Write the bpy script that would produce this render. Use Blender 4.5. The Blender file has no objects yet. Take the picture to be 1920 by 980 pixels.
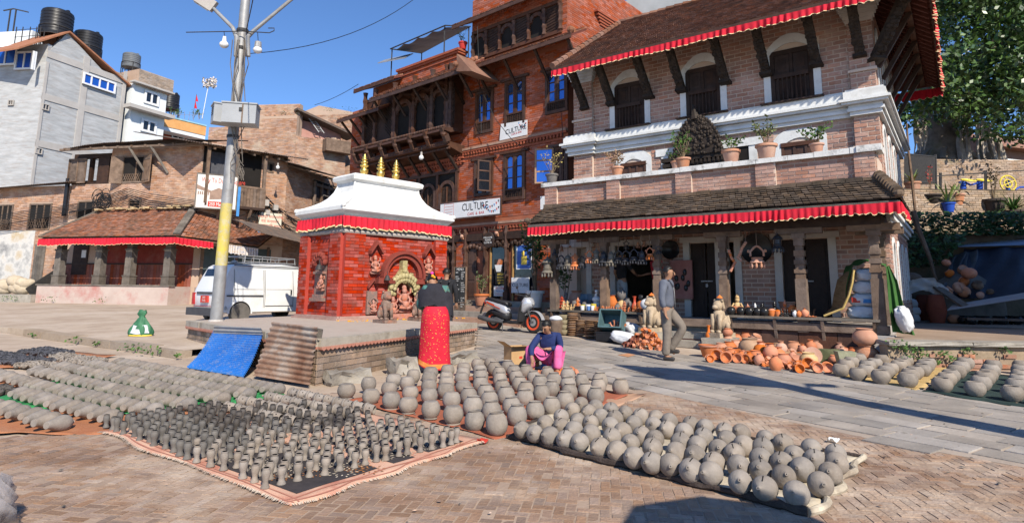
# Recreates a photographed pottery square; sections: camera and light, ground, buildings, shrine, hillside, pots, shop goods, vehicles, people, pole
import bpy,math,random
import numpy as np
from mathutils import Matrix,Vector
random.seed(7)
sc=bpy.context.scene
COL=sc.collection
R=math.radians
FPX,PCX,PCY=1132.67,960.0,372.32
HC=1.35
_p,_r=R(8.6229),R(.5907)
cp,sp,cr,sr=math.cos(_p),math.sin(_p),math.cos(_r),math.sin(_r)
RM=np.array([[cr,-sr,0],[sr,cr,0],[0,0,1]])@np.array([[1,0,0],[0,cp,sp],[0,-sp,cp]])@np.array([[1,0,0],[0,0,-1],[0,1,0]],float)
CAM=np.array([0,0,HC])
cam=bpy.data.objects.new('camera',bpy.data.cameras.new('camera'))
COL.objects.link(cam)
cam.data.sensor_width=36
cam.data.lens=FPX/1920*36
cam.data.shift_y=-(490-PCY)/1920
cam.data.clip_start=.05
cam.data.clip_end=2000
mw=Matrix.Identity(4)
for i in range(3):
 mw[i][0]=RM[0][i];mw[i][1]=-RM[1][i];mw[i][2]=-RM[2][i];mw[i][3]=CAM[i]
cam.matrix_world=mw
sc.camera=cam
SUN_EL=R(38.5)
SD=Vector((.375*math.cos(SUN_EL),-.927*math.cos(SUN_EL),math.sin(SUN_EL)))
w=bpy.data.worlds.new('World');sc.world=w;w.use_nodes=True
nt=w.node_tree;nt.nodes.clear()
sky=nt.nodes.new('ShaderNodeTexSky');sky.sky_type='NISHITA';sky.sun_disc=False
sky.sun_elevation=SUN_EL;sky.sun_rotation=math.atan2(SD.x,SD.y)
sky.altitude=1300;sky.air_density=1.0;sky.dust_density=0.;sky.ozone_density=9.
bg=nt.nodes.new('ShaderNodeBackground');bg.inputs[1].default_value=.138
wo=nt.nodes.new('ShaderNodeOutputWorld')
nt.links.new(sky.outputs[0],bg.inputs[0]);nt.links.new(bg.outputs[0],wo.inputs[0])
sun=bpy.data.objects.new('sun',bpy.data.lights.new('sun','SUN'));COL.objects.link(sun)
sun.data.energy=4.7;sun.data.angle=R(.5);sun.data.color=(1,.92,.79)
sun.rotation_euler=SD.to_track_quat('Z','Y').to_euler()
vs=sc.view_settings
vs.view_transform='Standard';vs.look='None';vs.gamma=1;vs.exposure=.42;vs.use_curve_mapping=False
try:
 sc.cycles.max_bounces=6;sc.cycles.diffuse_bounces=1;sc.cycles.transparent_max_bounces=6
except Exception:
 pass
def ray(x,y):
 return RM.T@np.array([(x-PCX)/FPX,(y-PCY)/FPX,1.])
def zg(x,y):
 t=max(y-8,0)
 return.03*t if t<14 else.42+.012*(t-14)
def G(x,y,z=None):
 d=ray(x,y);d=d/np.hypot(d[0],d[1])
 if z is not None:
  return CAM+d*((z-HC)/d[2])
 lo,hi=.5,300.
 for _ in range(50):
  m=(lo+hi)/2;q=CAM+d*m
  if q[2]>zg(q[0],q[1]):lo=m
  else:hi=m
 return CAM+d*lo
def proj(X):
 c=RM@(np.array(X,float)-CAM)
 return(PCX+FPX*c[0]/c[2],PCY+FPX*c[1]/c[2],c[2])if c[2]>.1 else(-999,-999,c[2])
class Fr:
 def __init__(s,U,o=(0,0,0),N=None):
  s.U=np.array([U[0],U[1],0.])/math.hypot(U[0],U[1]);s.N=np.array([-s.U[1],s.U[0],0.])if N is None else np.array(N,float)
  s.o=np.array(o,float)
  s.rot=Matrix(((s.U[0],s.N[0],0),(s.U[1],s.N[1],0),(0,0,1)))
 def p(s,u,v,z):return s.o+s.U*u+s.N*v+np.array([0,0,z])
 def q(s,x,y,v=0):
  d=ray(x,y);t=((s.o-CAM)@s.N+v)/(d@s.N)
  X=CAM+t*d-s.o
  return X@s.U,X[2]
 def uv(s,X):X=np.array(X)-s.o;return X@s.U,X@s.N,X[2]
W0=Fr((1,0))
class MB:
 def __init__(s):s.v=[];s.f=[]
 def add(s,vs,fs):
  b=len(s.v);s.v+=[tuple(map(float,p))for p in vs];s.f+=[tuple(i+b for i in f)for f in fs];return s
 def bx(s,F,u0,u1,v0,v1,z0,z1):
  P=[F.p(u,v,z)for z in(z0,z1)for v in(v0,v1)for u in(u0,u1)]
  return s.add(P,[(0,2,3,1),(4,5,7,6),(0,1,5,4),(2,6,7,3),(0,4,6,2),(1,3,7,5)])
 def box(s,c,d,rz=0,F=None):
  F=Fr((math.cos(rz),math.sin(rz)),c)if F is None else F
  return s.bx(F,-d[0]/2,d[0]/2,-d[1]/2,d[1]/2,-d[2]/2,d[2]/2)
 def beam(s,a,b,w,h=None,up=(0,0,1)):
  a=Vector(a);b=Vector(b);h=h or w;t=(b-a).normalized();x=t.cross(Vector(up))
  if x.length<1e-4:x=t.cross(Vector((1,0,0)))
  x.normalize();y=x.cross(t)
  P=[c+x*(i*w/2)+y*(j*h/2)for c in(a,b)for i,j in((-1,-1),(1,-1),(1,1),(-1,1))]
  return s.add(P,[(3,2,1,0),(4,5,6,7),(0,1,5,4),(1,2,6,5),(2,3,7,6),(3,0,4,7)])
 def tube(s,pts,r,n=8,cap=True):
  pts=[Vector(p)for p in pts];k=len(pts);r=r if hasattr(r,'__len__')else[r]*k
  x=None;P=[];b0=0
  for i,p in enumerate(pts):
   t=(pts[min(i+1,k-1)]-pts[max(i-1,0)])
   t=t.normalized()if t.length>1e-9 else Vector((0,0,1))
   if x is None:x=t.orthogonal().normalized()
   x=(x-t*x.dot(t));x=x.normalized()if x.length>1e-6 else t.orthogonal().normalized()
   y=t.cross(x)
   P+=[p+(x*math.cos(2*math.pi*j/n)+y*math.sin(2*math.pi*j/n))*r[i]for j in range(n)]
  fs=[(i*n+j,i*n+(j+1)%n,(i+1)*n+(j+1)%n,(i+1)*n+j)for i in range(k-1)for j in range(n)]
  if cap:fs+=[tuple(range(n-1,-1,-1)),tuple(range((k-1)*n,k*n))]
  return s.add(P,fs)
 def lathe(s,prof,n=16,o=(0,0,0),M=None,sx=1,sy=1):
  P=[]
  for r,z in prof:
   for j in range(n):
    a=2*math.pi*j/n
    q=Vector((r*math.cos(a)*sx,r*math.sin(a)*sy,z))
    if M is not None:q=M@q
    P.append(q+Vector(o))
  k=len(prof)
  fs=[(i*n+j,i*n+(j+1)%n,(i+1)*n+(j+1)%n,(i+1)*n+j)for i in range(k-1)for j in range(n)]
  if prof[0][0]>1e-4:fs.append(tuple(range(n-1,-1,-1)))
  if prof[-1][0]>1e-4:fs.append(tuple(range((k-1)*n,k*n)))
  return s.add(P,fs)
 def prism(s,F,poly,v0,v1):
  k=len(poly)
  P=[F.p(u,v0,z)for u,z in poly]+[F.p(u,v1,z)for u,z in poly]
  return s.add(P,[tuple(range(k)),tuple(range(2*k-1,k-1,-1))]+[(i,i+k,(i+1)%k+k,(i+1)%k)for i in range(k)])
 def prism_u(s,F,prof,u0,u1):
  k=len(prof)
  P=[F.p(u0,v,z)for v,z in prof]+[F.p(u1,v,z)for v,z in prof]
  return s.add(P,[tuple(range(k)),tuple(range(2*k-1,k-1,-1))]+[(i,i+k,(i+1)%k+k,(i+1)%k)for i in range(k)])
 def slab(s,poly,h):
  k=len(poly);P=[np.array(p,float)for p in poly];Q=[p-np.array([0,0,h])for p in P]
  return s.add(P+Q,[tuple(range(k)),tuple(range(2*k-1,k-1,-1))]+[(i,i+k,(i+1)%k+k,(i+1)%k)for i in range(k)])
 def grid(s,fn,nu,nv):
  P=[fn(i/nu,j/nv)for j in range(nv+1)for i in range(nu+1)]
  return s.add(P,[(j*(nu+1)+i,j*(nu+1)+i+1,(j+1)*(nu+1)+i+1,(j+1)*(nu+1)+i)for j in range(nv)for i in range(nu)])
 def ball(s,c,r,n=10,m=7,sc3=(1,1,1),M=None):
  prof=[(max(r*math.sin(math.pi*i/m),1e-5 if i in(0,m)else 0),-r*math.cos(math.pi*i/m))for i in range(m+1)]
  S=Matrix.Diagonal(sc3);S=(M@S)if M is not None else S
  return s.lathe(prof,n,c,S)
 def mesh(s,name,m,off=(0,0,0),smooth=False):
  me=bpy.data.meshes.new(name);o=np.array(off,float)
  V=(np.array(s.v)-o).tolist()if s.v else[]
  me.from_pydata(V,[],s.f)
  for mm in(m if isinstance(m,(list,tuple))else[m]):me.materials.append(mm)
  if smooth:
   me.polygons.foreach_set('use_smooth',[True]*len(me.polygons))
   if smooth!=2:
    try:me.set_sharp_from_angle(angle=R(40))
    except Exception:pass
  me.update()
  return me
 def build(s,name,m,parent=None,smooth=False,loc=None,kind=None,label=None,cat=None,group=None):
  off=wloc(parent)if parent is not None else np.array(loc if loc is not None else(0,0,0),float)
  l=np.array(loc,float)if(loc is not None and parent is not None)else None
  if l is not None:off=l
  o=bpy.data.objects.new(name,s.mesh(name,m,off,smooth));COL.objects.link(o)
  if parent is not None:
   o.parent=parent
   if l is not None:o.location=l-wloc(parent)
  else:o.location=off
  return tag(o,label,cat,group,kind)
def wloc(o):
 t=np.zeros(3)
 while o is not None:t+=np.array(o.location);o=o.parent
 return t
def tag(o,label=None,cat=None,group=None,kind=None):
 if label:o['label']=label
 if cat:o['category']=cat
 if group:o['group']=group
 if kind:o['kind']=kind
 return o
def thing(name,label,cat,loc=(0,0,0),group=None,rz=0):
 o=bpy.data.objects.new(name,None);COL.objects.link(o);o.empty_display_size=.2
 o.location=[float(a)for a in loc];o.rotation_euler.z=rz
 return tag(o,label,cat,group)
def kids(o):return[c for c in bpy.data.objects if c.parent==o]
def dup(o,loc,rz=0,scale=1,label=None,group=None,tree=None):
 r=o.copy();COL.objects.link(r);r.location=[float(a)for a in loc];r.rotation_euler=(0,0,rz)
 r.scale=(scale,)*3 if not hasattr(scale,'__len__')else scale
 if label:r['label']=label
 if group:r['group']=group
 for c,gs in(tree or()):
  k=c.copy();COL.objects.link(k);k.parent=r
  for g in gs:
   h=g.copy();COL.objects.link(h);h.parent=k
 return r
def tree_of(o):return[(c,kids(c))for c in kids(o)]
def text(s,size,m,parent,M,name='lettering',ext=.002,align='CENTER',sx=1.0):
 cu=bpy.data.curves.new(name,'FONT');cu.body=s;cu.size=size;cu.align_x=align;cu.align_y='CENTER';cu.extrude=ext
 cu.resolution_u=2
 cu.materials.append(m)
 tmp=bpy.data.objects.new(name,cu);COL.objects.link(tmp)
 me=bpy.data.meshes.new_from_object(tmp.evaluated_get(bpy.context.evaluated_depsgraph_get()))
 bpy.data.objects.remove(tmp);bpy.data.curves.remove(cu)
 if not me.materials:me.materials.append(m)
 o=bpy.data.objects.new(name,me);COL.objects.link(o)
 o.parent=parent
 M=M.copy();M.translation=Vector(M.translation)-Vector(wloc(parent))
 o.matrix_local=M@Matrix.Diagonal((sx,1,1,1))
 return o
def wallmat(F,u,v,z,tilt=0):
 o=F.p(u,v,z);U=Vector(F.U);Z=Vector((0,0,1));n=-Vector(F.N)
 m=Matrix.Identity(4)
 for i in range(3):m[i][0]=U[i];m[i][1]=Z[i];m[i][2]=n[i];m[i][3]=o[i]
 return m@Matrix.Rotation(tilt,4,'Z')
def ordn(i):
 o=['first','second','third','fourth','fifth','sixth','seventh','eighth','ninth','tenth','eleventh','twelfth','thirteenth','fourteenth','fifteenth','sixteenth','seventeenth','eighteenth','nineteenth','twentieth','twenty-first','twenty-second','twenty-third','twenty-fourth','twenty-fifth','twenty-sixth','twenty-seventh','twenty-eighth','twenty-ninth','thirtieth']
 return o[i]if i<len(o)else str(i+1)+'th'
rnd=random.uniform
MATS={}
def mat(name,cols,scale=3.,rough=.85,bump=.15,bscale=30.,metal=0.,isl=0.,stain=None,sscale=1.2,samt=.5,aniso=None,spec=.3,sheen=0,emit=None):
 if name in MATS:return MATS[name]
 m=bpy.data.materials.new(name);m.use_nodes=True;t=m.node_tree;N=t.nodes;L=t.links
 b=N['Principled BSDF'];b.inputs['Roughness'].default_value=rough;b.inputs['Metallic'].default_value=metal
 b.inputs['Specular IOR Level'].default_value=spec
 geo=N.new('ShaderNodeNewGeometry');src=geo.outputs['Position']
 if aniso:
  mp=N.new('ShaderNodeMapping');mp.inputs['Scale'].default_value=aniso;L.new(src,mp.inputs[0]);src=mp.outputs[0]
 nz=N.new('ShaderNodeTexNoise');nz.inputs['Scale'].default_value=scale;nz.inputs['Detail'].default_value=5;nz.inputs['Roughness'].default_value=.62
 L.new(src,nz.inputs['Vector'])
 rp=N.new('ShaderNodeValToRGB');e=rp.color_ramp.elements
 if len(cols)==1:cols=[tuple(c*.8 for c in cols[0]),tuple(min(c*1.2,1)for c in cols[0])]
 e[0].position=.3;e[0].color=(*cols[0],1);e[1].position=.7;e[1].color=(*cols[-1],1)
 for i,c in enumerate(cols[1:-1]):
  q=e.new(.3+.4*(i+1)/(len(cols)-1));q.color=(*c,1)
 L.new(nz.outputs['Fac'],rp.inputs[0]);out=rp.outputs[0]
 if isl:
  oi=N.new('ShaderNodeObjectInfo');ad=N.new('ShaderNodeMath');ad.operation='ADD'
  L.new(geo.outputs['Random Per Island'],ad.inputs[0]);L.new(oi.outputs['Random'],ad.inputs[1])
  fr=N.new('ShaderNodeMath');fr.operation='FRACT';L.new(ad.outputs[0],fr.inputs[0])
  mr=N.new('ShaderNodeMapRange');mr.inputs[3].default_value=1-isl;mr.inputs[4].default_value=1+isl*.7;L.new(fr.outputs[0],mr.inputs[0])
  hs=N.new('ShaderNodeHueSaturation');L.new(out,hs.inputs['Color']);L.new(mr.outputs[0],hs.inputs['Value'])
  m2=N.new('ShaderNodeMath');m2.operation='MULTIPLY';m2.inputs[1].default_value=7.31;L.new(fr.outputs[0],m2.inputs[0])
  f2=N.new('ShaderNodeMath');f2.operation='FRACT';L.new(m2.outputs[0],f2.inputs[0])
  mr2=N.new('ShaderNodeMapRange');mr2.inputs[3].default_value=.8;mr2.inputs[4].default_value=1.12;L.new(f2.outputs[0],mr2.inputs[0]);L.new(mr2.outputs[0],hs.inputs['Saturation'])
  out=hs.outputs[0]
 if stain:
  n2=N.new('ShaderNodeTexNoise');n2.inputs['Scale'].default_value=sscale;n2.inputs['Detail'].default_value=7;n2.inputs['Roughness'].default_value=.7
  L.new(src,n2.inputs['Vector'])
  r2=N.new('ShaderNodeMapRange');r2.inputs[1].default_value=.5;r2.inputs[2].default_value=.68;r2.inputs[4].default_value=samt;L.new(n2.outputs['Fac'],r2.inputs[0])
  mx=N.new('ShaderNodeMix');mx.data_type='RGBA';L.new(r2.outputs[0],mx.inputs[0]);L.new(out,mx.inputs[6]);mx.inputs[7].default_value=(*stain,1)
  out=mx.outputs[2]
 L.new(out,b.inputs['Base Color'])
 if bump:
  n3=N.new('ShaderNodeTexNoise');n3.inputs['Scale'].default_value=bscale;n3.inputs['Detail'].default_value=4
  L.new(src,n3.inputs['Vector'])
  bp=N.new('ShaderNodeBump');bp.inputs['Strength'].default_value=bump;bp.inputs['Distance'].default_value=.02
  L.new(n3.outputs['Fac'],bp.inputs['Height']);L.new(bp.outputs[0],b.inputs['Normal'])
 if emit:
  b.inputs['Emission Color'].default_value=(*emit[:3],1);b.inputs['Emission Strength'].default_value=emit[3]
 MATS[name]=m
 return m
def glass(name,col=(.02,.03,.05),rough=.05,spec=1.0):
 if name in MATS:return MATS[name]
 m=bpy.data.materials.new(name);m.use_nodes=True;b=m.node_tree.nodes['Principled BSDF']
 b.inputs['Base Color'].default_value=(*col,1);b.inputs['Roughness'].default_value=rough;b.inputs['Specular IOR Level'].default_value=spec
 MATS[name]=m
 return m
m_brickB=mat('brick_pink',[(.35,.175,.125),(.47,.265,.195)],2.5,.9,.3,60,isl=.2,stain=(.62,.45,.36),samt=.6,sscale=1.8)
m_mortarB=mat('mortar_pale',[(.56,.43,.34),(.66,.52,.42)],3,.95,.2,50)
m_brickA=mat('brick_red',[(.33,.075,.034),(.43,.115,.054)],2,.88,.25,60,isl=.22,stain=(.22,.075,.045),samt=.6,sscale=.8)
m_mortarA=mat('mortar_red',[(.30,.10,.055),(.38,.13,.07)],3,.95,.1)
m_brickC=mat('brick_old',[(.38,.20,.125),(.53,.325,.215)],2,.95,.3,50,isl=.22,stain=(.66,.5,.37),samt=.6,sscale=1.3)
m_mortarC=mat('mortar_old',[(.42,.30,.22),(.5,.36,.27)],2,.95,.2)
m_shrine=mat('brick_painted_red',[(.36,.035,.018),(.46,.055,.028)],3,.92,.5,45,isl=.22,stain=(.17,.065,.05),samt=.85,sscale=1.9,spec=.1)
m_shrinem=mat('mortar_painted_red',[(.36,.045,.03),(.42,.06,.04)],3,.85,.2)
m_white=mat('white_paint',[(.66,.66,.64),(.76,.76,.74)],2,.8,.2,30,stain=(.42,.40,.36),samt=.55,sscale=2.4)
m_whitedirt=mat('white_weathered',[(.62,.61,.58),(.74,.73,.70)],3,.9,.3,40,stain=(.09,.085,.08),samt=.9,sscale=4)
m_wood=mat('dark_wood',[(.026,.014,.010),(.058,.030,.019)],6,.7,.3,40,isl=.2)
m_woodblack=mat('black_carved_wood',[(.014,.010,.008),(.05,.034,.024)],8,.7,.5,45)
m_woodbrown=mat('brown_wood',[(.06,.027,.017),(.11,.051,.031)],5,.6,.3,40,isl=.2)
m_woodold=mat('weathered_wood',[(.13,.085,.058),(.25,.17,.12)],4,.85,.4,40,isl=.2,stain=(.05,.035,.028),samt=.6,sscale=3)
m_woodgrey=mat('grey_wood',[(.10,.085,.07),(.20,.17,.14)],4,.9,.4,40,isl=.25)
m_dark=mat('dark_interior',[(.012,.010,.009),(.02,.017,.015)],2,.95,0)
m_tileB=mat('roof_tile_brown',[(.16,.075,.05),(.27,.135,.085)],2,.95,.3,50,isl=.35,stain=(.06,.045,.035),samt=.6,sscale=1.2)
m_tileL=mat('roof_tile_mossy',[(.085,.062,.045),(.17,.115,.075)],3,.95,.4,50,isl=.4,stain=(.035,.03,.022),samt=.7,sscale=2)
m_tileC=mat('roof_tile_orange',[(.26,.105,.06),(.38,.17,.10)],2,.95,.3,50,isl=.35,stain=(.11,.085,.06),samt=.7,sscale=1.3)
m_cloth=mat('red_cloth',[(.50,.010,.024),(.66,.02,.045)],3,.85,.1,60,stain=(.40,.03,.04),samt=.6,sscale=1.2)
m_gold=mat('gold_fringe',[(.55,.36,.14),(.78,.66,.42)],20,.5,.2)
m_goldm=mat('gilded_metal',[(.75,.50,.12),(.9,.66,.2)],8,.32,.05,20,metal=.9)
m_stone=mat('grey_stone',[(.27,.24,.20),(.40,.36,.30)],5,.9,.4,30,isl=.15,stain=(.13,.11,.09),samt=.5,sscale=3)
m_plaster=mat('grey_plaster',[(.36,.33,.30),(.47,.43,.39)],3,.9,.2,30)
m_steel=mat('galvanised',[(.27,.27,.27),(.38,.375,.365)],4,.55,.1,30,metal=.35,stain=(.22,.19,.16),samt=.5,sscale=5)
m_black=mat('black_plastic',[(.012,.012,.014),(.022,.022,.025)],5,.4,.03)
m_rubber=mat('rubber',[(.02,.02,.02),(.035,.034,.033)],8,.85,.2)
m_iron=mat('dark_iron',[(.03,.03,.032),(.06,.055,.05)],10,.6,.1)
m_leaf=mat('leaf_green',[(.045,.10,.02),(.10,.19,.04)],3,.55,0,isl=.45)
m_leafd=mat('leaf_dark',[(.022,.06,.014),(.055,.115,.03)],3,.5,0,isl=.5)
m_stem=mat('stem_brown',[(.14,.10,.06),(.24,.18,.11)],9,.9,.2)
m_clay=mat('grey_clay',[(.215,.181,.15),(.30,.255,.212)],9,.85,.2,50,isl=.2,stain=(.36,.31,.26),samt=.5,sscale=11)
m_claydk=mat('damp_clay',[(.07,.06,.053),(.115,.10,.088)],9,.72,.12,60,isl=.15)
m_terra=mat('terracotta',[(.50,.15,.055),(.62,.215,.09)],6,.75,.1,50,isl=.16)
m_terrap=mat('terracotta_pale',[(.44,.20,.12),(.56,.29,.185)],4,.85,.15,50,isl=.14,stain=(.5,.36,.27),samt=.4,sscale=4)
m_blackpot=mat('black_glazed',[(.012,.012,.013),(.025,.024,.024)],6,.25,.03)
m_sky=glass('window_sky_glass',(.10,.23,.55),.06,1.0);m_sky.node_tree.nodes['Principled BSDF'].inputs['Metallic'].default_value=.85
m_dkglass=glass('window_dark_glass',(.012,.014,.02),.08,.8)
m_wire=mat('wire_black',[(.012,.012,.012),(.02,.02,.02)],5,.6,0)
def inpoly(x,y,poly):
 c=False;n=len(poly)
 for i in range(n):
  x1,y1=poly[i][:2];x2,y2=poly[(i+1)%n][:2]
  if(y1>y)!=(y2>y)and x<(x2-x1)*(y-y1)/(y2-y1)+x1:c=not c
 return c
m_ground=mat('dusty_ground',[(.36,.27,.195),(.46,.36,.27),(.53,.435,.345)],.7,.95,.25,25,stain=(.33,.245,.185),samt=.7,sscale=2.5)
m_pave=mat('paving_earth',[(.33,.23,.165),(.43,.32,.235)],1.6,.95,.3,30,stain=(.24,.165,.115),samt=.6,sscale=3)
m_pbrick=mat('paving_brick',[(.24,.142,.092),(.325,.21,.142),(.415,.305,.22)],1.1,.92,.5,45,isl=.22,stain=(.56,.445,.34),samt=.9,sscale=.55)
m_slab=mat('street_slab',[(.245,.217,.19),(.33,.29,.25),(.42,.37,.318)],1.5,.75,.3,30,isl=.2,stain=(.39,.34,.28),samt=.55,sscale=1.1)
m_joint=mat('street_sand',[(.36,.29,.23),(.43,.35,.28)],3,.95,.2)
mb=MB()
xs=[-400,-200,-100,-60]+list(np.arange(-40,41,2.))+[60,100,200,400]
ys=[-60,-20,-5]+list(np.arange(0,50,1.))+[55,70,90,150,250,500]
V=[(x,y,zg(x,y)-.02)for y in ys for x in xs];nx=len(xs)
mb.add(V,[(j*nx+i,j*nx+i+1,(j+1)*nx+i+1,(j+1)*nx+i)for j in range(len(ys)-1)for i in range(nx-1)])
ground=mb.build('ground',m_ground,smooth=2,kind='structure')
import bmesh
def sheet_poly(poly,dz,name,m,loc,cuts=9):
 bm=bmesh.new();bm.faces.new([bm.verts.new((x,y,0))for x,y in poly]);bmesh.ops.triangulate(bm,faces=bm.faces[:])
 for _ in range(6):
  es=[e for e in bm.edges if e.calc_length()>.8]
  if es:bmesh.ops.subdivide_edges(bm,edges=es,cuts=1);bmesh.ops.triangulate(bm,faces=bm.faces[:])
 for v in bm.verts:v.co.z=zg(v.co.x,v.co.y)+dz
 bmesh.ops.recalc_face_normals(bm,faces=bm.faces[:]);me=bpy.data.meshes.new(name);bmesh.ops.translate(bm,verts=bm.verts[:],vec=[-a for a in loc]);bm.to_mesh(me);bm.free();me.materials.append(m)
 o=bpy.data.objects.new(name,me);COL.objects.link(o);o.location=loc;return tag(o,kind='structure')
PLZ=[G(*q)[:2]for q in[(-250,850),(200,800),(640,735),(1000,735),(1212,731),(1387,771),(1570,810),(1666,831),(1925,878)]]+[(7.5,4.6),(6.5,1.4),(-5.5,1.4)]
plaza=sheet_poly(PLZ,.004,'brick_paving',m_pave,(0,5,0))
mats_px=[[(190,812),(555,950),(905,832),(660,755)],[(960,822),(1525,968),(1615,868),(1080,758)],[(-200,800),(130,815),(230,800),(690,760),(420,690),(-200,700)],[(640,740),(930,822),(1200,742),(990,690)]]
mats_w=[[G(*q)[:2]for q in m]for m in mats_px]
wl=.07;az=R(9);ca,sa=math.cos(az),math.sin(az)
cand=[]
for i in range(-90,90):
 for j in range(10,120):
  k=(i-j)%4
  if k not in(0,3):continue
  du,dv=(2,1)if k==0 else(1,2)
  u=(i+du/2)*wl;v=(j+dv/2)*wl
  x=u*ca+v*sa;y=-u*sa+v*ca
  if y<2.4 or not inpoly(x,y,PLZ):continue
  px,py,d=proj((x,y,0))
  if px<-150 or px>2100 or py>1120:continue
  if any(inpoly(x,y,m)for m in mats_w):continue
  cand.append((d,x,y,k,du,dv,-60<px<1980 and py<1000))
cand.sort(key=lambda c:c[0])
bme=MB().bx(W0,-wl+.006,wl-.006,-wl/2+.006,wl/2-.006,-.03,.006).mesh('brick',m_pbrick)
rest=MB();n=0
for d,x,y,k,du,dv,vis in cand:
 z=zg(x,y)+rnd(-.0015,.003);rz=-az+(0 if k==0 else math.pi/2)+rnd(-.05,.05)
 if rnd(0,1)<.015:z-=.012
 if vis and n<300:
  o=bpy.data.objects.new('brick',bme);COL.objects.link(o);o.parent=plaza
  o.location=(x,y-5,z);o.rotation_euler=(rnd(-.015,.015),rnd(-.015,.015),rz);o.scale=(rnd(.94,1.02),rnd(.92,1.02),1);n+=1
 else:
  F=Fr((math.cos(rz),math.sin(rz)),(x,y,z));a=wl*rnd(.90,.95);b=wl/2*rnd(.82,.92)
  rest.bx(F,-a,a,-b,b,-.03,.006+rnd(-.002,.002))
rest.build('brick_field',m_pbrick,plaza,kind='stuff')
e0,e1=G(1387,770),G(1900,869)
sd=(e0-e1)[:2];sd/=np.hypot(*sd)
SF=Fr((sd[0],sd[1]),(e1[0],e1[1],0),N=(sd[1],-sd[0],0))
if SF.N[1]<0:SF.N=-SF.N
STR=[G(*q)[:2]for q in[(890,668),(1212,731),(1387,771),(1570,810),(1666,831),(1925,878)]]+[(7.8,4.9),(11,8.5)]+[G(*q)[:2]for q in[(1925,757),(1745,733),(1570,704),(1318,672),(1160,650),(1040,628),(900,600)]]
street=sheet_poly(STR,.006,'street',m_joint,(3,9,.1))
sl=[]
cv=-4;row=0
while cv<12:
 hgt=rnd(.29,.38);cu=-6+rnd(0,.6)
 while cu<22:
  L_=rnd(.42,.74);u,v=cu+L_/2,cv+hgt/2
  X=SF.p(u,v,0)
  if inpoly(X[0],X[1],STR):
   px,py,d=proj((X[0],X[1],0));sl.append((d,u,v,L_,hgt,X,-60<px<1980))
  cu+=L_
 cv+=hgt
sl.sort(key=lambda c:c[0])
rest=MB();n=0
for d,u,v,L_,hgt,X,vis in sl:
 z=zg(X[0],X[1])+rnd(-.004,.005);zz=zg(X[0],X[1]+.5)-zg(X[0],X[1]);t=math.atan(zz/.5)
 mb2=MB();g=rnd(.006,.012)
 j=[rnd(-.008,.008)for _ in range(8)]
 P=[SF.p(u+su*(L_/2-g)+j[i],v+sv*(hgt/2-g)+j[i+4],0)for i,(su,sv)in enumerate(((-1,-1),(1,-1),(1,1),(-1,1)))]
 P=[(q[0],q[1],z+(q[1]-X[1])*math.tan(t)+.015)for q in P]
 if vis and n<300:
  MB().slab(P,.03).build('slab',m_slab,street,loc=(X[0],X[1],z));n+=1
 else:rest.slab(P,.03)
if rest.v:rest.build('slab_field',m_slab,street,kind='stuff')
kl=[G(*q)for q in[(-260,590),(-60,612),(30,622),(90,632),(150,640),(220,650),(290,660),(345,668)]]
bank=MB();top=[]
def kerbz(x,y):return zg(x,y)+.11
P=[(x,y,kerbz(x,y))for x,y,z in kl]+[(x,y,kerbz(x,y))for x,y in[(-4.5,13.0),(-2.0,15),(-3.5,22),(-5,24),(-14,30),(-45,42),(-60,30)]]
sheet_poly([p[:2]for p in P],.11,'raised_ground',m_ground,(-15,20,.3))
kerb=MB()
for a,b in zip(kl[:-1],kl[1:]):
 n=max(1,int(np.linalg.norm(b-a)/.9))
 for i in range(n):
  p=a+(b-a)*i/n;q=a+(b-a)*(i+1)/n;h=rnd(.12,.17)
  kerb.beam((p[0]+rnd(-.03,.03),p[1],zg(p[0],p[1])+h/2-.02),(q[0],q[1]+rnd(-.03,.03),zg(q[0],q[1])+h/2-.02),.3,h)
kerb.build('kerb',mat('kerb_stone',[(.34,.26,.19),(.44,.35,.26)],4,.95,.4,20,isl=.2),loc=kl[3],kind='structure')
def weed(x,y,s=.12,n=14,m=None,z=None):
 mb=MB();z=zg(x,y)if z is None else z
 for i in range(n):
  a=rnd(0,6.28);r=rnd(.1,1)*s;h=rnd(.2,1)*s;t=rnd(.015,.04)
  c=Vector((x+r*math.cos(a),y+r*math.sin(a),z+h));d=Vector((rnd(-1,1),rnd(-1,1),rnd(-.4,1))).normalized();e=d.orthogonal().normalized()*t*.6
  mb.add([c-d*t,c+e,c+d*t,c-e],[(0,1,2,3)])
 return mb
for i,(x,y)in enumerate([(65,629),(145,641),(188,645),(242,655),(276,660),(303,662),(337,668),(262,655)]):
 g=G(x,y+3)
 weed(g[0],g[1]-.1,.1 if i in(0,2,6)else.16,16).build('weed',m_leaf,loc=g,label='%s green weed from the left in the cracks of the low kerb'%['largest yellow','first','second','third','fifth','sixth','last','fourth'][i],cat='weed',group='weeds along the kerb')
pb=np.array([6.2,3.3,0])
t=thing('utility_pole','tall grey utility pole with a wide sign board beside the street','pole',pb)
MB().tube([pb,pb+(0,0,6.4)],[.22,.17],10).build('post',m_steel,t)
c1,c2=G(1185,684),G(1345,694);dd=(c2-c1);dd[2]=0;dd/=np.linalg.norm(dd)
tb=pb+np.array([0,0,0.])
MB().beam(tb+dd*-1.75+(0,0,5.35),tb+dd*.15+(0,0,5.3),.06,1.25).build('sign_board',m_steel,t)
MB().beam(tb+dd*.5+(0,0,5.1),tb+(0,0,4.5),.06).beam(tb+dd*.5+(0,0,5.1),tb+dd*.95+(0,0,5.2),.2,.08).build('lamp_arm',m_steel,t)
MB().tube([tb+dd*-2.2+(0,0,4.85),tb+dd*.1+(0,0,4.85)],.03).build('crossarm',m_steel,t)
ub=np.array([2.55,.45,0])
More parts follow.
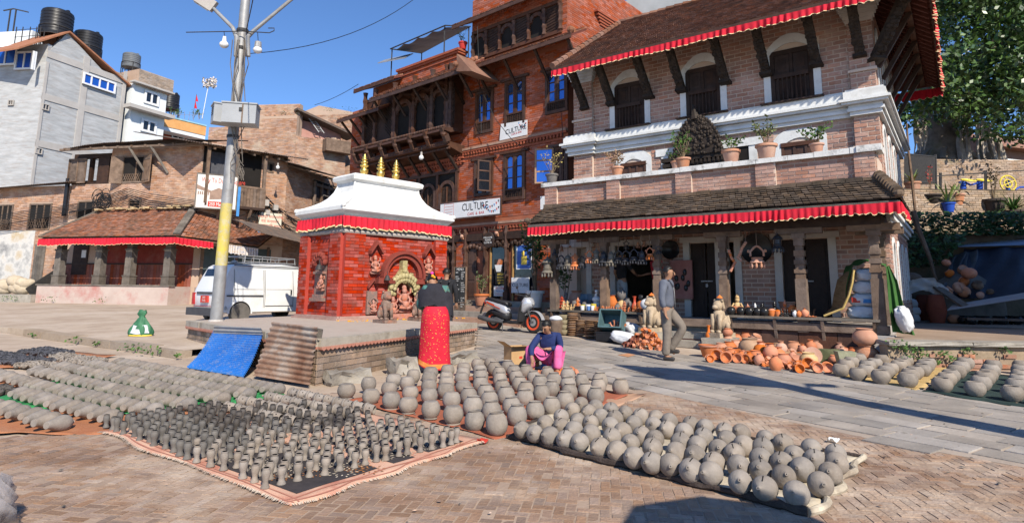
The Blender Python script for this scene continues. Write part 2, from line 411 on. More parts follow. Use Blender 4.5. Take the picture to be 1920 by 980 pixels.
t=thing('parasol','market parasol out of view, added to cast a shadow on the paving','parasol',ub)  # unseen parasol put here for its shadow on the near paving
MB().tube([ub,ub+(0,0,3.0)],.025).build('pole',m_woodgrey,t)
MB().lathe([(.7,2.7),(.4,2.9),(0.001,3.08)],8,ub).build('canopy',m_cloth,t)
def clip(rs,h):
 out=[]
 for(a,b,c,d)in rs:
  e,f,g,i=h
  if b<=e or a>=f or d<=g or c>=i:out.append((a,b,c,d));continue
  if a<e:out.append((a,e,c,d))
  if b>f:out.append((f,b,c,d))
 return out
def rects(u0,u1,z0,z1,L=.22,H=.068,g=.012,holes=(),arches=()):
 R_=[];k=0;z=z0
 while z<z1-.02:
  zt=min(z+H-g,z1);u=u0-(L/2 if k%2 else 0)
  while u<u1:
   a,b=max(u,u0),min(u+L-g,u1)
   if b-a>.02:
    rs=[(a,b,z,zt)]
    for h in holes:rs=clip(rs,h)
    for(cu,cz,rad)in arches:
     zz=(z+zt)/2-cz
     if-1e-6<zz<rad:w_=math.sqrt(rad*rad-zz*zz);rs=clip(rs,(cu-w_,cu+w_,z-1,zt+1))
    for(p,q,c,d)in rs:
     if q-p>.03:R_.append((p,q,c,d,abs(q-p-(L-g))<1e-4 and abs(d-c-(H-g))<1e-4))
   u+=L
  z+=H;k+=1
 return R_
def lay(parent,sets,m,n_obj=300,t=.012,name='brick',rest_name='brickwork',see=None):
 full=[];rest=[]
 for F,v,rs in sets:
  for r in rs:
   if r[4]and n_obj:
    px,py,d=proj(F.p((r[0]+r[1])/2,v,(r[2]+r[3])/2))
    ok=5<px<1915 and 5<py<975 and(see is None or see(px,py))
    full.append((0 if ok else 1,d,F,v,r))
   else:rest.append((F,v,r))
 full.sort(key=lambda c:c[:2])
 take=[f for f in full if f[0]==0][:n_obj];rest+=[(f[2],f[3],f[4])for f in full if f[0]or f not in take]if n_obj<0 else[]
 ids={id(f)for f in take}
 rest+=[(f[2],f[3],f[4])for f in full if id(f)not in ids]
 cache={};P0=wloc(parent)
 for _,d,F,v,r in take:
  a,h=(r[1]-r[0])/2,(r[3]-r[2])/2;key=(round(a,3),round(h,3))
  if key not in cache:cache[key]=MB().bx(W0,-a,a,-t,.02,-h,h).mesh(name,m)
  o=bpy.data.objects.new(name,cache[key]);COL.objects.link(o);o.parent=parent
  o.location=F.p((r[0]+r[1])/2,v+rnd(-.004,.003),(r[2]+r[3])/2)-P0
  o.rotation_euler=(0,rnd(-.008,.008),math.atan2(F.U[1],F.U[0])+rnd(-.01,.01))
 mb=MB()
 for F,v,r in rest:
  tt=t+rnd(-.004,.004);P=[F.p(u,vv,z)for vv in(v-tt,v+.005)for u,z in((r[0],r[2]),(r[1],r[2]),(r[1],r[3]),(r[0],r[3]))]
  mb.add(P,[(0,1,2,3),(1,5,6,2),(3,2,6,7),(0,3,7,4),(1,0,4,5)])
 if mb.v:mb.build(rest_name,m,parent,kind='stuff')
def tiles(A,B,C,D,tw,tl,th=.03,lift=.02):
 A,B,C,D=[np.array(p,float)for p in(A,B,C,D)];mb=MB()
 n=np.cross(B-A,D-A);n/=np.linalg.norm(n)
 if n[2]<0:n=-n
 sl=max(np.linalg.norm(D-A),np.linalg.norm(C-B));rows=max(1,int(sl/tl))
 for j in range(rows):
  f0,f1=j/rows,min((j+1.25)/rows,1.02)
  a,b=A+(D-A)*f0,B+(C-B)*f0;a1,b1=A+(D-A)*f1,B+(C-B)*f1
  k=max(1,int(np.linalg.norm(b-a)/tw))
  for i in range(k):
   s0,s1=(i+.04+rnd(-.03,.03))/k,(i+.96+rnd(-.03,.03))/k
   dz=rnd(-.006,.01);up0=n*(lift+th+dz);up1=n*(lift+dz*.5);sh=(a1-a)*rnd(-.12,.08)
   p0,p1,p2,p3=a+(b-a)*s0+sh,a+(b-a)*s1+sh,a1+(b1-a1)*s1,a1+(b1-a1)*s0
   mb.add([p0+up0,p1+up0,p2+up1,p3+up1,p0+up0-n*th,p1+up0-n*th,p2-n*.01,p3-n*.01],[(0,1,2,3),(4,5,1,0),(0,3,7,4),(1,5,6,2)])
 return mb
def frill(pts,h,amp=.025,pitch=.11,sag=.0,hem=.013):
 c,fr=MB(),MB()
 for a,b in zip(pts[:-1],pts[1:]):
  a=np.array(a,float);b=np.array(b,float);L=np.linalg.norm((b-a)[:2]);t=(b-a)/L;nrm=np.array([t[1],-t[0],0])
  n=max(8,int(L/pitch*6));P=[];Q=[];r_=random.Random(int(L*97));ks=[(r_.uniform(.25,1.1),r_.uniform(0,6.28))for _ in range(4)]
  for i in range(n+1):
   s=i/n*L;ph=2*math.pi*s/pitch+sum(1.5*math.sin(s*q*2.6/pitch*.11+o)for q,o in ks);wob=math.sin(s*1.7+1)*.8+math.sin(s*4.1)*.6
   base=a+t*s;hh=h*(1+.09*math.sin(s*2.3)+.06*math.sin(s*7.1+ph*.5))+.016*math.sin(ph);amp_=amp*(1+.5*math.sin(s*5.3)+.3*math.sin(s*13.1))
   for f,am in((0,.25),(.45,.75),(1,1.15)):
    P.append(base+nrm*(amp_*am*(math.sin(ph+wob)+.25*math.sin(2.3*ph)))+np.array([0,0,-hh*f])+t*(.01*math.sin(ph*1.3)*f))
   l=P[-1];Q+=[l+nrm*.004+np.array([0,0,.004]),l+nrm*.006+np.array([0,0,-hem])]
  c.add(P,[(i*3+j,i*3+3+j,i*3+4+j,i*3+1+j)for i in range(n)for j in(0,1)])
  fr.add(Q,[(2*i,2*i+2,2*i+3,2*i+1)for i in range(n)])
 return c,fr
def valance(parent,pts,h,name='valance',**k):
 c,f=frill(pts,h,**k)
 o=c.build(name,m_cloth,parent,smooth=2);f.build('fringe',m_gold,o)
 return o
def plant(o,h,w_,n,m1,stems=5,leaf=.05,up=.5,parent=None,sp=1.0):
 S,Lf=MB(),MB();o=Vector(o)
 for i in range(stems):
  a=rnd(0,6.28);tip=o+Vector((math.cos(a)*w_*rnd(.3,1),math.sin(a)*w_*rnd(.3,1),h*rnd(.6,1)))
  mid=(o+tip)/2+Vector((rnd(-.05,.05),rnd(-.05,.05),h*.1));S.tube([o,mid,tip],[.008,.006,.003],4)
  for j in range(n//stems):
   f=rnd(.25,1.05)**.8;c=o.lerp(mid,f*2)if f<.5 else mid.lerp(tip,f*2-1)
   d=Vector((rnd(-1,1),rnd(-1,1),rnd(-.3,1)*up*2)).normalized();e=d.cross(Vector((rnd(-1,1),rnd(-1,1),rnd(-1,1)))).normalized();l=leaf*rnd(.6,1.3)
   c=c+d*rnd(0,.05)*sp
   Lf.add([c,c+d*l*.5+e*l*.3,c+d*l,c+d*l*.5-e*l*.3],[(0,1,2,3)])
 return S,Lf
def pot_plant(loc,label,ph=.22,pr=.14,h=.45,w_=.3,n=120,ml=None,mp=None,stems=6,leaf=.05,name='potted_plant',group=None,up=.5):
 t=thing(name,label,'potted plant',loc,group)
 MB().lathe([(pr*.68,0),(pr*.72,.01),(pr*.95,ph*.82),(pr*1.1,ph*.83),(pr*1.1,ph),(pr*.92,ph),(pr*.85,ph*.85)],14,loc).build('pot',mp or m_terrap,t,smooth=True)
 S,L_=plant(np.array(loc)+(0,0,ph*.85),h,w_,n,None,stems,leaf,up)
 S.build('stem',m_stem,t);L_.build('foliage',ml or m_leaf,t)
 return t
def ring(F,cu,cz,r0,r1,v0,v1,a0,a1,n=16,mb=None):
 mb=mb or MB()
 for i in range(n):
  p,q=a0+(a1-a0)*i/n,a0+(a1-a0)*(i+1)/n
  mb.prism(F,[(cu+r*math.cos(t),cz+r*math.sin(t))for r,t in((r0,p),(r1,p),(r1,q),(r0,q))],v0,v1)
 return mb
BF=Fr((.8038,-.5949))
uL,uR,vF,vW,vB=-9.15,-1.22,14.0,15.6,21.3
SFr=Fr((.5949,.8038),BF.p(uR,vW,0))
def bq(x,y,v):return BF.q(x,y,v)
pot_house=thing('shop_house','pink brick shop house with red cloth under the eaves and pots for sale in front','house',BF.p(uL,vW,.2))
HB=pot_house
UPW=[(-7.97,-6.70),(-5.82,-4.56),(-3.63,-2.32)]
holes=[(a,b,5.95,7.45)for a,b in UPW]
arch=[((a+b)/2,7.12,.62)for a,b in UPW]
lowW=[(*bq(1155,300,vW),*bq(1222,300,vW)),(*bq(1450,250,vW),*bq(1550,250,vW))]
lowW=[(a[0],a[2])for a in lowW]
tor=(bq(1240,280,vW)[0],bq(1420,280,vW)[0])
holes+=[(a,b,3.5,5.2)for a,b in lowW]+[(tor[0],tor[1],3.5,5.1)]
holes+=[(uL-.1,uR+.1,5.36,5.95)]
wall=MB()
wall.bx(BF,uL,uR,vW,vW+.25,3.3,8.2)
sideH=[]
for k in range(4):
 c=.9+k*1.28
 sideH+=[(c-.36,c+.36,3.9,5.1),(c-.36,c+.36,1.2,2.4),(c-.36,c+.36,6.1,7.5)]
wall.bx(SFr,0.25,vB-vW,0,.25,.0,8.2)
wall.bx(BF,uL,uL+.25,vW+.25,vB,0,8.2).bx(BF,uL+.25,uR-.25,vB-.25,vB,0,8.2)
wo_=wall.build('wall',m_mortarB,HB)
rsU=rects(uL,uR,3.55,8.15,.285,.108,.026,holes,arch)
sideholes=sideH+[(-.1,6,5.36,5.95),(-.1,6,2.9,3.25)]
rsS=rects(.02,vB-vW,.3,8.1,.285,.108,.026,sideholes,[((a+b)/2,d-.1,.36)for a,b,c,d in sideH])
zp0,zp1=3.35,4.2
par=MB().bx(BF,-9.2,-1.19,vF+.02,vF+.26,zp0,zp1).bx(SFr,-1.33,-.02,.0,.22,zp0,zp1)
po=par.build('parapet',m_mortarB,HB)
rsP=rects(-9.2,-1.19,zp0+.02,zp1,.27,.086,.018)
pil=[(1024,1046),(1139,1163),(1268,1297),(1418,1455),(1604,1643)]
pset=[]
for a,b in pil:
 ua,ub_=bq(a,330,vF)[0],bq(b,320,vF)[0]
 pm=MB().bx(BF,ua,ub_,vF-.06,vF+.018,zp0+.02,zp1).build('pilaster',m_mortarB,HB)
 pset.append((BF,vF-.06,rects(ua,ub_,zp0+.02,zp1,.27,.086,.018)))
cap_prof=[(0,.0),(.10,.05),(.12,.14),(.18,.18),(.20,.30),(.26,.33),(.26,.45)]
for a,b in((1090,1112),(1599,1645)):
 ua,ub_=bq(a,190,vW)[0],bq(b,140,vW)[0]
 if a<1200:ua=uL
 else:ub_=uR+.02
 MB().bx(BF,ua,ub_,vW-.1,vW-.001,3.5,8.1).build('pilaster',m_mortarB,HB)
 pset.append((BF,vW-.1,rects(ua,ub_,3.6,5.36,.285,.108,.026)+rects(ua,ub_,5.97,7.62,.285,.108,.026)))
 cm=MB()
 for i in range(6):
  e=.03+.035*i
  cm.bx(BF,ua-e,ub_+e,vW-.12-e,vW-.002,7.62+.085*i,7.62+.085*(i+1))
 cm.build('capital',m_white if a<1200 else mat('capital_pale',[(.62,.55,.48),(.7,.63,.56)],3,.9,.1),HB)
 for zz in(4.62,6.42):
  MB().bx(BF,ua-.04,ub_+.04,vW-.15,vW-.02,zz,zz+.06).build('band',m_mortarB,HB)
lay(wo_,[(BF,vW,rsU),(SFr,0,rsS),(BF,vF+.02,rsP)]+pset,m_brickB,300)
def cornice(F,u0,u1,v,z0,parts,name,m,step=0):
 mb=MB()
 for a,b,e in parts:mb.bx(F,u0-e*step,u1+e,v-e,v+.01,z0+a,z0+b)
 return mb.build(name,m,HB)
CP=[(0,.09,.10),(.09,.16,.15),(.16,.24,.12),(.245,.30,.24),(.30,.36,.29),(.36,.55,.20),(.55,.60,.16)]
cornice(BF,uL-.02,uR,vW,5.38,CP,'cornice',m_white)
cornice(BF,bq(1599,140,vW)[0],uR,vW-.1,5.382,CP,'cornice',m_white,1)
cornice(BF,uL-.06,bq(1112,190,vW)[0],vW-.1,5.382,CP,'cornice',m_white,1)
cornice(SFr,-.11,vB-vW,0.0,5.379,CP,'cornice',m_white)
cornice(SFr,-.02,vB-vW,0.0,2.94,[(0,.08,.06),(.08,.2,.12),(.2,.28,.18)],'cornice',m_white)
for k,(a,b)in enumerate(UPW):
 c=(a+b)/2;w2=(b-a)/2;iw=w2-.165
 fr=MB().bx(BF,a,c-iw,vW-.035,vW+.02,5.99,7.3).bx(BF,c+iw,b,vW-.035,vW+.02,5.99,7.3)
 n=12
 for i in range(n):
  t0,t1=-1+2*i/n,-1+2*(i+1)/n
  top=lambda t_:7.3+.46*(1-t_*t_)
  bot=lambda t_:7.3+.22*(1-(t_*w2/iw)**2)if abs(t_*w2)<iw else 7.3
  fr.prism(BF,[(c+t0*w2,bot(t0)-(.0 if abs(t0*w2)<iw else.12)),(c+t1*w2,bot(t1)-(.0 if abs(t1*w2)<iw else.12)),(c+t1*w2,top(t1)),(c+t0*w2,top(t0))],vW-.034,vW+.019)
 win=fr.build('window',m_white,HB,loc=BF.p(c,vW,5.98))
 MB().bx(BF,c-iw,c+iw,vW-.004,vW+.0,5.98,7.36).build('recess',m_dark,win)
 f=MB().bx(BF,c-iw,c-iw+.1,vW-.03,vW+.01,5.98,7.36).bx(BF,c+iw-.1,c+iw,vW-.03,vW+.01,5.98,7.36).bx(BF,c-iw+.1,c+iw-.1,vW-.028,vW+.01,7.24,7.36)
 f.bx(BF,c-.04,c+.04,vW-.024,vW+.01,6.0,7.24)
 f.build('frame',m_wood,win)
 for s in(-1,1):
  sh=MB().bx(BF,c+s*.05 if s>0 else c-iw+.11,c+iw-.11 if s>0 else c-.05,vW-.014,vW-.005,6.0,7.23)
  x0,x1=sorted((c+s*.12,c+s*(iw-.18)))
  for z0,z1 in((6.1,6.5),(6.58,6.8),(6.86,7.15)):
   sh.bx(BF,x0,x1,vW-.022,vW-.014,z0,z1)
  sh.build('shutter',m_wood,win)
 rail=MB().bx(BF,c-iw+.1,c+iw-.1,vW-.10,vW-.04,6.62,6.72).build('rail',m_wood,win)
 for i in range(7):
  u=c-iw+.18+i*(2*iw-.36)/6
  MB().tube([BF.p(u,vW-.07,6.0),BF.p(u,vW-.07,6.15),BF.p(u,vW-.07,6.35),BF.p(u,vW-.07,6.62)],[.016,.028,.016,.02],6).build('baluster',m_wood,win)
 MB().bx(BF,a-.06,b+.06,vW-.27,vW-.05,5.965,6.0).build('sill',m_wood,win)
for a,b in lowW:
 c=(a+b)/2;w2=(b-a)/2;fr=MB();n=10
 zt=5.08
 fr.bx(BF,a,a+.16,vW-.03,vW+.02,3.5,zt-.2).bx(BF,b-.16,b,vW-.03,vW+.02,3.5,zt-.2)
 for i in range(n):
  t0,t1=-1+2*i/n,-1+2*(i+1)/n;top=lambda t_:zt+.22*(1-t_**4)
  bot=lambda t_:zt-.2+(.2*(1-(t_*w2/(w2-.16))**2)if abs(t_)*w2<w2-.16 else 0)
  fr.prism(BF,[(c+t0*w2,bot(t0)),(c+t1*w2,bot(t1)),(c+t1*w2,top(t1)),(c+t0*w2,top(t0))],vW-.03,vW+.02)
 win=fr.build('window',m_white,HB,loc=BF.p(c,vW,3.6))
 MB().bx(BF,a+.17,b-.17,vW-.006,vW+.01,3.5,zt-.14).build('shutter',m_woodbrown,win)
 g=MB().bx(BF,a+.16,b-.16,vW-.05,vW-.006,zt-.2,zt-.1)
 for i in(0,1,2,3):g.bx(BF,a+.17+i*(b-a-.4)/3,a+.23+i*(b-a-.4)/3,vW-.03,vW-.007,3.5,zt-.2)
 g.build('frame',m_woodbrown,win)
c=-5.3
win=MB().bx(BF,tor[0],tor[0]+.2,vW-.03,vW,3.5,5.04).bx(BF,tor[1]-.2,tor[1],vW-.03,vW,3.5,5.04).bx(BF,tor[0]-.15,tor[1]+.15,vW-.05,vW,5.04,5.24).build('window',m_white,HB,loc=BF.p(c,vW,3.6))
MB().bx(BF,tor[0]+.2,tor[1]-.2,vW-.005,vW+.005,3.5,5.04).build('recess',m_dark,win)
f=MB()
for i in range(4):f.bx(BF,c-.75-.08*i,c+.75+.08*i,vW-.12-.05*i,vW-.006,4.3+.12*i,4.4+.12*i)
f.bx(BF,c-1.0,c+1.0,vW-.3,vW-.05,4.80,4.91)
for i in range(14):f.bx(BF,c-.72+i*.11,c-.66+i*.11,vW-.3,vW-.2,4.7,4.79)
f.build('frame',m_woodblack,win)
tr=MB()
hw,hh=.60,1.02
for k in range(9):
 f0,f1=k/9,(k+1)/9;ww=lambda f_:hw*math.sqrt(max(0,1-f_**1.35))+.02
 tr.prism(BF,[(c-ww(f0),4.91+hh*f0),(c+ww(f0),4.91+hh*f0),(c+ww(f1),4.91+hh*f1),(c-ww(f1),4.91+hh*f1)],vW-.34,vW-.24)
for i in range(190):
 f_=rnd(0,1);ww=hw*math.sqrt(max(0,1-f_**1.35));x=rnd(-1,1)*ww;s=rnd(.025,.06)
 tr.ball(BF.p(c+x,vW-.34,4.91+hh*f_),s,6,4,(1,1,1))
for i in range(26):
 a=math.pi*i/25;tr.ball(BF.p(c+math.cos(a)*(hw+.03),vW-.3,4.93+math.sin(a)**1.25*(hh-.02)),.06,6,4)
tr.tube([BF.p(c-.02,vW-.3,4.91+hh-.08),BF.p(c-.04,vW-.3,4.91+hh+.1),BF.p(c-.07,vW-.3,4.91+hh+.34)],[.13,.09,.02],7)
tr.build('carved_tympanum',m_woodblack,win)
MB().bx(BF,-9.15,uR,vF+.27,vW,3.3,3.48).build('balcony_floor',m_plaster,HB)
cop=MB();u=-9.28
while u<-1.15:
 du=min(rnd(.5,.8),-1.12-u);cop.bx(BF,u,u+du-.008,vF-.1+rnd(-.01,.01),vF+.36,zp1+.003,zp1+.12+rnd(-.012,.012));u+=du
cop.bx(BF,-1.52,-1.08,vF-.14,vF+.38,zp1+.004,zp1+.14).bx(SFr,-1.2,.02,-.1,.3,zp1-.5,zp1-.38)
cop.build('coping',m_whitedirt,HB)
ev,ez=14.35,7.74
eL,eR,eB=-9.2,-.05,22.4
rv,rz_=18.35,10.6
E1,E2,E3=BF.p(eL,ev,ez+.05),BF.p(eR,ev,ez+.05),BF.p(eR,eB,ez+.05)
R1_,R2_=BF.p(-8.95,rv,rz_),BF.p(eR-3.4,rv,rz_)
ro=MB().add([E1,E2,R2_,R1_],[(0,1,2,3)]).add([E2,E3,R2_],[(0,1,2)]).add([E3,BF.p(eL,eB,ez),R1_,R2_],[(0,1,2,3)])
ro.add([p-np.array([0,0,.06])for p in(E1,E2,R2_,R1_)],[(3,2,1,0)]).add([p-np.array([0,0,.06])for p in(E2,E3,R2_)],[(2,1,0)])
roof=ro.build('roof',mat('eave_board',[(.075,.022,.016),(.12,.04,.026)],5,.8,.3,40),HB)
tiles(E1,E2,R2_,R1_,.125,.12,.035).build('tile_field',m_tileB,roof,kind='stuff')
tiles(E2,E3,R2_,R2_+.001,.125,.12,.035).build('tile_field',m_tileB,roof,kind='stuff')
hp=MB()
for p,q in((E2,R2_),(R1_,R2_),(E1,R1_)):
 n=int(np.linalg.norm(q-p)/.28)
 for i in range(n):
  a=p+(q-p)*i/n;b=p+(q-p)*(i+1.1)/n;hp.tube([a+(0,0,.1),b+(0,0,.08)],[.1,.085],7)
hp.build('ridge_tiles',m_tileB,roof,kind='stuff')
fas=MB().bx(BF,eL,eR,ev-.03,ev+.02,ez-.06,ez+.06).bx(BF,eR-.02,eR+.03,ev+.02,eB,ez-.06,ez+.06)
fas.bx(BF,eL+.1,eR-.1,ev+.3,ev+.42,ez+.0,ez+.12).bx(BF,eR-.5,eR-.38,ev+.42,eB-.3,ez+.02,ez+.14)
fas.build('fascia',m_woodbrown,roof)
m_raf=mat('rafter_red',[(.10,.03,.02),(.16,.05,.035)],5,.8,.2)
for i in range(30):
 u=-9.0+i*.31
 if u>-.4:break
 MB().beam(BF.p(u,ev+.05,ez-.03),BF.p(u,vW+.05,ez+.82),.09,.1).build('rafter',m_raf,roof)
for i in range(24):
 v=ev+.35+i*.33
 MB().beam(BF.p(eR-.05,v,ez-.03),BF.p(uR-.05,v,ez+.82),.09,.1).build('rafter',m_raf,roof)
valance(roof,[BF.p(eL,ev-.05,ez-.02),BF.p(eR+.05,ev-.05,ez-.02)],.17,amp=.03,pitch=.16)
valance(roof,[BF.p(eR+.05,ev-.05,ez-.02),BF.p(eR+.05,eB,ez-.02)],.22,amp=.03,pitch=.16)
valance(roof,[BF.p(eR+.05,eB,ez-.02),BF.p(eR-3,eB,ez-.02)],.26,amp=.03,pitch=.16)
def strut(a,b,w_,parent,m,name='strut',carve=True):
 a=Vector(a);b=Vector(b);mb=MB().beam(a,b,w_,w_*.8)
 d=b-a;hor=Vector((d.x,d.y,0)).normalized()
 if carve:
  for i in range(16):
   f=(i+.5)/16;c=a+d*f+hor*(-.02);x=hor.cross(Vector((0,0,1)))
   for s in(-1,1):mb.ball(c+hor*w_*.35*rnd(.4,1)+x*s*w_*.38*rnd(.4,1.1)-Vector((0,0,w_*.25)),w_*rnd(.22,.4),6,4)
  mb.beam(a-d.normalized()*.02-Vector((0,0,.0)),a-Vector((0,0,.09)),w_*1.5,w_*1.5)
 return mb.build(name,m,parent)
for x,y in[(1098,208),(1147,198),(1217,185),(1278,172),(1360,155),(1437,140),(1531,122),(1613,106)]:
 u,z=bq(x,y,vW-.1)
 strut(BF.p(u,vW-.1,6.83),BF.p(u-.02,ev+.36,ez+.02),.19,roof,m_woodblack)
strut(BF.p(uR+.05,vW-.08,6.7),BF.p(eR-.4,ev+.4,ez+.02),.2,roof,m_woodblack)
for k in range(6):
 v=vW+.35+k*1.0
 strut(BF.p(uR+.06,v,6.6),BF.p(eR-.42,v,ez+.03),.12,roof,m_wood,carve=False)
for a,b,z0,z1 in sideH:
 n=8;c=(a+b)/2;w2=(b-a)/2;fr=MB().bx(SFr,a,a+.12,-.035,.01,z0,z1-.1).bx(SFr,b-.12,b,-.035,.01,z0,z1-.1)
 ring(SFr,c,z1-.1,w2-.12,w2,-.035,.01,0,math.pi,10,fr)
 win=fr.build('window',m_white,HB,loc=SFr.p(c,0,z0))
 sh=MB().bx(SFr,a+.12,b-.12,-.01,.01,z0,z1-.1);ring(SFr,c,z1-.1,0,w2-.12,-.01,.01,0,math.pi,6,sh)
 sh.build('shutter',m_wood,win)
lv,lz=13.3,3.12
L1,L2=BF.p(-9.32,lv,lz),BF.p(-.82,lv,lz)
T1,T2=BF.p(-9.22,vF+.0,3.62),BF.p(-1.2,vF,3.62)
L3=BF.p(-.82,vW+.1,lz);T3=BF.p(-1.2,vW+.1,3.62)
lr=MB().add([L1,L2,T2,T1],[(0,1,2,3)]).add([L2,L3,T3,T2],[(0,1,2,3)])
for q in([L1,L2,T2,T1],[L2,L3,T3,T2]):lr.add([p-np.array([0,0,.07])for p in q],[(3,2,1,0)])
lroof=lr.build('lower_roof',m_woodblack,HB)
tiles(L1,L2,T2,T1,.135,.10,.035).build('tile_field',m_tileL,lroof,kind='stuff')
tiles(L2,L3,T3,T2,.135,.10,.035).build('tile_field',m_tileL,lroof,kind='stuff')
hp=MB()
for k in range(9):
 a=L2+(T2-L2)*(k/9.);b=L2+(T2-L2)*((k+1.15)/9.);hp.tube([a+(0,0,.13),b+(0,0,.09)],[.11,.09],8)
hp.ball(L2+(0,0,.1),.1,8,5,(1,1,.8))
u=-9.2
while u<-1.3:hp.bx(BF,u,u+.3,vF-.10,vF+.015,3.6,3.68+rnd(0,.03));u+=.31
hp.ball(L1+(0,0,.1),.09,8,5,(1,1,.8))
hp.build('ridge_tiles',m_tileL,lroof,kind='stuff')
MB().bx(BF,-9.3,-.84,lv+.0,lv+.05,lz-.2,lz-.02).bx(BF,-.87,-.82,lv+.05,vW,lz-.2,lz-.02).build('fascia',m_woodgrey,lroof)
valance(lroof,[BF.p(-9.3,lv-.04,lz-.1),BF.p(-.8,lv-.04,lz-.06)],.2,amp=.022,pitch=.13)
valance(lroof,[BF.p(-.79,lv-.04,lz-.06),BF.p(-.79,vW-.1,lz-.06)],.2,amp=.022,pitch=.13)
MB().bx(BF,-9.2,-1.2,vF-.1,vF+.1,2.72,2.92).bx(BF,-9.2,-1.2,vF-.14,vF+.14,2.921,3.05).bx(BF,-1.42,-1.22,vF+.1,vW,2.72,2.92).build('beam',m_wood,HB)
POSTU=[-1.35,-2.73,-4.34,-5.93,-7.37,-8.89]
def carved_post(F,u,v,z0,z1,w_,parent,m):
 mb=MB().bx(F,u-w_/2,u+w_/2,v-w_/2,v+w_/2,z0,z1-.95)
 zz=z1-.95
 for wf,h in((.85,.12),(1.05,.08),(.8,.1),(1.0,.1),(.75,.08),(.95,.12),(.7,.1),(.9,.15)):
  a=w_*wf/2;mb.bx(F,u-a,u+a,v-a,v+a,zz+.001,zz+h);zz+=h
 mb.bx(F,u-w_*.6,u+w_*.6,v-w_*.55,v+w_*.55,zz+.001,z1)
 mb.bx(F,u-w_*2.2,u+w_*2.2,v-w_*.4,v+w_*.4,z1,z1+.14)
 return mb.build('post',m,parent)
for i,u in enumerate(POSTU):carved_post(BF,u,vF,.55,2.6,.21 if i<2 else.19,HB,m_woodold)
carved_post(BF,-1.33,vF+.9,.55,2.6,.2,HB,m_woodold)
MB().bx(BF,-9.2,-1.22,vF+.12,vW,.1,.72).bx(BF,-9.2,-1.22,vW,vB-.3,.1,.6).build('arcade_floor',m_plaster,HB)
MB().bx(BF,-9.2,-1.22,vF+.14,vW,2.93,2.97).bx(BF,-9.2,-1.22,vW+.01,vB-.3,2.93,2.97).build('arcade_ceiling',m_wood,HB)
MB().bx(BF,-9.3,-1.2,vF-.12,vF+.118,.58,.74).build('edge_beam',m_woodold,HB)
st=MB().bx(BF,-1.7,-1.12,vF-.28,vF+.3,-.1,.56).build('plinth_stone',m_plaster,HB)
DO=[(bq(1154,500,vW)[0],bq(1225,500,vW)[0]),(bq(1294,500,vW)[0],bq(1346,500,vW)[0]+.1),(bq(1362,500,vW)[0]-.1,bq(1378,500,vW)[0]),(bq(1467,500,vW)[0],bq(1555,500,vW)[0]),(bq(1048,500,vW)[0]-.1,bq(1100,500,vW)[0])]
DO.sort()
gw=MB();edges=[uL]+[x for d in DO for x in d]+[uR-.001];zd=2.62
hs_=[]
for a,b in zip(edges[::2],edges[1::2]):gw.bx(BF,a,b,vW+.02,vW+.24,.5,2.93)
for a,b in DO:gw.bx(BF,a,b,vW+.021,vW+.239,zd,2.93);hs_.append((a-.17,b+.17,.5,zd+.14))
gwo=gw.build('ground_floor_wall',m_mortarB,HB)
lay(gwo,[(BF,vW+.02,rects(uL,uR,.74,2.9,.285,.108,.026,hs_))],m_brickB,0)
m_doorw=mat('door_dark',[(.02,.012,.009),(.035,.02,.014)],6,.6,.2)
for a,b in DO:
 d=MB().bx(BF,a-.17,a,vW-.03,vW+.1,.72,zd+.02).bx(BF,b,b+.17,vW-.03,vW+.1,.72,zd+.02).bx(BF,a-.25,b+.25,vW-.04,vW+.1,zd+.021,zd+.16).build('door',mat('white_dusty',[(.50,.46,.42),(.60,.56,.51)],3,.9,.1),HB,loc=BF.p((a+b)/2,vW,.74))
 if b-a>.5 and a>DO[1][0]+.1:
  c=(a+b)/2
  for x0,x1 in((a,c-.01),(c+.01,b)):
   lf=MB().bx(BF,x0+.01,x1-.01,vW+.07,vW+.11,.73,zd)
   for z0,z1 in((.85,1.3),(1.4,1.9),(2.0,2.5)):lf.bx(BF,x0+.08,x1-.08,vW+.055,vW+.07,z0,z1)
   lf.build('door_leaf',m_doorw,d)
  MB().bx(BF,c-.15,c+.15,vW+.04,vW+.06,1.62,1.65).bx(BF,c-.03,c+.03,vW+.03,vW+.06,1.48,1.57).build('bolt',m_steel,d)
for a,b in((-9.15,-6.0),(-4.3,-1.75)):
 u=a
 while u<b-.1:
  e=min(u+rnd(.5,.9),b);MB().bx(BF,u+.006,e-.006,vF-.06,vF-.02+rnd(-.01,.01),.14,.58).build('front_board',m_woodbrown,HB);u=e
u0,u1=-6.05,-4.3
for k in range(3):
 z1=.60-.165*(k+1)+.02;v0=vF-.14-.36*(k+1)
 uu=u0
 while uu<u1-.05:
  e=min(uu+rnd(.55,.8),u1);MB().bx(BF,uu+.004,e-.004,v0,vF-.13,z1-.13,z1+rnd(-.006,.006)).build('step_stone',m_stone,HB);uu=e
 MB().bx(BF,u0+.03,u1-.03,v0+.03,vF-.13,z1-.185,z1-.131).build('step_riser',mat('riser_red',[(.33,.10,.07),(.4,.18,.12)],6,.9,.2),HB)
AF=Fr((.751,-.660),(1.72,18.72,0))
def aq(x,y,v=0):return AF.q(x,y,v)
HA=thing('cafe_house','red brick house with carved wooden windows and a cafe sign across its front','house',AF.p(-6,0,.4))
A0,A1=-12.0,.05
ARt=Fr((.660,.751),AF.p(A1,0,0))
wa=MB().bx(AF,A0,-4.38,0,9,.2,9.3).bx(AF,-4.379,A1,0,9,.2,12.2).build('wall',m_mortarA,HA)
def rect_px(x0,y0,x1,y1,v=0):
 xm=(x0+x1)/2;return(aq(x0,(y0+y1)/2,v)[0],aq(x1,(y0+y1)/2,v)[0],aq(xm,y1,v)[1],aq(xm,y0,v)[1])
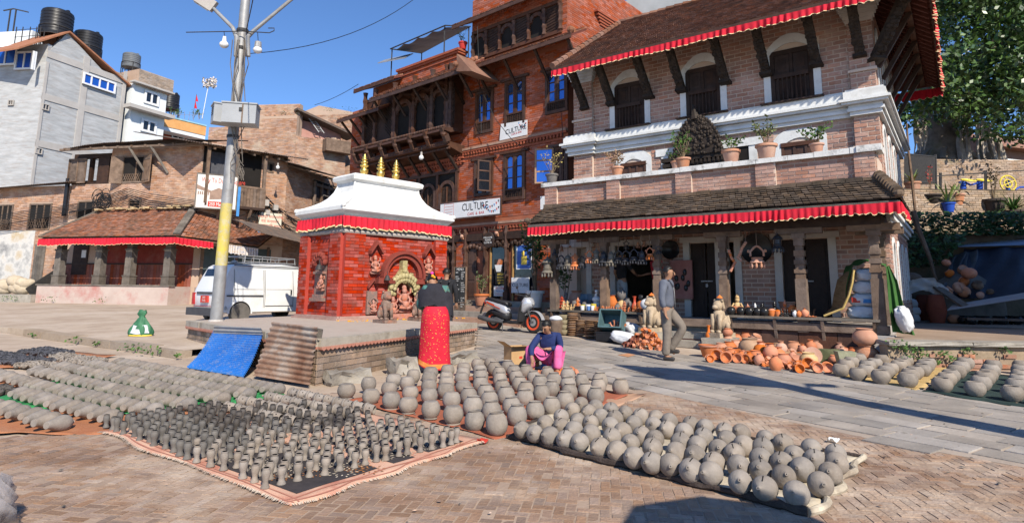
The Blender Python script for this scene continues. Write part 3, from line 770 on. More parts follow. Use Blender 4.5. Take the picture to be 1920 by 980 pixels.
WUP=[rect_px(1024,130,1066,212),rect_px(948,150,986,235),rect_px(893,170,926,250)]
WLO=[rect_px(1040,275,1066,345),rect_px(946,287,986,375),rect_px(891,300,926,367)]
WLE=[rect_px(683,237,706,300)]
TRI=rect_px(780,325,858,390)
GRD=(-8.6,-.2,.3,3.3)
holesA=[(a,b,c,d)for a,b,c,d in WUP+WLO+WLE]+[TRI,GRD,(A0,A1,6.18,6.5),(A0,A1,3.3,3.8)]
rsA=rects(A0,A1,.5,9.25,.23,.074,.010,holesA)
rsA2=rects(-4.35,A1,9.4,12.2,.23,.074,.010,[(-4.2,-.35,9.6,10.75)])
rsAR=rects(.02,5.5,8,12.2,.23,.074,.010)
rsAL=[]
ALt=Fr((-.660,-.751),AF.p(A0,9,0))
lay(wa,[(AF,0,rsA),(AF,0,rsA2),(ARt,0,rsAR),(ALt,0,rects(0,9,4,9.2,.23,.074,.01))],m_brickA,300)
m_ledge=mat('ledge_stone',[(.30,.17,.12),(.42,.27,.20)],3,.9,.2)
m_carve=mat('brick_moulding',[(.26,.065,.035),(.36,.10,.05)],5,.85,.3)
for z,u0 in((6.2,-5.1),(3.4,-8.9)):
 mb=MB().bx(AF,u0,A1,-.12,0,z+.19,z+.27).build('ledge',m_ledge,HA)
 m2=MB().bx(AF,u0,A1,-.10,0,z+.12,z+.189).bx(AF,u0,A1,-.05,0,z-.08,z-.02)
 k=int((A1-u0)/.14)
 for i in range(k):m2.bx(AF,u0+i*.14,u0+i*.14+.07,-.09,0,z+.02,z+.118)
 m2.build('dentil_course',m_carve,HA)
def casement(r,sash=(.5,),open_=None,lat=0.0,arch=False,hood=True,v=0,rows=3,glassm=None):
 a,b,z0,z1=r;w_=.10
 win=MB().bx(AF,a,a+w_,v-.07,v,z0,z1).bx(AF,b-w_,b,v-.07,v,z0,z1).bx(AF,a+w_,b-w_,v-.068,v,z1-w_,z1).bx(AF,a+w_,b-w_,v-.068,v,z0,z0+w_)
 if hood:win.bx(AF,a-.16,b+.16,v-.12,v-.001,z1+.003,z1+.08)
 if lat>0:win.bx(AF,a+w_,b-w_,v-.066,v,z0+lat-.06,z0+lat)
 o=win.build('window',m_woodbrown,HA,loc=AF.p((a+b)/2,v,z0))
 zb=z0+(lat if lat else w_)
 if lat:
  l=MB().bx(AF,a+w_,b-w_,v-.02,v-.01,z0+w_,zb-.06)
  n=9
  for i in range(n):
   u=a+w_+(b-a-2*w_)*i/n;l.bx(AF,u,u+.025,v-.05,v-.02,z0+w_,zb-.06)
  for i in range(5):
   z=z0+w_+(zb-.06-z0-w_)*i/5;l.bx(AF,a+w_,b-w_,v-.04,v-.02,z,z+.02)
  l.build('lattice',m_wood,o,kind='stuff')
 MB().bx(AF,a+w_,b-w_,v-.012,v-.002,zb,z1-w_).build('pane',glassm or m_sky,o)
 s=MB();mid=(a+b)/2
 s.bx(AF,mid-.035,mid+.035,v-.05,v-.012,zb,z1-w_)
 for x0,x1 in((a+w_,mid-.036),(mid+.036,b-w_)):
  for i in range(1,rows):z=zb+(z1-w_-zb)*i/rows;s.bx(AF,x0,x1,v-.04,v-.012,z-.015,z+.015)
  s.bx(AF,x0,x0+.05,v-.042,v-.0122,zb,z1-w_).bx(AF,x1-.05,x1,v-.042,v-.0122,zb,z1-w_)
  s.prism(AF,[(x0+.051,z1-w_),(x0+.051,z1-w_-.07),((x0+x1)/2-.01,z1-w_-.005),((x0+x1)/2+.01,z1-w_-.005),(x1-.051,z1-w_-.07),(x1-.051,z1-w_)],v-.03,v-.0123)
 s.build('sash',m_woodbrown,o)
 return o
for r in WUP:casement(r,lat=(r[3]-r[2])*.28)
casement(WLO[1],lat=(WLO[1][3]-WLO[1][2])*.25)
for r in WLE:casement(r,lat=.5,hood=True)
o=casement(WLO[2],glassm=m_dkglass);a,b,z0,z1=WLO[2]
def leaf(o,F,u,v,z0,z1,wd,ang,m=None,gl=m_sky,rows=3):
 U=F.U*math.cos(ang)-F.N*math.sin(ang);LF=Fr((U[0],U[1]),F.p(u,v,0));s=MB()
 s.bx(LF,0,.06,-.02,.02,z0,z1).bx(LF,wd-.06,wd,-.02,.02,z0,z1)
 for i in range(rows+1):z=z0+(z1-z0-.05)*i/rows;s.bx(LF,.06,wd-.06,-.019,.019,z,z+.05)
 l=s.build('sash',m or m_woodbrown,o);MB().bx(LF,.06,wd-.06,-.004,.004,z0+.05,z1-.05).build('pane',gl,o)
leaf(o,AF,b-.08,-.08,z0+.1,z1-.1,.5,math.pi+1.15*-1,gl=m_dkglass)
o=casement(WLO[0],glassm=m_dkglass);a,b,z0,z1=WLO[0]
leaf(o,AF,a+.02,-.08,z0+.05,z1-.02,.62,math.pi*.86,mat('tan_wood',[(.30,.17,.10),(.4,.25,.16)],5,.6,.1))
a,b,z0,z1=TRI
a=a-.8
o=MB().bx(AF,a-.1,b+.1,-.09,0,z1-.1,z1+.02).bx(AF,a-.1,b+.1,-.09,0,z0-.08,z0+.04).build('window',m_woodbrown,HA,loc=AF.p((a+b)/2,0,z0))
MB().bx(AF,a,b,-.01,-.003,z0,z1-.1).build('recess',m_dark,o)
f=MB();l=MB();n=3;dw=(b-a)/n
for i in range(n+1):f.bx(AF,a+i*dw-.06,a+i*dw+.06,-.085,-.003,z0+.04,z1-.1)
for i in range(n):
 c=a+(i+.5)*dw;ring(AF,c,z0+.55,dw*.3,dw*.42,-.07,-.004,0,math.pi,10,f)
 f.bx(AF,c-dw*.42,c-dw*.3,-.07,-.004,z0+.04,z0+.55).bx(AF,c+dw*.3,c+dw*.42,-.07,-.004,z0+.04,z0+.55)
 f.tube([AF.p(c,-.05,z0+.04),AF.p(c,-.05,z0+.3),AF.p(c,-.05,z0+.75)],[.05,.035,.03],6)
 for k in range(7):
  t=-.27+.54*k/6;l.beam(AF.p(c+t*dw-.07,-.025,z0+.05),AF.p(c+t*dw+.07,-.025,z0+.75),.015).beam(AF.p(c+t*dw+.07,-.02,z0+.05),AF.p(c+t*dw-.07,-.02,z0+.75),.015)
f.build('frame',m_woodbrown,o);l.build('lattice',m_wood,o,kind='stuff')
ou0,ou1=-10.25,-4.75;oz0,oz1=6.55,8.95;ov=-.75
orl=MB().bx(AF,ou0,ou1,ov+.12,0,oz0+.55,oz1+.35).build('oriel',m_woodbrown,HA,loc=AF.p(-7.5,0,7))
f=MB();nb=3;cs=[aq(755,250,ov)[0],aq(788,240,ov)[0],aq(822,225,ov)[0]]
dw=.0
for i,c in enumerate(cs):
 MB().bx(AF,c-.44,c+.44,ov+.10,ov+.12,oz0+.7,oz1-.45).build('opening',m_dark,orl)
 ring(AF,c,oz1-.75,.40,.56,ov-.02,ov+.12,0,math.pi,12,f)
 for s in(-1,1):
  for k in range(5):f.ball(AF.p(c+s*(.40-.05*k),ov+.03,oz1-.62+.09*k),.07,6,4)
  f.bx(AF,c+s*.5-.06,c+s*.5+.06,ov-.06,ov+.12,oz0+.55,oz1-.6)
  f.beam(AF.p(c+s*.52,ov-.05,oz1-.15),AF.p(c+s*.02,ov-.07,oz1+.02),.1)
for u in[ou0+.25,ou0+1.0]+[c+.62 for c in cs]+[cs[0]-.62,ou1-.95,ou1-.15]:
 f.tube([AF.p(u,ov+.02,oz0+.5+.12*k)for k in range(22)],[.09 if k%3 else.12 for k in range(22)],6)
f.build('carved_frame',m_woodbrown,orl)
lt=MB()
for u0,u1 in((ou0+.3,cs[0]-.7),(cs[2]+.75,ou1-.2)):
 lt.bx(AF,u0,u1,ov+.08,ov+.11,oz0+.7,oz1-.3)
 for k in range(12):
  z=oz0+.72+k*.12;lt.beam(AF.p(u0,ov+.06,z),AF.p(min(u1,u0+.55),ov+.06,z+.5),.03)
  lt.beam(AF.p(u1,ov+.055,z),AF.p(max(u0,u1-.55),ov+.055,z+.5),.03)
lt.build('lattice',m_wood,orl,kind='stuff')
rl=MB()
rl.prism_u(AF,[(ov+.25,oz0+.62),(ov-.35,oz0+.50),(ov-.38,oz0+.40),(ov-.1,oz0+.38),(ov+.25,oz0+.5)],ou0-.1,ou1+.25)
rl.prism_u(AF,[(0,oz0+.06),(ov-.15,oz0+.10),(ov-.17,oz0-.06),(0,oz0-.28)],ou0+.1,ou1+.1)
k=60
for i in range(k):
 u=ou0+(ou1+.2-ou0)*i/k;rl.ball(AF.p(u,ov-.3,oz0+.58),.06,6,4);rl.ball(AF.p(u,ov-.14,oz0+.02),.06,6,4);rl.ball(AF.p(u,ov-.02,oz0-.16),.05,6,4)
for i in range(7):
 u=ou0+.1+(ou1-ou0)*i/6;rl.beam(AF.p(u,ov-.12,oz0+.05),AF.p(u,ov-.36,oz0+.52),.16,.22);rl.ball(AF.p(u,ov-.3,oz0+.3),.12,7,5)
rl.build('balcony_rail',m_woodbrown,orl)
for i in range(8):
 u=ou0+.4+(ou1-ou0-.6)*i/7
 strut(AF.p(u,-.02,oz0-.85),AF.p(u,ov+.05,oz0-.12),.1,orl,m_wood,name='bracket',carve=False)
for k,z in enumerate((5.98,6.12)):
 m2=MB().bx(AF,-11.9,-4.6,-.1-.04*k,0,z,z+.07);n=50
 for i in range(n):m2.bx(AF,-11.9+i*.145,-11.9+i*.145+.075,-.09-.04*k,0,z-.06,z-.002)
 m2.build('dentil_course',m_carve,HA)
m_tileA=mat('roof_tile_red',[(.25,.10,.055),(.36,.16,.085)],2,.95,.3,50,isl=.35,stain=(.09,.06,.045),samt=.5,sscale=1.2)
def skirt(u0,u1,vf,zf,vb,zb,ext=0,name='skirt_roof',ribs=.62,strz=None):
 a,b,c,d=AF.p(u0,vf,zf),AF.p(u1,vf,zf),AF.p(u1,vb,zb),AF.p(u0,vb,zb)
 mb=MB().add([a,b,c,d]+[p-np.array([0,0,.08])for p in(a,b,c,d)],[(0,1,2,3),(7,6,5,4),(0,4,5,1),(1,5,6,2),(3,2,6,7),(0,3,7,4)])
 o=mb.build(name,m_raf,HA)
 tiles(a,b,c,d,.13,.12,.035).build('tile_field',m_tileA,o,kind='stuff')
 MB().bx(AF,u0,u1,vf-.03,vf+.02,zf-.13,zf-.005).build('fascia',m_woodbrown,o)
 if strz:
  n=max(2,int((u1-u0)/ribs))
  for i in range(n+1):
   u=u0+.2+(u1-u0-.4)*i/n;strut(AF.p(u,vb-.35 if vb<0 else-.02,strz),AF.p(u,vf+.1,zf-.08),.09,o,m_wood,carve=False)
 return o
pA,pB=aq(692,188,-1.45),aq(862,122,-1.45)
skirt(pA[0],pB[0]+.1,-1.45,pA[1]+.02,-.35,pA[1]+.75,strz=pA[1]-.75,ribs=1.1)
qA,qB=aq(872,136,-.85),aq(1080,72,-.85)
skirt(-4.9,A1+.75,-.85,9.15,.0,9.62,strz=8.2,ribs=1.25)
m2=MB().prism(AF,[(pB[0],pA[1]-.08),(pB[0]+.75,pA[1]-.25),(pB[0],pA[1]+.55)],-1.6,-.2)
m2.build('roof_return',m_tileA,HA)
hp=MB()
for k in range(6):hp.ball(AF.p(pB[0]+.05-.02*k,-1.7+.22*k,pA[1]+.14+.11*k),.1,7,5)
for k in range(3):hp.ball(AF.p(A1+.7-.1*k,-.8+.2*k,9.3+.08*k),.12,7,5)
hp.build('ridge_tiles',m_tileA,HA,kind='stuff')
lA=aq(632,226,-1.2);lB=aq(705,200,-1.2)
skirt(lA[0],lB[0]+.2,-1.2,lA[1],.0,lA[1]+.6,strz=lA[1]-1.1,ribs=.6)
pp=MB().bx(AF,pA[0]+.55,-4.72,-.34,-.08,9.3,10.1).bx(AF,-4.98,-4.72,-.08,1.5,9.3,10.1).bx(AF,pA[0]+.55,pA[0]+.8,-.08,4,9.3,10.1).build('parapet',m_mortarA,HA)
lq,lr_=aq(664,166,-.9),aq(738,130,-.9)
skirt(lq[0],lr_[0],-.9,lq[1]-.1,.4,lq[1]+.5)
MB().bx(AF,lq[0]+.4,lr_[0]-.2,-.2,.2,9.3,lq[1]+.1).build('attic_wall',m_mortarA,HA)
cpb=MB().bx(AF,pA[0]+.45,-4.64,-.44,.0,10.1,10.18).bx(AF,pA[0]+.4,-4.6,-.5,.02,10.181,10.27).bx(AF,pA[0]+.5,-4.66,-.4,-.02,9.95,10.0).build('cap',m_carve,HA)
lay(pp,[(AF,-.34,rects(pA[0]+.55,-4.72,9.35,10.08,.23,.074,.01))],m_brickA,0)
st_=[aq(893,100),aq(1062,35)]
o=MB().bx(AF,-4.3,-.15,-.1,0,9.72,9.84).bx(AF,-4.3,-.15,-.1,0,10.78,10.9).build('attic_window',m_woodbrown,HA,loc=AF.p(-2,0,9.7))
MB().bx(AF,-4.28,-.17,-.012,-.003,9.84,10.78).build('recess',m_dark,o)
f=MB();l=MB()
for i in range(7):
 u=-4.25+i*(4.05/6)
 f.tube([AF.p(u,-.06,9.84+.1*k)for k in range(10)],[.07 if k%3 else.1 for k in range(10)],6)
 if i<6:
  c=u+4.05/12
  if i%2==0:ring(AF,c,10.42,.2,.33,-.08,-.01,0,math.pi,10,f)
  else:
   l.bx(AF,c-.27,c+.27,-.03,-.014,9.84,10.78)
   for k in range(9):l.beam(AF.p(c-.27,-.04,9.86+.1*k),AF.p(c+.27,-.04,9.86+.1*k+(.1)),.02)
f.build('frame',m_woodbrown,o);l.build('lattice',m_wood,o,kind='stuff')
skirt(-4.9,A1+.1,-.55,11.15,.9,11.95)
n=MB()
for k in range(5):n.bx(ARt,1.9-.09*k,3.3+.09*k,-.05-.03*k,0,10.6+.09*k,10.68+.09*k)
for i in range(5):
 for j in range(4):n.bx(ARt,2.05+.24*i,2.2+.24*i,-.05,0,9.7+.2*j,9.82+.2*j)
n.build('brick_niche',m_carve,HA)
gz=1.0
fl=MB().bx(AF,-9,-.2,-.5,0,.2,gz).build('plinth',m_stone,HA)
for k in range(3):MB().bx(AF,-6.6,-.6,-.5-.36*(k+1),-.5,.2,gz-.17*(k+1)).build('step',m_stone if k%2 else m_ledge,HA)
MB().bx(AF,-9,-.1,-.14,0,3.05,3.3).build('lintel_beam',m_wood,HA)
MB().bx(AF,-9,-.2,.0,.006,.9,3.05).build('shopfront_recess',m_dark,HA)
gb={k:aq(x,520)[0]for k,x in dict(d0=828,d1=853,b0=858,b1=873,e0=876,e1=912,g0=920,g1=952,h0=962,h1=1006,i0=1010,i1=1022).items()}
for a,b in((gb['b0'],gb['b1']),(gb['i0'],gb['i1']+.3)):
 pr=MB().bx(AF,a,b,-.08,0,gz,3.05).build('brick_pier',m_mortarA,HA)
 lay(pr,[(AF,-.08,rects(a,b,gz,3.05,.23,.074,.01))],m_brickA,0)
for key in('d0','d1','e0','e1','g1','h1'):
 u=gb[key];f=MB().bx(AF,u-.07,u+.07,-.1,0,gz,3.05).bx(AF,u-.1,u+.1,-.13,0,gz,gz+.3).bx(AF,u-.12,u+.12,-.14,0,2.75,2.9)
 f.tube([AF.p(u,-.1,gz+.35+.12*k)for k in range(19)],[.06 if k%4 else.09 for k in range(19)],6)
 f.build('door_post',m_woodbrown,HA)
for a,b in((gb['d0'],gb['d1']),(gb['e0'],gb['e1'])):
 for s in(0,1):
  if a==gb['e0']or s==0:
   w_=(b-a)*.45;x0=a+.06 if s==0 else b-.06-w_
   if s==1:continue
   d=MB().bx(AF,x0,x0+w_,.0-.05,-.01,gz,2.85).build('door',m_woodbrown,HA,loc=AF.p(x0,0,gz))
   pn=MB()
   for z0,z1 in((gz+.12,gz+.6),(gz+.7,gz+1.15),(gz+1.25,2.7)):pn.bx(AF,x0+.06,x0+w_-.06,-.065,-.05,z0,z1)
   pn.build('panel',m_woodbrown,d)
 v=MB();ring(AF,(a+b)/2,2.62,(b-a)*.36,(b-a)*.5,-.09,-.01,.2,math.pi-.2,10,v)
 for i in range(6):v.ball(AF.p(a+(b-a)*(i+.5)/6,-.08,2.82+.06*math.sin(i)),.09,6,4)
 v.build('carved_arch',m_woodbrown,HA)
for a,b in((gb['g0'],gb['g1']),(gb['h0'],gb['h1'])):
 MB().bx(AF,a,b,-.02,-.008,gz+.05,2.85).build('shop_window',m_dkglass,HA)
 MB().bx(AF,a,a+.05,-.06,-.021,gz,2.85).bx(AF,b-.05,b,-.06,-.021,gz,2.85).build('window_frame',mat('ochre_wood',[(.36,.2,.07),(.45,.27,.1)],5,.6,.1),HA)
 v=MB()
 for i in range(9):v.ball(AF.p(a+(b-a)*(i+.5)/9,-.09,2.9+.05*math.sin(i*2)),.09,6,4)
 v.build('carved_arch',m_wood,HA)
m_banner=mat('banner_white',[(.66,.66,.66),(.74,.74,.74)],2,.6,.05)
m_ink=mat('ink_black',[(.012,.012,.012)],5,.6,0);m_inkred=mat('ink_red',[(.55,.05,.03)],5,.6,0);m_inkblue=mat('ink_blue',[(.05,.22,.5)],5,.6,0)
m_paper=mat('paper_white',[(.72,.72,.70),(.8,.8,.78)],3,.7,.02);m_board=mat('chalkboard',[(.02,.022,.022),(.035,.036,.036)],4,.7,.05)
m_yel=mat('paint_yellow',[(.75,.55,.08)],5,.6,0);m_pinkp=mat('print_pink',[(.6,.2,.16)],5,.6,0)
def bunting(F,parent,u0,z0,u1,z1,v,n,s=.09):
 for c,m in enumerate((m_inkblue,m_inkred,m_ink)):
  mb=MB()
  for i in range(n):
   if i%3!=c:continue
   f_=(i+.5)/n;u=u0+(u1-u0)*f_;z=z0+(z1-z0)*f_-.18*math.sin(math.pi*f_)
   mb.prism(F,[(u-s*.4,z),(u+s*.4,z),(u,z-s)],v-.003,v)
  mb.build('flag_print',m,parent)
vb=-.34
x0,za=aq(826,383,vb);x1,zb=aq(938,371,vb);z0b=aq(828,411,vb)[1]
sg=MB().prism(AF,[(x0,z0b),(x1,aq(938,402,vb)[1]),(x1,zb),(x0,za)],vb,vb+.03).build('banner',m_banner,None,loc=AF.p(x0,vb,z0b),label='white fabric banner reading CULTURE cafe and bar above the cafe door',cat='banner')
MB().bx(AF,x0-.04,x1+.04,vb-.01,vb+.05,za+.005,za+.05).bx(AF,x0-.04,x1+.04,vb-.01,vb+.05,z0b-.06,z0b-.01).bx(AF,x1+.005,x1+.05,vb-.01,vb+.05,z0b,za).build('frame',m_woodbrown,sg)
uc,zc=aq(890,387,vb)
def lettering(F,parent,s,x,y,v,size,m,sx=1,tilt=0,align='CENTER',name='lettering'):
 u,z=F.q(x,y,v);return text(s,size,m,parent,wallmat(F,u,v-.004,z,tilt),name,.001,align,sx)
for i,(ch,dy)in enumerate(zip('CULTURE',(0,0,0,4,0,0,0))):
 lettering(AF,sg,ch,870+i*7.1,389.5-i*.75-dy*.35,vb,.37 if dy==0 else.34,m_ink,.8,0.04,name='letter')
lettering(AF,sg,'CAFE  &  BAR',892,400,vb,.14,m_inkred,1.0,.02)
bunting(AF,sg,aq(902,374,vb)[0],za-.12,x1-.03,zb-.02,vb,9);bunting(AF,sg,aq(908,374,vb)[0],za-.22,x1-.03,zb-.25,vb,9)
lg=MB();ua,zq=aq(833,384,vb)
for k in range(6):lg.bx(AF,ua+.02*k,ua+.5-.02*k,vb-.003,vb,zq-.1*k,zq-.1*k+.015)
lg.bx(AF,ua,ua+.012,vb-.004,vb,zq-.5,zq).bx(AF,ua+.5,ua+.512,vb-.004,vb,zq-.5,zq).build('outline_print',m_pinkp,sg)
x0,za=aq(940,233,-.05);x1,zb=aq(989,225,-.05);z0=aq(937,264,-.05)[1];z1=aq(988,253,-.05)[1]
sg=MB().prism(AF,[(x0-.06,z0),(x1,z1),(x1,zb),(x0,za)],-.07,-.05).build('banner',m_banner,None,loc=AF.p(x0,-.07,z0),label='small white CULTURE banner hung below the upper floor windows',cat='banner')
lettering(AF,sg,'CULTURE',967,243,-.07,.26,m_ink,.85,.08);lettering(AF,sg,'CAFE & BAR',968,250,-.07,.09,m_inkred,1,.08)
bunting(AF,sg,aq(972,230,-.07)[0],za-.05,x1-.03,zb-.05,-.07,8,.07)
u,z=aq(916,450,-.55)
t=thing('hanging_sign','round dark wooden sign with pale lettering hung beside the cafe door','sign',AF.p(u,-.55,z))
MB().lathe([(.25,-.02),(.27,0),(.25,.02)],20,AF.p(u,-.55,z),Matrix(((AF.U[0],0,AF.N[0]),(AF.U[1],0,AF.N[1]),(0,1,0)))).build('disc',m_wood,t)
MB().tube([AF.p(u,-.55,z+.25),AF.p(u,-.55,z+.36),AF.p(u,0,z+.36)],.015,5).build('bracket',m_iron,t)
for s,dz in(('WELCOME',.08),('PLEASE',0),('COME IN',-.09)):text(s,.085,m_paper,t,wallmat(AF,u,-.585,z+dz),'lettering',.001)
for lab,x,y in(('first',864,443),('second',929,437)):
 u,z=aq(x,y,-.25);t=thing('deer_head','small carved wooden deer head over the cafe '+('left doorway' if x<900 else 'round sign'),'ornament',AF.p(u,-.1,z))
 MB().ball(AF.p(u,-.2,z),.07,8,6,(1,1.6,1)).beam(AF.p(u,-.2,z-.02),AF.p(u,-.02,z-.12),.1).build('head',m_terrap,t)
 MB().tube([AF.p(u-.03,-.18,z+.05),AF.p(u-.14,-.18,z+.14),AF.p(u-.12,-.18,z+.24)],.012,5).tube([AF.p(u+.03,-.18,z+.05),AF.p(u+.14,-.18,z+.14),AF.p(u+.12,-.18,z+.24)],.012,5).build('antler',m_woodold,t)
def board(name,lab,cat,xa,ya,xb,yb,v,m,lines,z_is_px=True,lean=0,frame=None):
 ua,zt=aq(xa,ya,v);ub_,_=aq(xb,ya,v);zb_=aq((xa+xb)/2,yb,v)[1]
 o=MB().bx(AF,ua,ub_,v,v+.03,zb_,zt).build(name,m,None,loc=AF.p((ua+ub_)/2,v,zb_),label=lab,cat=cat)
 if frame:MB().bx(AF,ua-.03,ua,v-.01,v+.04,zb_-.03,zt+.03).bx(AF,ub_,ub_+.03,v-.01,v+.04,zb_-.03,zt+.03).bx(AF,ua,ub_,v-.01,v+.04,zt,zt+.03).bx(AF,ua,ub_,v-.01,v+.04,zb_-.03,zb_).build('frame',frame,o)
 for(s,fy,size,mm)in lines:text(s,size,mm,o,wallmat(AF,(ua+ub_)/2,v-.004,zt-(zt-zb_)*fy),'lettering',.001)
 return o,ua,ub_,zb_,zt
o,a,b,c,d=board('menu_board','tall black menu board with small white lists standing by the cafe steps','menu board',853,502,873,566,-.9,m_board,[('MENU',.05,.12,m_paper)],frame=m_woodold)
for k in range(15):
 for s in(0,1):
  if rnd(0,1)<.9:text(random.choice(['TEA','COFFEE','MOMO','LASSI','SOUP','BEER','PIZZA','JUICE']),.055,m_paper,o,wallmat(AF,a+(b-a)*(.1+.5*s),-.904,d-.16-.07*k-(.15 if k>9 else 0)),'lettering',.001,'LEFT')
MB().bx(AF,a,b,-.88,-.86,zg(0,20)+.15,c).build('leg',m_woodold,o)
board('signboard','white board with CULTURE in thin lettering below the blue poster','sign',959,520,992,549,-.12,m_banner,[('CULTURE',.5,.16,m_ink)])
o,a,b,c,d=board('poster','blue framed poster of a king in a plumed crown in the cafe window','poster',970,460,996,503,-.1,mat('poster_blue',[(.03,.08,.32),(.06,.16,.5)],4,.4,0),[],frame=m_paper)
p=MB().bx(AF,(a+b)/2-.12,(a+b)/2+.12,-.106,-.1,c+.12,c+.4).ball(AF.p((a+b)/2,-.1,c+.48),.09,8,6,(1,.1,1)).build('figure_print',m_yel,o)
board('price_board','black board with yellow handwritten prices in the cafe window','menu board',929,511,951,534,-.07,m_board,[('SPECIAL',.15,.10,m_yel),('SET LUNCH',.4,.07,m_yel),('COLD BEER',.62,.07,m_yel),('WELCOME',.85,.07,m_yel)])
board('price_board','white paper price list taped at the bottom of the cafe window','menu board',926,536,952,555,-.07,m_paper,[('ICE CREAM',.2,.09,m_inkred),('FRESH JUICE',.5,.08,m_inkblue),('COLD COFFEE',.8,.08,m_inkred)])
o,a,b,c,d=board('poster','ice cream cone poster with pale container in the cafe window','poster',927,486,943,512,-.07,mat('poster_dark',[(.03,.025,.02)],4,.4,0),[])
MB().prism(AF,[(a+.1,c+.05),(b-.1,c+.05),(b-.02,c+.28),(a+.02,c+.28)],-.075,-.071).build('cup_print',m_paper,o)
MB().prism(AF,[(a+.1,c+.28),(a+.22,c+.28),(a+.32,d),(a+.2,d)],-.074,-.071).prism(AF,[(a+.26,c+.28),(a+.38,c+.28),(b-.02,d-.05),(b-.14,d)],-.073,-.0705).build('cone_print',m_terra,o)
m_tarp=mat('awning_canvas',[(.16,.15,.135),(.24,.225,.20)],1.2,.9,.2,20)
av=0.3
A_=[AF.p(*_q)for _q in((aq(732,92,av)[0],av,aq(732,92,av)[1]),(aq(835,48,av)[0],av,aq(835,48,av)[1]),(aq(882,50,3.2)[0],3.2,aq(882,50,3.2)[1]),(aq(790,100,4)[0],4.0,aq(790,100,4)[1]))]
t=thing('awning','grey canvas awning on a metal frame over the roof terrace','awning',A_[0])
MB().grid(lambda s,q:(A_[0]*(1-s)+A_[1]*s)*(1-q)+(A_[3]*(1-s)+A_[2]*s)*q+np.array([0,0,-.12*abs(math.sin(s*12))*(1-q)-.02]),40,6).build('canvas',m_tarp,t,smooth=2)
fm=MB()
for i in range(4):fm.tube([A_[i],A_[(i+1)%4]],.03,5)
for i in range(4):fm.tube([A_[i]*.98+A_[(i+2)%4]*.02,(A_[i][0]*.98+A_[(i+2)%4][0]*.02,A_[i][1]*.98+A_[(i+2)%4][1]*.02,9.6)],.03,5)
fm.build('frame',m_iron,t)
B_=[AF.p(aq(x,y,v)[0],v,aq(x,y,v)[1])for x,y,v in((708,118,.2),(760,108,.2),(775,100,2),(722,112,2))]
MB().slab(B_,.04).build('canvas',m_steel,t)
u,z=aq(868,82,-.2);pot_plant(AF.p(u,-.2,10.28),'plant with yellow and red flowers on the terrace corner of the cafe house',.28,.16,.5,.4,120,m_leaf,mat('pot_red',[(.5,.04,.03)],5,.5,0),name='potted_plant')
X=AF.p(1.0,9,0)
u0,z0=aq(1165,20,6);bl=MB().bx(AF,aq(1168,20,6)[0],aq(1226,25,6)[0]+1.5,6,9.5,8,aq(1190,-4,6)[1])
bb=bl.build('wall',mat('pale_render',[(.42,.44,.42),(.52,.54,.52)],1.5,.9,.1),thing('rear_house','pale grey-green rendered house behind the shop-house roof','house',AF.p(1.5,6,8)))
PZ=.63
pc=G(597,637,PZ);pl_=G(355,602,PZ);pr_=G(890,606,PZ);pc[2]=pl_[2]=pr_[2]=PZ
pbk=pr_+(pl_-pc)*.95
platform=thing('platform','raised brick platform with stone coping carrying the red shrine','platform',(pc[0],pc[1],0))
MB().slab([pc,pr_,pbk,pl_],.7).build('core',mat('mortar_grey',[(.30,.25,.2),(.38,.32,.26)],3,.95,.2),platform)
ins=(pc+pr_+pbk+pl_)/4
MB().slab([p+(p-ins)*.01+np.array([0,0,.012])for p in(pc,pr_,pbk,pl_)],.012).build('top',mat('platform_cement',[(.40,.33,.27),(.50,.42,.35)],2,.9,.2,25,stain=(.3,.2,.15),samt=.6,sscale=2),platform)
FR_=Fr((pr_-pc)[:2],(pc[0],pc[1],0));LR=np.linalg.norm((pr_-pc)[:2])
FL_=Fr((pc-pl_)[:2],(pl_[0],pl_[1],0));LL=np.linalg.norm((pc-pl_)[:2])
m_pbr=mat('platform_brick',[(.22,.155,.11),(.37,.265,.195)],2.5,.95,.5,40,isl=.3,stain=(.085,.075,.05),samt=.85,sscale=1.5)
core=kids(platform)[0]
lay(core,[(FR_,0,rects(0,LR,-.05,.50,.26,.088,.012)),(FL_,0,rects(0,LL,-.05,.50,.26,.088,.012))],m_pbr,300)
m_cop=mat('coping_cement',[(.33,.29,.235),(.45,.40,.33)],2.5,.9,.3,30,stain=(.16,.12,.09),samt=.6,sscale=3)
for F,L_ in((FR_,LR),(FL_,LL)):
 n=int(L_/.8)
 for i in range(n):
  MB().bx(F,L_*i/n+.004,L_*(i+1)/n-.004,-.06+rnd(-.01,.01),.1,.525,PZ+.016+rnd(-.006,.004)).build('coping_stone',m_cop,platform)
 sc_=MB();n=int(L_/.095)
 for i in range(n):
  u=(i+.5)*L_/n;sc_.prism(F,[(u-.048,.535),(u-.04,.50),(u,.478),(u+.04,.50),(u+.048,.535)],-.07,.0)
 sc_.build('scalloped_course',mat('scallop_clay',[(.42,.17,.12),(.5,.25,.18)],5,.9,.2),platform)
def rough_block(F,u0,u1,v0,v1,z0,z1,j=.03,seg=5):
 mb=MB()
 def pt(a,b,c):
  r=random.Random((round(a,2),round(b,2),round(c,2)).__hash__());return F.p(u0+(u1-u0)*a+r.uniform(-j,j),v0+(v1-v0)*b+r.uniform(-j,j),z0+(z1-z0)*c+r.uniform(-j,j)*.6)
 mb.grid(lambda s,t:pt(s,t,1),seg,3).grid(lambda s,t:pt(s,0,t),seg,3).grid(lambda s,t:pt(s,1,t),seg,3).grid(lambda s,t:pt(0,s,t),3,3).grid(lambda s,t:pt(1,s,t),3,3)
 return mb
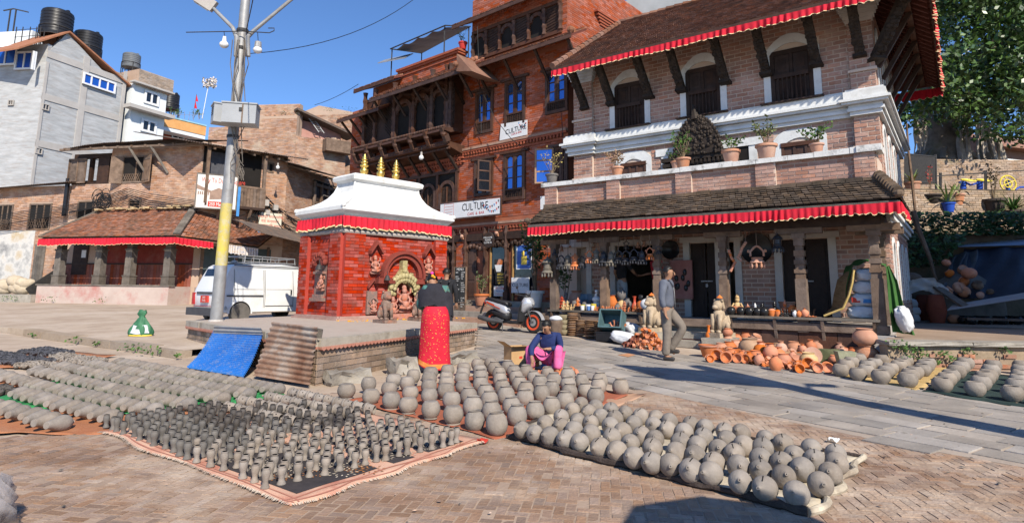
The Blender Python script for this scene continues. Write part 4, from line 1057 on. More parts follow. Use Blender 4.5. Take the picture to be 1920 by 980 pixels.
for(xa,ya,xb,yb,dep,h,lab)in((622,722,698,712,.26,.16,'rough grey stone block lying at the near corner of the platform'),(742,703,785,698,.32,.22,'stone block left of the woman in the red sari'),(846,684,897,673,.3,.15,'long flat stone step right of the woman in the red sari')):
 a,b=G(xa,ya),G(xb,yb);F=Fr((b-a)[:2],(a[0],a[1],a[2]));L_=np.linalg.norm((b-a)[:2])
 if F.N[1]<0:F.N=-F.N
 rough_block(F,0,L_,0,dep,-.03,h,.045,7).build('stone_block',m_stone,None,smooth=True,loc=a,label=lab,cat='stone')
g=G(634,712);weed(g[0],g[1]-.02,.1,14).build('weed',m_leaf,loc=g,label='small green weed beside the rough stone at the platform corner',cat='weed')
sc0=G(637.8,601,PZ);sc0[2]=0.
azR=R(44)
SRf=Fr((math.sin(azR),math.cos(azR)),(sc0[0],sc0[1],0))
def solve_len(F,x):
 lo,hi=0,6
 for _ in range(40):
  m=(lo+hi)/2;p=proj(F.p(m,0,PZ+.3))
  if(p[0]<x)==(F.U[0]>0):lo=m
  else:hi=m
 return lo
WR=solve_len(SRf,829)
azL=R(-48)
LFt=Fr((math.sin(azL),math.cos(azL)),(sc0[0],sc0[1],0));WL=solve_len(LFt,564)
lc=LFt.p(WL,0,0)
SL=Fr((-math.sin(azL),-math.cos(azL)),(lc[0],lc[1],0))
ZT=SRf.q(645,437,0)[1]
shrine=thing('shrine','red brick shrine with white curved roof and three gilded finials','shrine',(sc0[0],sc0[1],PZ))
rc=SRf.p(WR,0,0);bc=rc+(lc-sc0)
body=MB().slab([np.array([p[0],p[1],ZT])for p in(sc0,rc,bc,lc)],ZT-PZ).build('body',m_shrinem,shrine)
pw,pd=.50,.10
sets=[]
nich=(.66,1.26)
SW=rects(0,WR,PZ+.09,ZT,.235,.075,.009)
AC,AZ,AR_=WR*.545,PZ+1.02,.56
sets.append((SRf,0,rects(pw-.05,WR-.35,PZ+.09,ZT,.235,.075,.009,[(AC-.36,AC+.36,PZ,PZ+.95)])))
sets.append((SL,0,rects(.3,WL-.42,PZ+.09,ZT,.235,.075,.009,[(WL*.3,WL*.66,PZ+.55,PZ+1.45)])))
for F,u0,u1 in((SRf,-.02,pw),(SRf,WR-.36,WR+.02),(SL,-.02,.34),(SL,WL-.44,WL+.001)):
 MB().bx(F,u0,u1,-pd,-.002,PZ+.02,ZT-.002).build('pilaster',m_shrinem,shrine);sets.append((F,-pd,rects(u0,u1,PZ+.09,ZT,.235,.075,.009)))
lay(body,sets,m_shrine,300)
bs=MB().bx(SRf,-.16,WR+.1,-.20,0,PZ,PZ+.06).bx(SRf,-.1,WR+.06,-.15,0,PZ+.061,PZ+.1).bx(SL,-.1,WL+.14,-.19,0,PZ,PZ+.058).bx(SL,-.06,WL+.1,-.14,0,PZ+.059,PZ+.098)
bs.build('base_course',mat('base_pinkish',[(.34,.2,.16),(.46,.3,.25)],5,.95,.3),shrine)
def ringpts(e,z):return[SRf.p(-e,-e,z),SRf.p(WR+e,-e,z),SRf.p(WR+e,-e,z)+(lc-sc0)*(1+2*e/WL),SRf.p(-e,-e,z)+(lc-sc0)*(1+2*e/WL)]
cr_=MB()
prof=[(.0,0),(.075,.01),(.095,.05),(.075,.09),(.03,.10),(.03,.2),(.0,.2)]
def loft(profile,z0,mb,cap=True):
 rows=[[p for p in ringpts(e,z0+dz)]for e,dz in profile];k=len(rows)
 P=[q for r in rows for q in r]
 fs=[(i*4+j,i*4+(j+1)%4,(i+1)*4+(j+1)%4,(i+1)*4+j)for i in range(k-1)for j in range(4)]+[(3,2,1,0)]+([tuple(range((k-1)*4,k*4))]if cap else[])
 return mb.add(P,fs)
loft(prof,ZT,cr_).build('cornice',mat('cornice_grey',[(.33,.30,.27),(.45,.41,.37)],4,.9,.3,stain=(.2,.1,.08),samt=.5,sscale=4),shrine)
vz=ZT+.40
EV=.15
q=ringpts(EV-.01,vz);valance(shrine,[q[3],q[0],q[1],q[2]],.24,amp=.03,pitch=.14,hem=.025)
eaves=[(.02,.0),(EV-.1,.02),(EV-.03,.08),(EV,.1),(EV+.04,.13),(EV+.04,.20),(EV-.0,.22)]
slope=[(EV,.22),(EV-.10,.24),(EV-.25,.30),(EV-.39,.37),(EV-.51,.46),(EV-.61,.59),(EV-.66,.71),(EV-.67,.78),(EV-.63,.81),(EV-.58,.83),(EV-.56,.90),(EV-.59,.93),(EV-.67,.96)]
rf=MB();hz=vz-.02
zs=1.24
loft([(e,dz*zs)for e,dz in eaves+slope[1:]],hz,rf)
roofS=rf.build('roof',m_white,shrine)
ribs=MB()
for k in range(4):
 pts=[Vector(ringpts(e,hz+dz*zs+.01)[k])for e,dz in slope[:8]];ribs.tube(pts,.03,6)
for f_ in(.22,.48,.74):
 pts=[]
 for e,dz in slope[:7]:
  r_=ringpts(e,hz+dz*zs);pts.append(Vector(r_[0]+(r_[1]-r_[0])*f_)+Vector((0,0,.005)))
 ribs.tube(pts,.012,5)
for k in range(4):
 e,dz=EV+.05,.21*zs;ribs.ball(ringpts(e-.03,hz+dz)[k],.06,8,5)
ribs.build('hip_rib',m_white,roofS)
zr=hz+.96*zs
ra,rb=(np.array(ringpts(EV-.67,zr)[0])+ringpts(EV-.67,zr)[3])/2,(np.array(ringpts(EV-.67,zr)[1])+ringpts(EV-.67,zr)[2])/2
fin=[(.001,0),(.10,0),(.12,.03),(.075,.06),(.085,.10),(.105,.16),(.105,.21),(.07,.24),(.06,.26),(.10,.29),(.115,.32),(.08,.345),(.055,.36),(.09,.385),(.095,.41),(.06,.43),(.05,.45),(.075,.47),(.075,.49),(.04,.51),(.06,.53),(.05,.555),(.03,.57),(.035,.59),(.012,.63),(.001,.65)]
for lab,f_ in(('left',.25),('mid',.51),('right',.76)):
 p=ra+(rb-ra)*f_;p[2]=zr-.01
 MB().lathe([(r*1.0,z*.98)for r,z in fin],14,p).build('finial',m_goldm,shrine,smooth=2)
m_smoke=mat('sooty_red',[(.16,.035,.025),(.32,.06,.04)],3,.85,.3,40,stain=(.05,.035,.03),samt=.8,sscale=3)
nb=MB()
ring(SRf,AC,AZ,AR_,AR_+.07,-.20,-.005,-.15,math.pi+.15,20,nb);ring(SRf,AC,AZ,AR_-.10,AR_-.002,-.14,-.004,-.05,math.pi+.05,20,nb)
nb.build('arch',m_smoke,shrine)
for s in(-1,1):
 c=AC+s*AR_
 MB().bx(SRf,c-.24,c+.24,-.24,-.004,AZ-.17,AZ-.09).bx(SRf,c-.2,c+.2,-.2,-.003,AZ-.089,AZ-.04).build('arch_base',m_smoke,shrine)
 pil_=MB().bx(SRf,c-.15,c+.15,-.10,-.004,PZ+.1,AZ-.171).build('niche_pilaster',m_shrinem,shrine)
 lay(pil_,[(SRf,-.1,rects(c-.15,c+.15,PZ+.12,AZ-.18,.2,.07,.009))],m_shrine,0)
MB().bx(SRf,AC-.36,AC+.36,-.003,.004,PZ+.1,PZ+.95).build('niche',mat('niche_dark',[(.22,.03,.02),(.3,.05,.03)],4,.9,.2),shrine)
m_brass=mat('aged_brass',[(.32,.26,.11),(.50,.42,.22)],14,.55,.4,60,stain=(.16,.14,.08),samt=.7,sscale=12)
to=MB()
for k in range(14):
 a=math.pi*k/13;x=math.cos(a)*.40;z=math.sin(a)**.7*.42
 to.ball(SRf.p(AC+x,-.17,PZ+.62+z),.075,7,5,(1,.8,1))
 to.ball(SRf.p(AC+x*.78,-.2,PZ+.60+z*.8),.05,6,4)
ring(SRf,AC,PZ+.62,.26,.46,-.14,-.02,.1,math.pi-.1,12,to)
to.prism(SRf,[(AC-.3,PZ+.9),(AC+.3,PZ+.9),(AC+.08,PZ+1.2),(AC-.08,PZ+1.2)],-.15,-.03)
to.bx(SRf,AC-.07,AC+.07,-.17,-.02,PZ+1.14,PZ+1.42)
for i in range(40):to.ball(SRf.p(AC+rnd(-.25,.25),-.17,PZ+.88+rnd(0,.22)),rnd(.02,.045),6,4)
to.build('torana',m_brass,shrine)
m_idol=mat('vermilion_stone',[(.36,.15,.11),(.50,.26,.20)],14,.85,.4,50,stain=(.62,.16,.05),samt=.85,sscale=9)
def idol(F,u,v,z,s,parent,m,name='idol'):
 mb=MB();c=lambda a,b,d:F.p(u+a*s,v+b*s,z+d*s)
 mb.bx(F,u-.28*s,u+.28*s,v-.1*s,v+.1*s,z,z+.12*s)
 mb.ball(c(0,0,.3),.22*s,8,6,(1.1,.7,.8)).ball(c(0,-.02,.58),.16*s,8,6,(1,.7,1.2)).ball(c(0,-.03,.84),.11*s,8,6).ball(c(0,0,.95),.1*s,8,6,(1,1,1.2))
 for t in(-1,1):
  mb.tube([c(t*.15,-.02,.66),c(t*.26,-.06,.5),c(t*.14,-.16,.36)],[.06*s,.05*s,.04*s],6)
  mb.tube([c(t*.1,-.08,.25),c(t*.28,-.16,.2),c(0,-.2,.16)],[.09*s,.08*s,.06*s],6)
  mb.tube([c(t*.14,.0,.68),c(t*.32,.0,.78),c(t*.30,-.02,.95)],[.05*s,.04*s,.035*s],6)
 return mb.build(name,m,parent,smooth=2)
idol(SRf,AC,-.16,PZ+.16,.62,shrine,m_idol);idol(SRf,AC-.33,-.18,PZ+.1,.42,shrine,m_idol);idol(SRf,AC+.34,-.18,PZ+.1,.42,shrine,m_idol)
MB().bx(SRf,AC-.45,AC+.45,-.34,-.004,PZ+.02,PZ+.14).bx(SRf,AC-.4,AC+.4,-.5,-.341,PZ+.02,PZ+.07).build('altar_step',m_idol,shrine)
m_sniche=mat('sooty_stone',[(.17,.12,.10),(.30,.20,.17)],8,.9,.4,40,stain=(.5,.12,.05),samt=.7,sscale=8)
for du,zz in((-.80,1.12),(.80,1.12),(-.82,.25),(.80,.25)):
 c=AC+du
 if zz>.5:
  MB().prism(SRf,[(c-.17,PZ+zz+.42),(c,PZ+zz+.66),(c+.17,PZ+zz+.42),(c+.17,PZ+zz+.50),(c,PZ+zz+.74),(c-.17,PZ+zz+.50)],-.16,-.004).build('pediment',m_smoke,shrine)
  idol(SRf,c,-.06,PZ+zz-.05,.42,shrine,m_idol,'relief')
 else:
  MB().prism(SRf,[(c-.15,PZ+zz+.48),(c,PZ+zz+.66),(c+.15,PZ+zz+.48),(c+.15,PZ+zz+.53),(c,PZ+zz+.72),(c-.15,PZ+zz+.53)],-.1,-.004).build('pediment',m_smoke,shrine)
  MB().bx(SRf,c-.16,c+.16,-.07,-.003,PZ+zz-.12,PZ+zz+.42).build('niche_slab',m_sniche,shrine)
  o=MB();ring(SRf,c,PZ+zz+.15,.09,.13,-.11,-.07,0,math.pi,8,o);o.build('niche_arch',m_sniche,shrine);idol(SRf,c,-.09,PZ+zz-.1,.3,shrine,m_idol,'relief')
c=WL*.48
o=MB().bx(SL,c-.26,c+.26,-.004,.002,PZ+.52,PZ+1.35).build('niche',m_sniche,shrine)
v=MB()
for i in range(7):
 a=math.pi*(i+.5)/7;v.ball(SL.p(c+math.cos(a)*.24,-.05,PZ+1.28+math.sin(a)*.24),.075,6,5)
ring(SL,c,PZ+1.26,.13,.19,-.1,-.003,0,math.pi,10,v);v.build('niche_arch',m_smoke,shrine)
MB().bx(SL,c-.24,c+.24,-.08,-.003,PZ+1.06,PZ+1.12).bx(SL,c-.28,c+.28,-.12,-.003,PZ+.42,PZ+.5).bx(SL,c-.2,c+.2,-.09,-.003,PZ+.5,PZ+.58).build('niche_sill',m_sniche,shrine)
idol(SL,c+.12,-.05,PZ+.66,.38,shrine,m_idol,'relief')
def bell(p,s,lab):
 t=thing('bell',lab,'bell',p);p=np.array(p)
 MB().lathe([(.075*s,-.12*s),(.08*s,-.11*s),(.055*s,-.06*s),(.05*s,-.02*s),(.03*s,.0),(.001,.01)],12,p).build('body',m_iron,t,smooth=True)
 MB().tube([p,p+(0,0,.1*s)],.008*s,5).build('hanger',m_iron,t)
bell(SL.p(c+.17,-.16,PZ+1.28),1.1,'bronze bell hung at the niche on the left face of the shrine')
bell(SRf.p(AC-.6,-.3,AZ+.02),1.0,'bronze bell hung left of the arch on the shrine front')
bell(SRf.p(AC+.62,-.3,AZ+.02),1.0,'bronze bell hung right of the arch on the shrine front')
bell(SRf.p(AC+.42,-.3,PZ+.42),1.3,'bronze bell beside the small idol on the shrine front')
def lion(loc,s,rz,lab,m):
 t=thing('stone_lion',lab,'statue',loc);o=np.array(loc);F=Fr((math.cos(rz),math.sin(rz)),o)
 mb=MB();c=lambda a,b,d:F.p(a*s,b*s,d*s)
 mb.ball(c(0,.12,.30),.20*s,10,8,(1,1.15,1.3)).ball(c(0,-.02,.50),.19*s,10,8,(1,.85,1.25)).ball(c(0,-.06,.80),.155*s,10,8,(1,1,1)).ball(c(0,-.18,.76),.09*s,8,6,(1.1,1,.8)).ball(c(0,-.01,.86),.15*s,9,6,(1.15,.9,.8))
 for k in range(10):
  a=math.pi*k/9;mb.ball(c(math.cos(a)*.16,.0,.74+math.sin(a)*.16),.05*s,6,4)
 for q in(-1,1):
  mb.tube([c(q*.12,-.12,.55),c(q*.12,-.17,.3),c(q*.12,-.17,.08)],[.085*s,.065*s,.06*s],8).ball(c(q*.12,-.22,.05),.075*s,8,5,(1,1.4,.7))
  mb.ball(c(q*.17,.1,.2),.13*s,8,6,(.7,1.2,1.2)).ball(c(q*.18,-.04,.05),.07*s,8,5,(.9,1.7,.7))
  mb.ball(c(q*.13,-.02,.95),.045*s,6,5)
 mb.tube([c(0,.3,.1),c(.05,.38,.3),c(.02,.32,.5)],[.05*s,.045*s,.06*s],6)
 mb.build('body',m,t,smooth=2)
 MB().bx(F,-.25*s,.25*s,-.34*s,.38*s,-.12*s,.015*s).build('base',m,t)
 return t
m_lion=mat('lion_stone',[(.16,.11,.085),(.28,.19,.15)],9,.85,.4,40,stain=(.42,.12,.05),samt=.6,sscale=7)
azs=math.atan2(SRf.U[1],SRf.U[0])
g=G(722,606,PZ);lion((g[0],g[1],PZ+.07),.62,azs,'small dark stone lion left of the shrine altar',m_lion)
g=G(786,602,PZ);lion((g[0],g[1],PZ+.07),.62,azs,'small dark stone lion right of the shrine altar beside the woman',m_lion)
fl=MB()
for i in range(70):
 u=rnd(-.3,WR);v=-rnd(.25,.95);fl.ball(SRf.p(u,v,PZ+.02),rnd(.012,.03),6,3,(1,1,.5))
fl.build('petals',mat('marigold',[(.7,.25,.02),(.8,.45,.03)],9,.8,0),loc=(sc0[0],sc0[1],PZ),kind='stuff',label='scattered orange and yellow flower petals on the shrine platform',cat='petals')
CO=np.array([-14.7,26.0,0])
CF=Fr((math.sin(R(102)),math.cos(R(102))),CO)
HCn=thing('corner_house','old brick corner house with wooden windows, tiled arcade and red cloth valance','house',(CO[0],CO[1],.5))
def cq(x,y,v=0):return CF.q(x,y,v)
vU=1.3
CW=CF.p(.15,vU,0)
C2=Fr((math.sin(R(45)),math.cos(R(45))),CW)
C3=Fr((math.sin(R(14)),math.cos(R(14))),C2.p(4.05,0,0))
l2,l3=4.05,7.5
uwl=cq(138,330,vU)[0]
hl=[(cq(232,300,vU)[0],cq(284,300,vU)[0],6.15,7.45),(cq(243,375,vU)[0],cq(266,375,vU)[0],4.9,5.35),(cq(147,380,vU)[0],cq(178,380,vU)[0],4.3,5.35)]
uwin=cq(206,330,vU)[0]
wl_=MB().bx(CF,uwin,.15,vU,vU+.4,.5,7.9).bx(CF,uwl,uwin,vU,vU+.4,.5,6.15).bx(C2,0,l2,0,.4,.5,8.0).bx(C3,0,l3,0,.4,.5,7.6).build('wall',m_mortarC,HCn)
h2=[(.05,2.75,5.0,7.9),(3.05,3.35,7.0,7.5)]
sets=[(CF,vU,rects(uwin,.15,3.6,7.8,.24,.082,.012,hl)),(CF,vU,rects(uwl,uwin,3.6,6.15,.24,.082,.012,hl)),(C2,0,rects(0,l2,3.4,7.9,.24,.082,.012,h2)),(C3,0,rects(0,l3,2.5,7.4,.24,.082,.012,[(2.4,6.5,4.6,7.2)]))]
lay(wl_,sets,m_brickC,300)
def plain_window(F,parent,r,v=0,m=None,pane=None,mull=1,rows=1,w_=.07,proud=.05,sill=True):
 a,b,z0,z1=r
 o=MB().bx(F,a,a+w_,v-proud,v,z0,z1).bx(F,b-w_,b,v-proud,v,z0,z1).bx(F,a+w_,b-w_,v-proud,v,z1-w_,z1).bx(F,a+w_,b-w_,v-proud,v,z0,z0+w_).build('window',m or m_woodold,parent,loc=F.p((a+b)/2,v,z0))
 MB().bx(F,a+w_,b-w_,v-.012,v+.002,z0+w_,z1-w_).build('pane',pane or m_dark,o)
 if mull or rows>1:
  s=MB()
  for i in range(1,mull+1):u=a+(b-a)*i/(mull+1);s.bx(F,u-w_*.4,u+w_*.4,v-proud*.8,v-.013,z0+w_,z1-w_)
  for i in range(1,rows):z=z0+(z1-z0)*i/rows;s.bx(F,a+w_,b-w_,v-proud*.7,v-.013,z-w_*.3,z+w_*.3)
  s.build('sash',m or m_woodold,o)
 return o
def shutter(F,parent,u,v,z0,z1,wd,ang,m):
 U=F.U*math.cos(ang)-F.N*math.sin(ang);LF=Fr((U[0],U[1]),F.p(u,v,0));s=MB().bx(LF,0,wd,-.02,.02,z0,z1)
 for z in(z0+.1,z1-.2):s.bx(LF,.02,wd-.02,-.035,-.021,z,z+.1)
 return s.build('shutter',m,parent)
w1=plain_window(CF,HCn,hl[0],vU,mull=1)
shutter(CF,w1,hl[0][0]+.05,vU-.05,6.12,7.4,.5,R(140),m_woodold);shutter(CF,w1,hl[0][1]-.35,vU-.06,6.12,7.4,.75,R(25),m_woodold)
lt=MB()
for k in range(8):u=hl[0][0]+.08+k*.11;lt.beam(CF.p(u,vU-.03,6.2),CF.p(u+.22,vU-.03,6.6),.02).beam(CF.p(u+.22,vU-.035,6.2),CF.p(u,vU-.035,6.6),.02)
lt.build('lattice',m_woodold,w1)
plain_window(CF,HCn,hl[1],vU,mull=0,rows=3);plain_window(CF,HCn,hl[2],vU,mull=1)
def post(F,u,v,z0,z1,w_,m=None,name='timber_post',par=None):return MB().bx(F,u-w_/2,u+w_/2,v,v+w_,z0,z1).build(name,m or m_wood,par or HCn)
for x in(142,168,184,205):post(CF,cq(x,300,vU)[0],vU+.1,6.15,7.6,.16,m_wood)
MB().bx(CF,uwl-.1,uwin,vU+.02,vU+.3,7.45,7.65).bx(CF,uwl-.1,uwin,vU+.02,vU+.3,6.151,6.25).build('timber_rail',m_wood,HCn)
a=cq(131,330,vU)[0]
w2_=plain_window(CF,HCn,(a,cq(168,300,vU)[0],6.2,7.4),vU-.1,mull=1,m=m_woodold,pane=m_woodold)
MB().bx(CF,cq(186,300,vU)[0],cq(204,300,vU)[0],vU+.05,vU+.09,6.25,7.45).build('shutter',m_wood,w2_)
m_corr=mat('corrugated_rust',[(.07,.055,.048),(.14,.105,.085)],3,.75,.2,30,stain=(.22,.12,.07),samt=.5,sscale=2)
def corrugated(p0,p1,p2,p3,pitch=.11,amp=.02,nv=6,mb=None):
 p0,p1,p2,p3=[np.array(p,float)for p in(p0,p1,p2,p3)];L=np.linalg.norm(p1-p0);n=max(8,int(L/pitch*6));nr=np.cross(p1-p0,p3-p0);nr/=np.linalg.norm(nr)
 mb=mb or MB()
 f=lambda s,t:(p0*(1-s)+p1*s)*(1-t)+(p3*(1-s)+p2*s)*t+nr*amp*math.sin(2*math.pi*s*L/pitch)
 mb.grid(f,n,nv);mb.grid(lambda s,t:f(s,t)-nr*.006,n,nv)
 return mb
ze=cq(250,268,vU-.7)[1]
rp=MB();segs=[(128,278),(160,272),(195,268),(240,266),(300,262),(352,262)]
for(xa,ya),(xb,yb)in zip(segs[:-1],segs[1:]):
 ua,za=cq(xa,ya,vU-.75);ub_,zb_=cq(xb,yb,vU-.75)
 corrugated(CF.p(ua,vU-.75,za),CF.p(ub_,vU-.75,zb_),CF.p(ub_,vU+3.5,zb_+1.0),CF.p(ua,vU+3.5,za+1.0),mb=rp)
ea=C2.q(340,262,-.8);eb=C2.q(500,286,-.8)
corrugated(C2.p(ea[0],-.8,ea[1]),C2.p(l2+.7,-.8,eb[1]),C2.p(l2+.5,3.2,eb[1]+.9),C2.p(ea[0]-1,3.2,ea[1]+.9),mb=rp)
ec=C3.q(497,287,-1.0);ed=C3.q(642,334,-1.0)
corrugated(C3.p(-.6,-1.0,ec[1]),C3.p(ed[0],-1.0,ed[1]),C3.p(ed[0],2.5,ed[1]+.9),C3.p(-.6,2.5,ec[1]+.9),mb=rp)
rfC=rp.build('roof',m_corr,HCn)
rf_=MB()
for u in np.arange(uwl,.3,.75):rf_.beam(CF.p(u,vU-.65,ze-.12),CF.p(u,vU+.4,ze+.12),.09)
for u in np.arange(.3,l2,.6):rf_.beam(C2.p(u,-.7,ea[1]-.12),C2.p(u,.2,ea[1]+.12),.09)
for u in np.arange(0,7.2,.6):z=ec[1]+(ed[1]-ec[1])*u/7.2;rf_.beam(C3.p(u,-.9,z-.12),C3.p(u,.2,z+.14),.08)
rf_.bx(CF,uwl-.3,.6,vU-.62,vU-.52,ze-.2,ze-.1).build('rafters',m_woodold,rfC)
for x in(260,300):u=cq(x,290,vU)[0];strut(CF.p(u+.55,vU-.03,6.55),CF.p(u,vU-.6,ze-.15),.12,HCn,m_woodgrey,carve=False)
MB().bx(C2,.1,2.8,-.55,-.001,5.0,5.12).build('balcony_floor',m_wood,HCn)
MB().bx(C2,.05,2.75,-.004,.002,5.12,7.8).build('recess',m_dark,HCn)
bal=MB().bx(C2,.1,2.8,-.56,-.48,6.0,6.1).build('balcony_rail',m_woodold,HCn)
for i in range(18):u=.14+i*.15;MB().bx(C2,u,u+.135,-.545,-.515,5.12,6.0).build('balcony_board',m_woodold,bal)
for u in(.12,1.4,2.72):post(C2,u,-.55,5.12,7.9,.13,m_woodold)
strut(C2.p(.8,-.02,4.2),C2.p(.8,-.5,5.0),.1,HCn,m_woodold,carve=False);strut(C2.p(2.2,-.02,4.2),C2.p(2.2,-.5,5.0),.1,HCn,m_woodold,carve=False)
MB().bx(C2,.3,1.0,-.01,-.005,5.2,7.6).build('curtain',mat('dull_cloth',[(.06,.06,.07),(.1,.1,.11)],6,.9,.1),HCn)
plain_window(C2,HCn,h2[1],0,mull=0)
wb=MB().bx(C3,2.3,6.6,-.25,-.1,6.85,7.0).bx(C3,2.3,6.6,-.25,-.1,5.85,6.0).bx(C3,2.3,6.6,-.45,-.1,4.75,4.9).bx(C3,2.2,6.7,-.5,-.3,5.5,5.6).build('window_bank',m_woodold,HCn,loc=C3.p(4.4,0,5))
MB().bx(C3,2.4,6.5,-.06,.0,4.6,7.2).build('recess',m_dark,wb)
for i in range(7):u=2.35+i*.68;post(C3,u,-.22,4.9,7.1,.12,m_woodold,par=wb)
for i in range(6):
 u=2.45+i*.68;MB().bx(C3,u+.06,u+.5,-.12,-.09,6.05,6.8).build('lattice',m_wood,wb)
for i in range(9):MB().bx(C3,2.3+i*.48,2.75+i*.48,-.4,-.37,4.95+rnd(0,.02),5.45).build('board',m_woodold,wb)
MB().tube([C3.p(2.6,-.55,6.35),C3.p(4.4,-.5,6.3),C3.p(6.3,-.55,6.42)],.05,6).build('bamboo_pole',m_woodgrey,wb)
gzC=.5
le,lz0=-.45,3.42
A1_,A2_=CF.p(cq(72,448,le)[0],le,cq(72,448,le)[1]+.06),CF.p(cq(331,442,le)[0],le,cq(331,442,le)[1]+.0)
A3_,A4_=CF.p(.0,vU,4.9),CF.p(cq(190,389,vU)[0],vU,4.88)
ee=C2.q(484,462,-1.1);B2_=C2.p(ee[0],-1.1,ee[1]);B3_=C2.p(3.6,-.02,4.0)
lo_=MB().add([A1_,A2_,A3_,A4_,B2_,B3_],[(0,1,2,3),(1,4,5,2)]).add([p-np.array([0,0,.09])for p in(A1_,A2_,A3_,A4_,B2_,B3_)],[(3,2,1,0),(2,5,4,1)]).build('lower_roof',m_woodold,HCn)
tiles(A1_,A2_,A3_,A4_,.15,.12,.035).build('tile_field',m_tileC,lo_,kind='stuff');tiles(A2_,B2_,B3_,A3_,.15,.12,.035).build('tile_field',m_tileC,lo_,kind='stuff')
hp=MB();p,q=A3_,A2_
for k in range(9):hp.beam(p+(q-p)*k/9.+(0,0,.08),p+(q-p)*(k+1.02)/9.+(0,0,.08),.3,.1)
for k in range(14):hp.beam(A4_+(A1_-A4_)*k/14.+(0,0,.05),A4_+(A1_-A4_)*(k+1.02)/14.+(0,0,.05),.16,.08)
hp.build('hip_tiles',m_woodgrey,lo_,kind='stuff')
deb=MB()
for i in range(60):
 f_=rnd(0,1);p=A4_+(A3_-A4_)*f_+CF.N*rnd(-.4,-.05);deb.box((p[0],p[1],p[2]+.02+rnd(-.05,.05)),(rnd(.1,.3),rnd(.08,.2),.05),rnd(0,3))
deb.build('rubble',mat('rubble_ochre',[(.42,.30,.16),(.55,.42,.25)],5,.95,.2),lo_,kind='stuff')
vp=[A1_+(.05,-.05,-.06),A2_+(.0,-.06,-.06),A2_+(B2_-A2_)*.42+(.05,-.06,-.08)]
valance(lo_,vp,.27,amp=.03,pitch=.16)
fr_,_f=frill([A2_+(B2_-A2_)*.55+(.05,-.06,-.1),B2_+(.05,-.06,-.1)],.35,amp=.02);fr_.build('printed_valance',mat('printed_cloth',[(.5,.36,.28),(.6,.55,.5),(.2,.25,.4)],9,.8,0),lo_,smooth=2)
pz=1.36
m_plinth=mat('plinth_wash',[(.47,.36,.31),(.56,.46,.40)],1.5,.9,.15,30,stain=(.45,.15,.13),samt=.75,sscale=.8)
plc=MB().bx(CF,-6.7,.15,0,vU,.2,pz).bx(C2,.15,l2+.2,-1.15,-.01,.2,pz-.02).build('plinth',m_plinth,HCn)
MB().bx(CF,-6.75,.2,-.04,.3,pz+.001,pz+.06).build('plinth_edge',m_woodgrey,HCn)
for x in(105,181,238,311):
 u=cq(x,530,.12)[0];mb=MB().bx(CF,u-.19,u+.19,.03,.4,pz+.06,pz+.42).bx(CF,u-.21,u+.21,.01,.42,pz+.42,pz+.47).bx(CF,u-.16,u+.16,.06,.37,pz+.471,pz+1.55).bx(CF,u-.19,u+.19,.03,.4,pz+1.551,pz+1.62).bx(CF,u-.14,u+.14,.08,.35,pz+1.621,pz+1.95).bx(CF,u-.35,u+.35,.08,.36,pz+1.951,pz+2.1)
 mb.build('post',m_woodgrey,HCn)
MB().bx(CF,-6.7,.2,.05,.4,pz+2.101,pz+2.25).build('beam',m_wood,HCn)
m_redwall=mat('dull_red_wall',[(.20,.028,.02),(.29,.05,.035)],2,.85,.15,stain=(.30,.16,.12),samt=.4,sscale=1.5)
MB().bx(CF,cq(185,500,vU)[0],.14,vU-.02,vU-.003,pz+1.0,pz+2.3).build('red_panel',m_redwall,HCn)
u0,u1=cq(110,500,vU)[0],.14;n=44
m_redboard=mat('red_board',[(.22,.05,.025),(.30,.085,.045)],4,.8,.2,isl=.2)
for i in range(n):u=u0+(u1-u0)*i/n;MB().bx(CF,u,u+(u1-u0)/n-.012,vU-.04,vU-.004,pz,pz+.98).build('wainscot_board',m_redboard,HCn)
MB().bx(CF,u0,u1,vU-.07,vU-.041,pz+.98,pz+1.04).build('dado_rail',m_wood,HCn)
a,b=cq(138,480,vU)[0],cq(166,480,vU)[0]
d=MB().bx(CF,a,b,vU-.05,vU-.02,pz+.5,pz+2.1).build('door',m_wood,HCn);MB().bx(CF,b-.35,b-.1,vU-.056,vU-.051,pz+1.3,pz+1.65).build('notice',m_paper,d)
MB().bx(C2,.3,3.5,-.02,-.003,1.4,3.2).build('door_panel',mat('door_teal',[(.05,.075,.075),(.09,.12,.12)],4,.7,.2),HCn)
for i in range(5):MB().bx(C2,.3+i*.75,.42+i*.75,-.06,-.021,1.4,3.3).build('door_post',m_woodold,HCn)
vL=vU+.15
uA,uB=cq(-60,400,vL)[0],uwl
wing=MB().bx(CF,uA,uB,vL,vL+.4,.3,cq(60,350,vL)[1]).build('wing_wall',m_mortarC,HCn)
wl=[(cq(-5,400,vL)[0],cq(25,400,vL)[0],4.0,5.3),(cq(55,400,vL)[0],cq(97,400,vL)[0],4.0,5.3)]
lay(wing,[(CF,vL,rects(uA,uB,1.2,cq(60,352,vL)[1],.24,.082,.012,wl))],m_brickC,0)
for r in wl:
 o=plain_window(CF,HCn,r,vL,mull=2);lt=MB()
 for k in range(7):u=r[0]+.07+k*(r[1]-r[0]-.3)/7;lt.beam(CF.p(u,vL-.03,4.1),CF.p(u+.22,vL-.03,4.55),.02).beam(CF.p(u+.22,vL-.035,4.1),CF.p(u,vL-.035,4.55),.02)
 lt.build('lattice',m_woodold,o)
a,b=cq(0,352,vL-.5),cq(136,340,vL-.5)
corrugated(CF.p(uA,vL-.5,a[1]-.1),CF.p(b[0],vL-.5,b[1]),CF.p(b[0],vL+2,b[1]+.5),CF.p(uA,vL+2,a[1]+.5)).build('wing_roof',m_corr,HCn)
mu=MB();m_mur=mat('mural_paint',[(.22,.22,.22),(.60,.58,.54),(.48,.36,.2)],1.4,.9,.1)
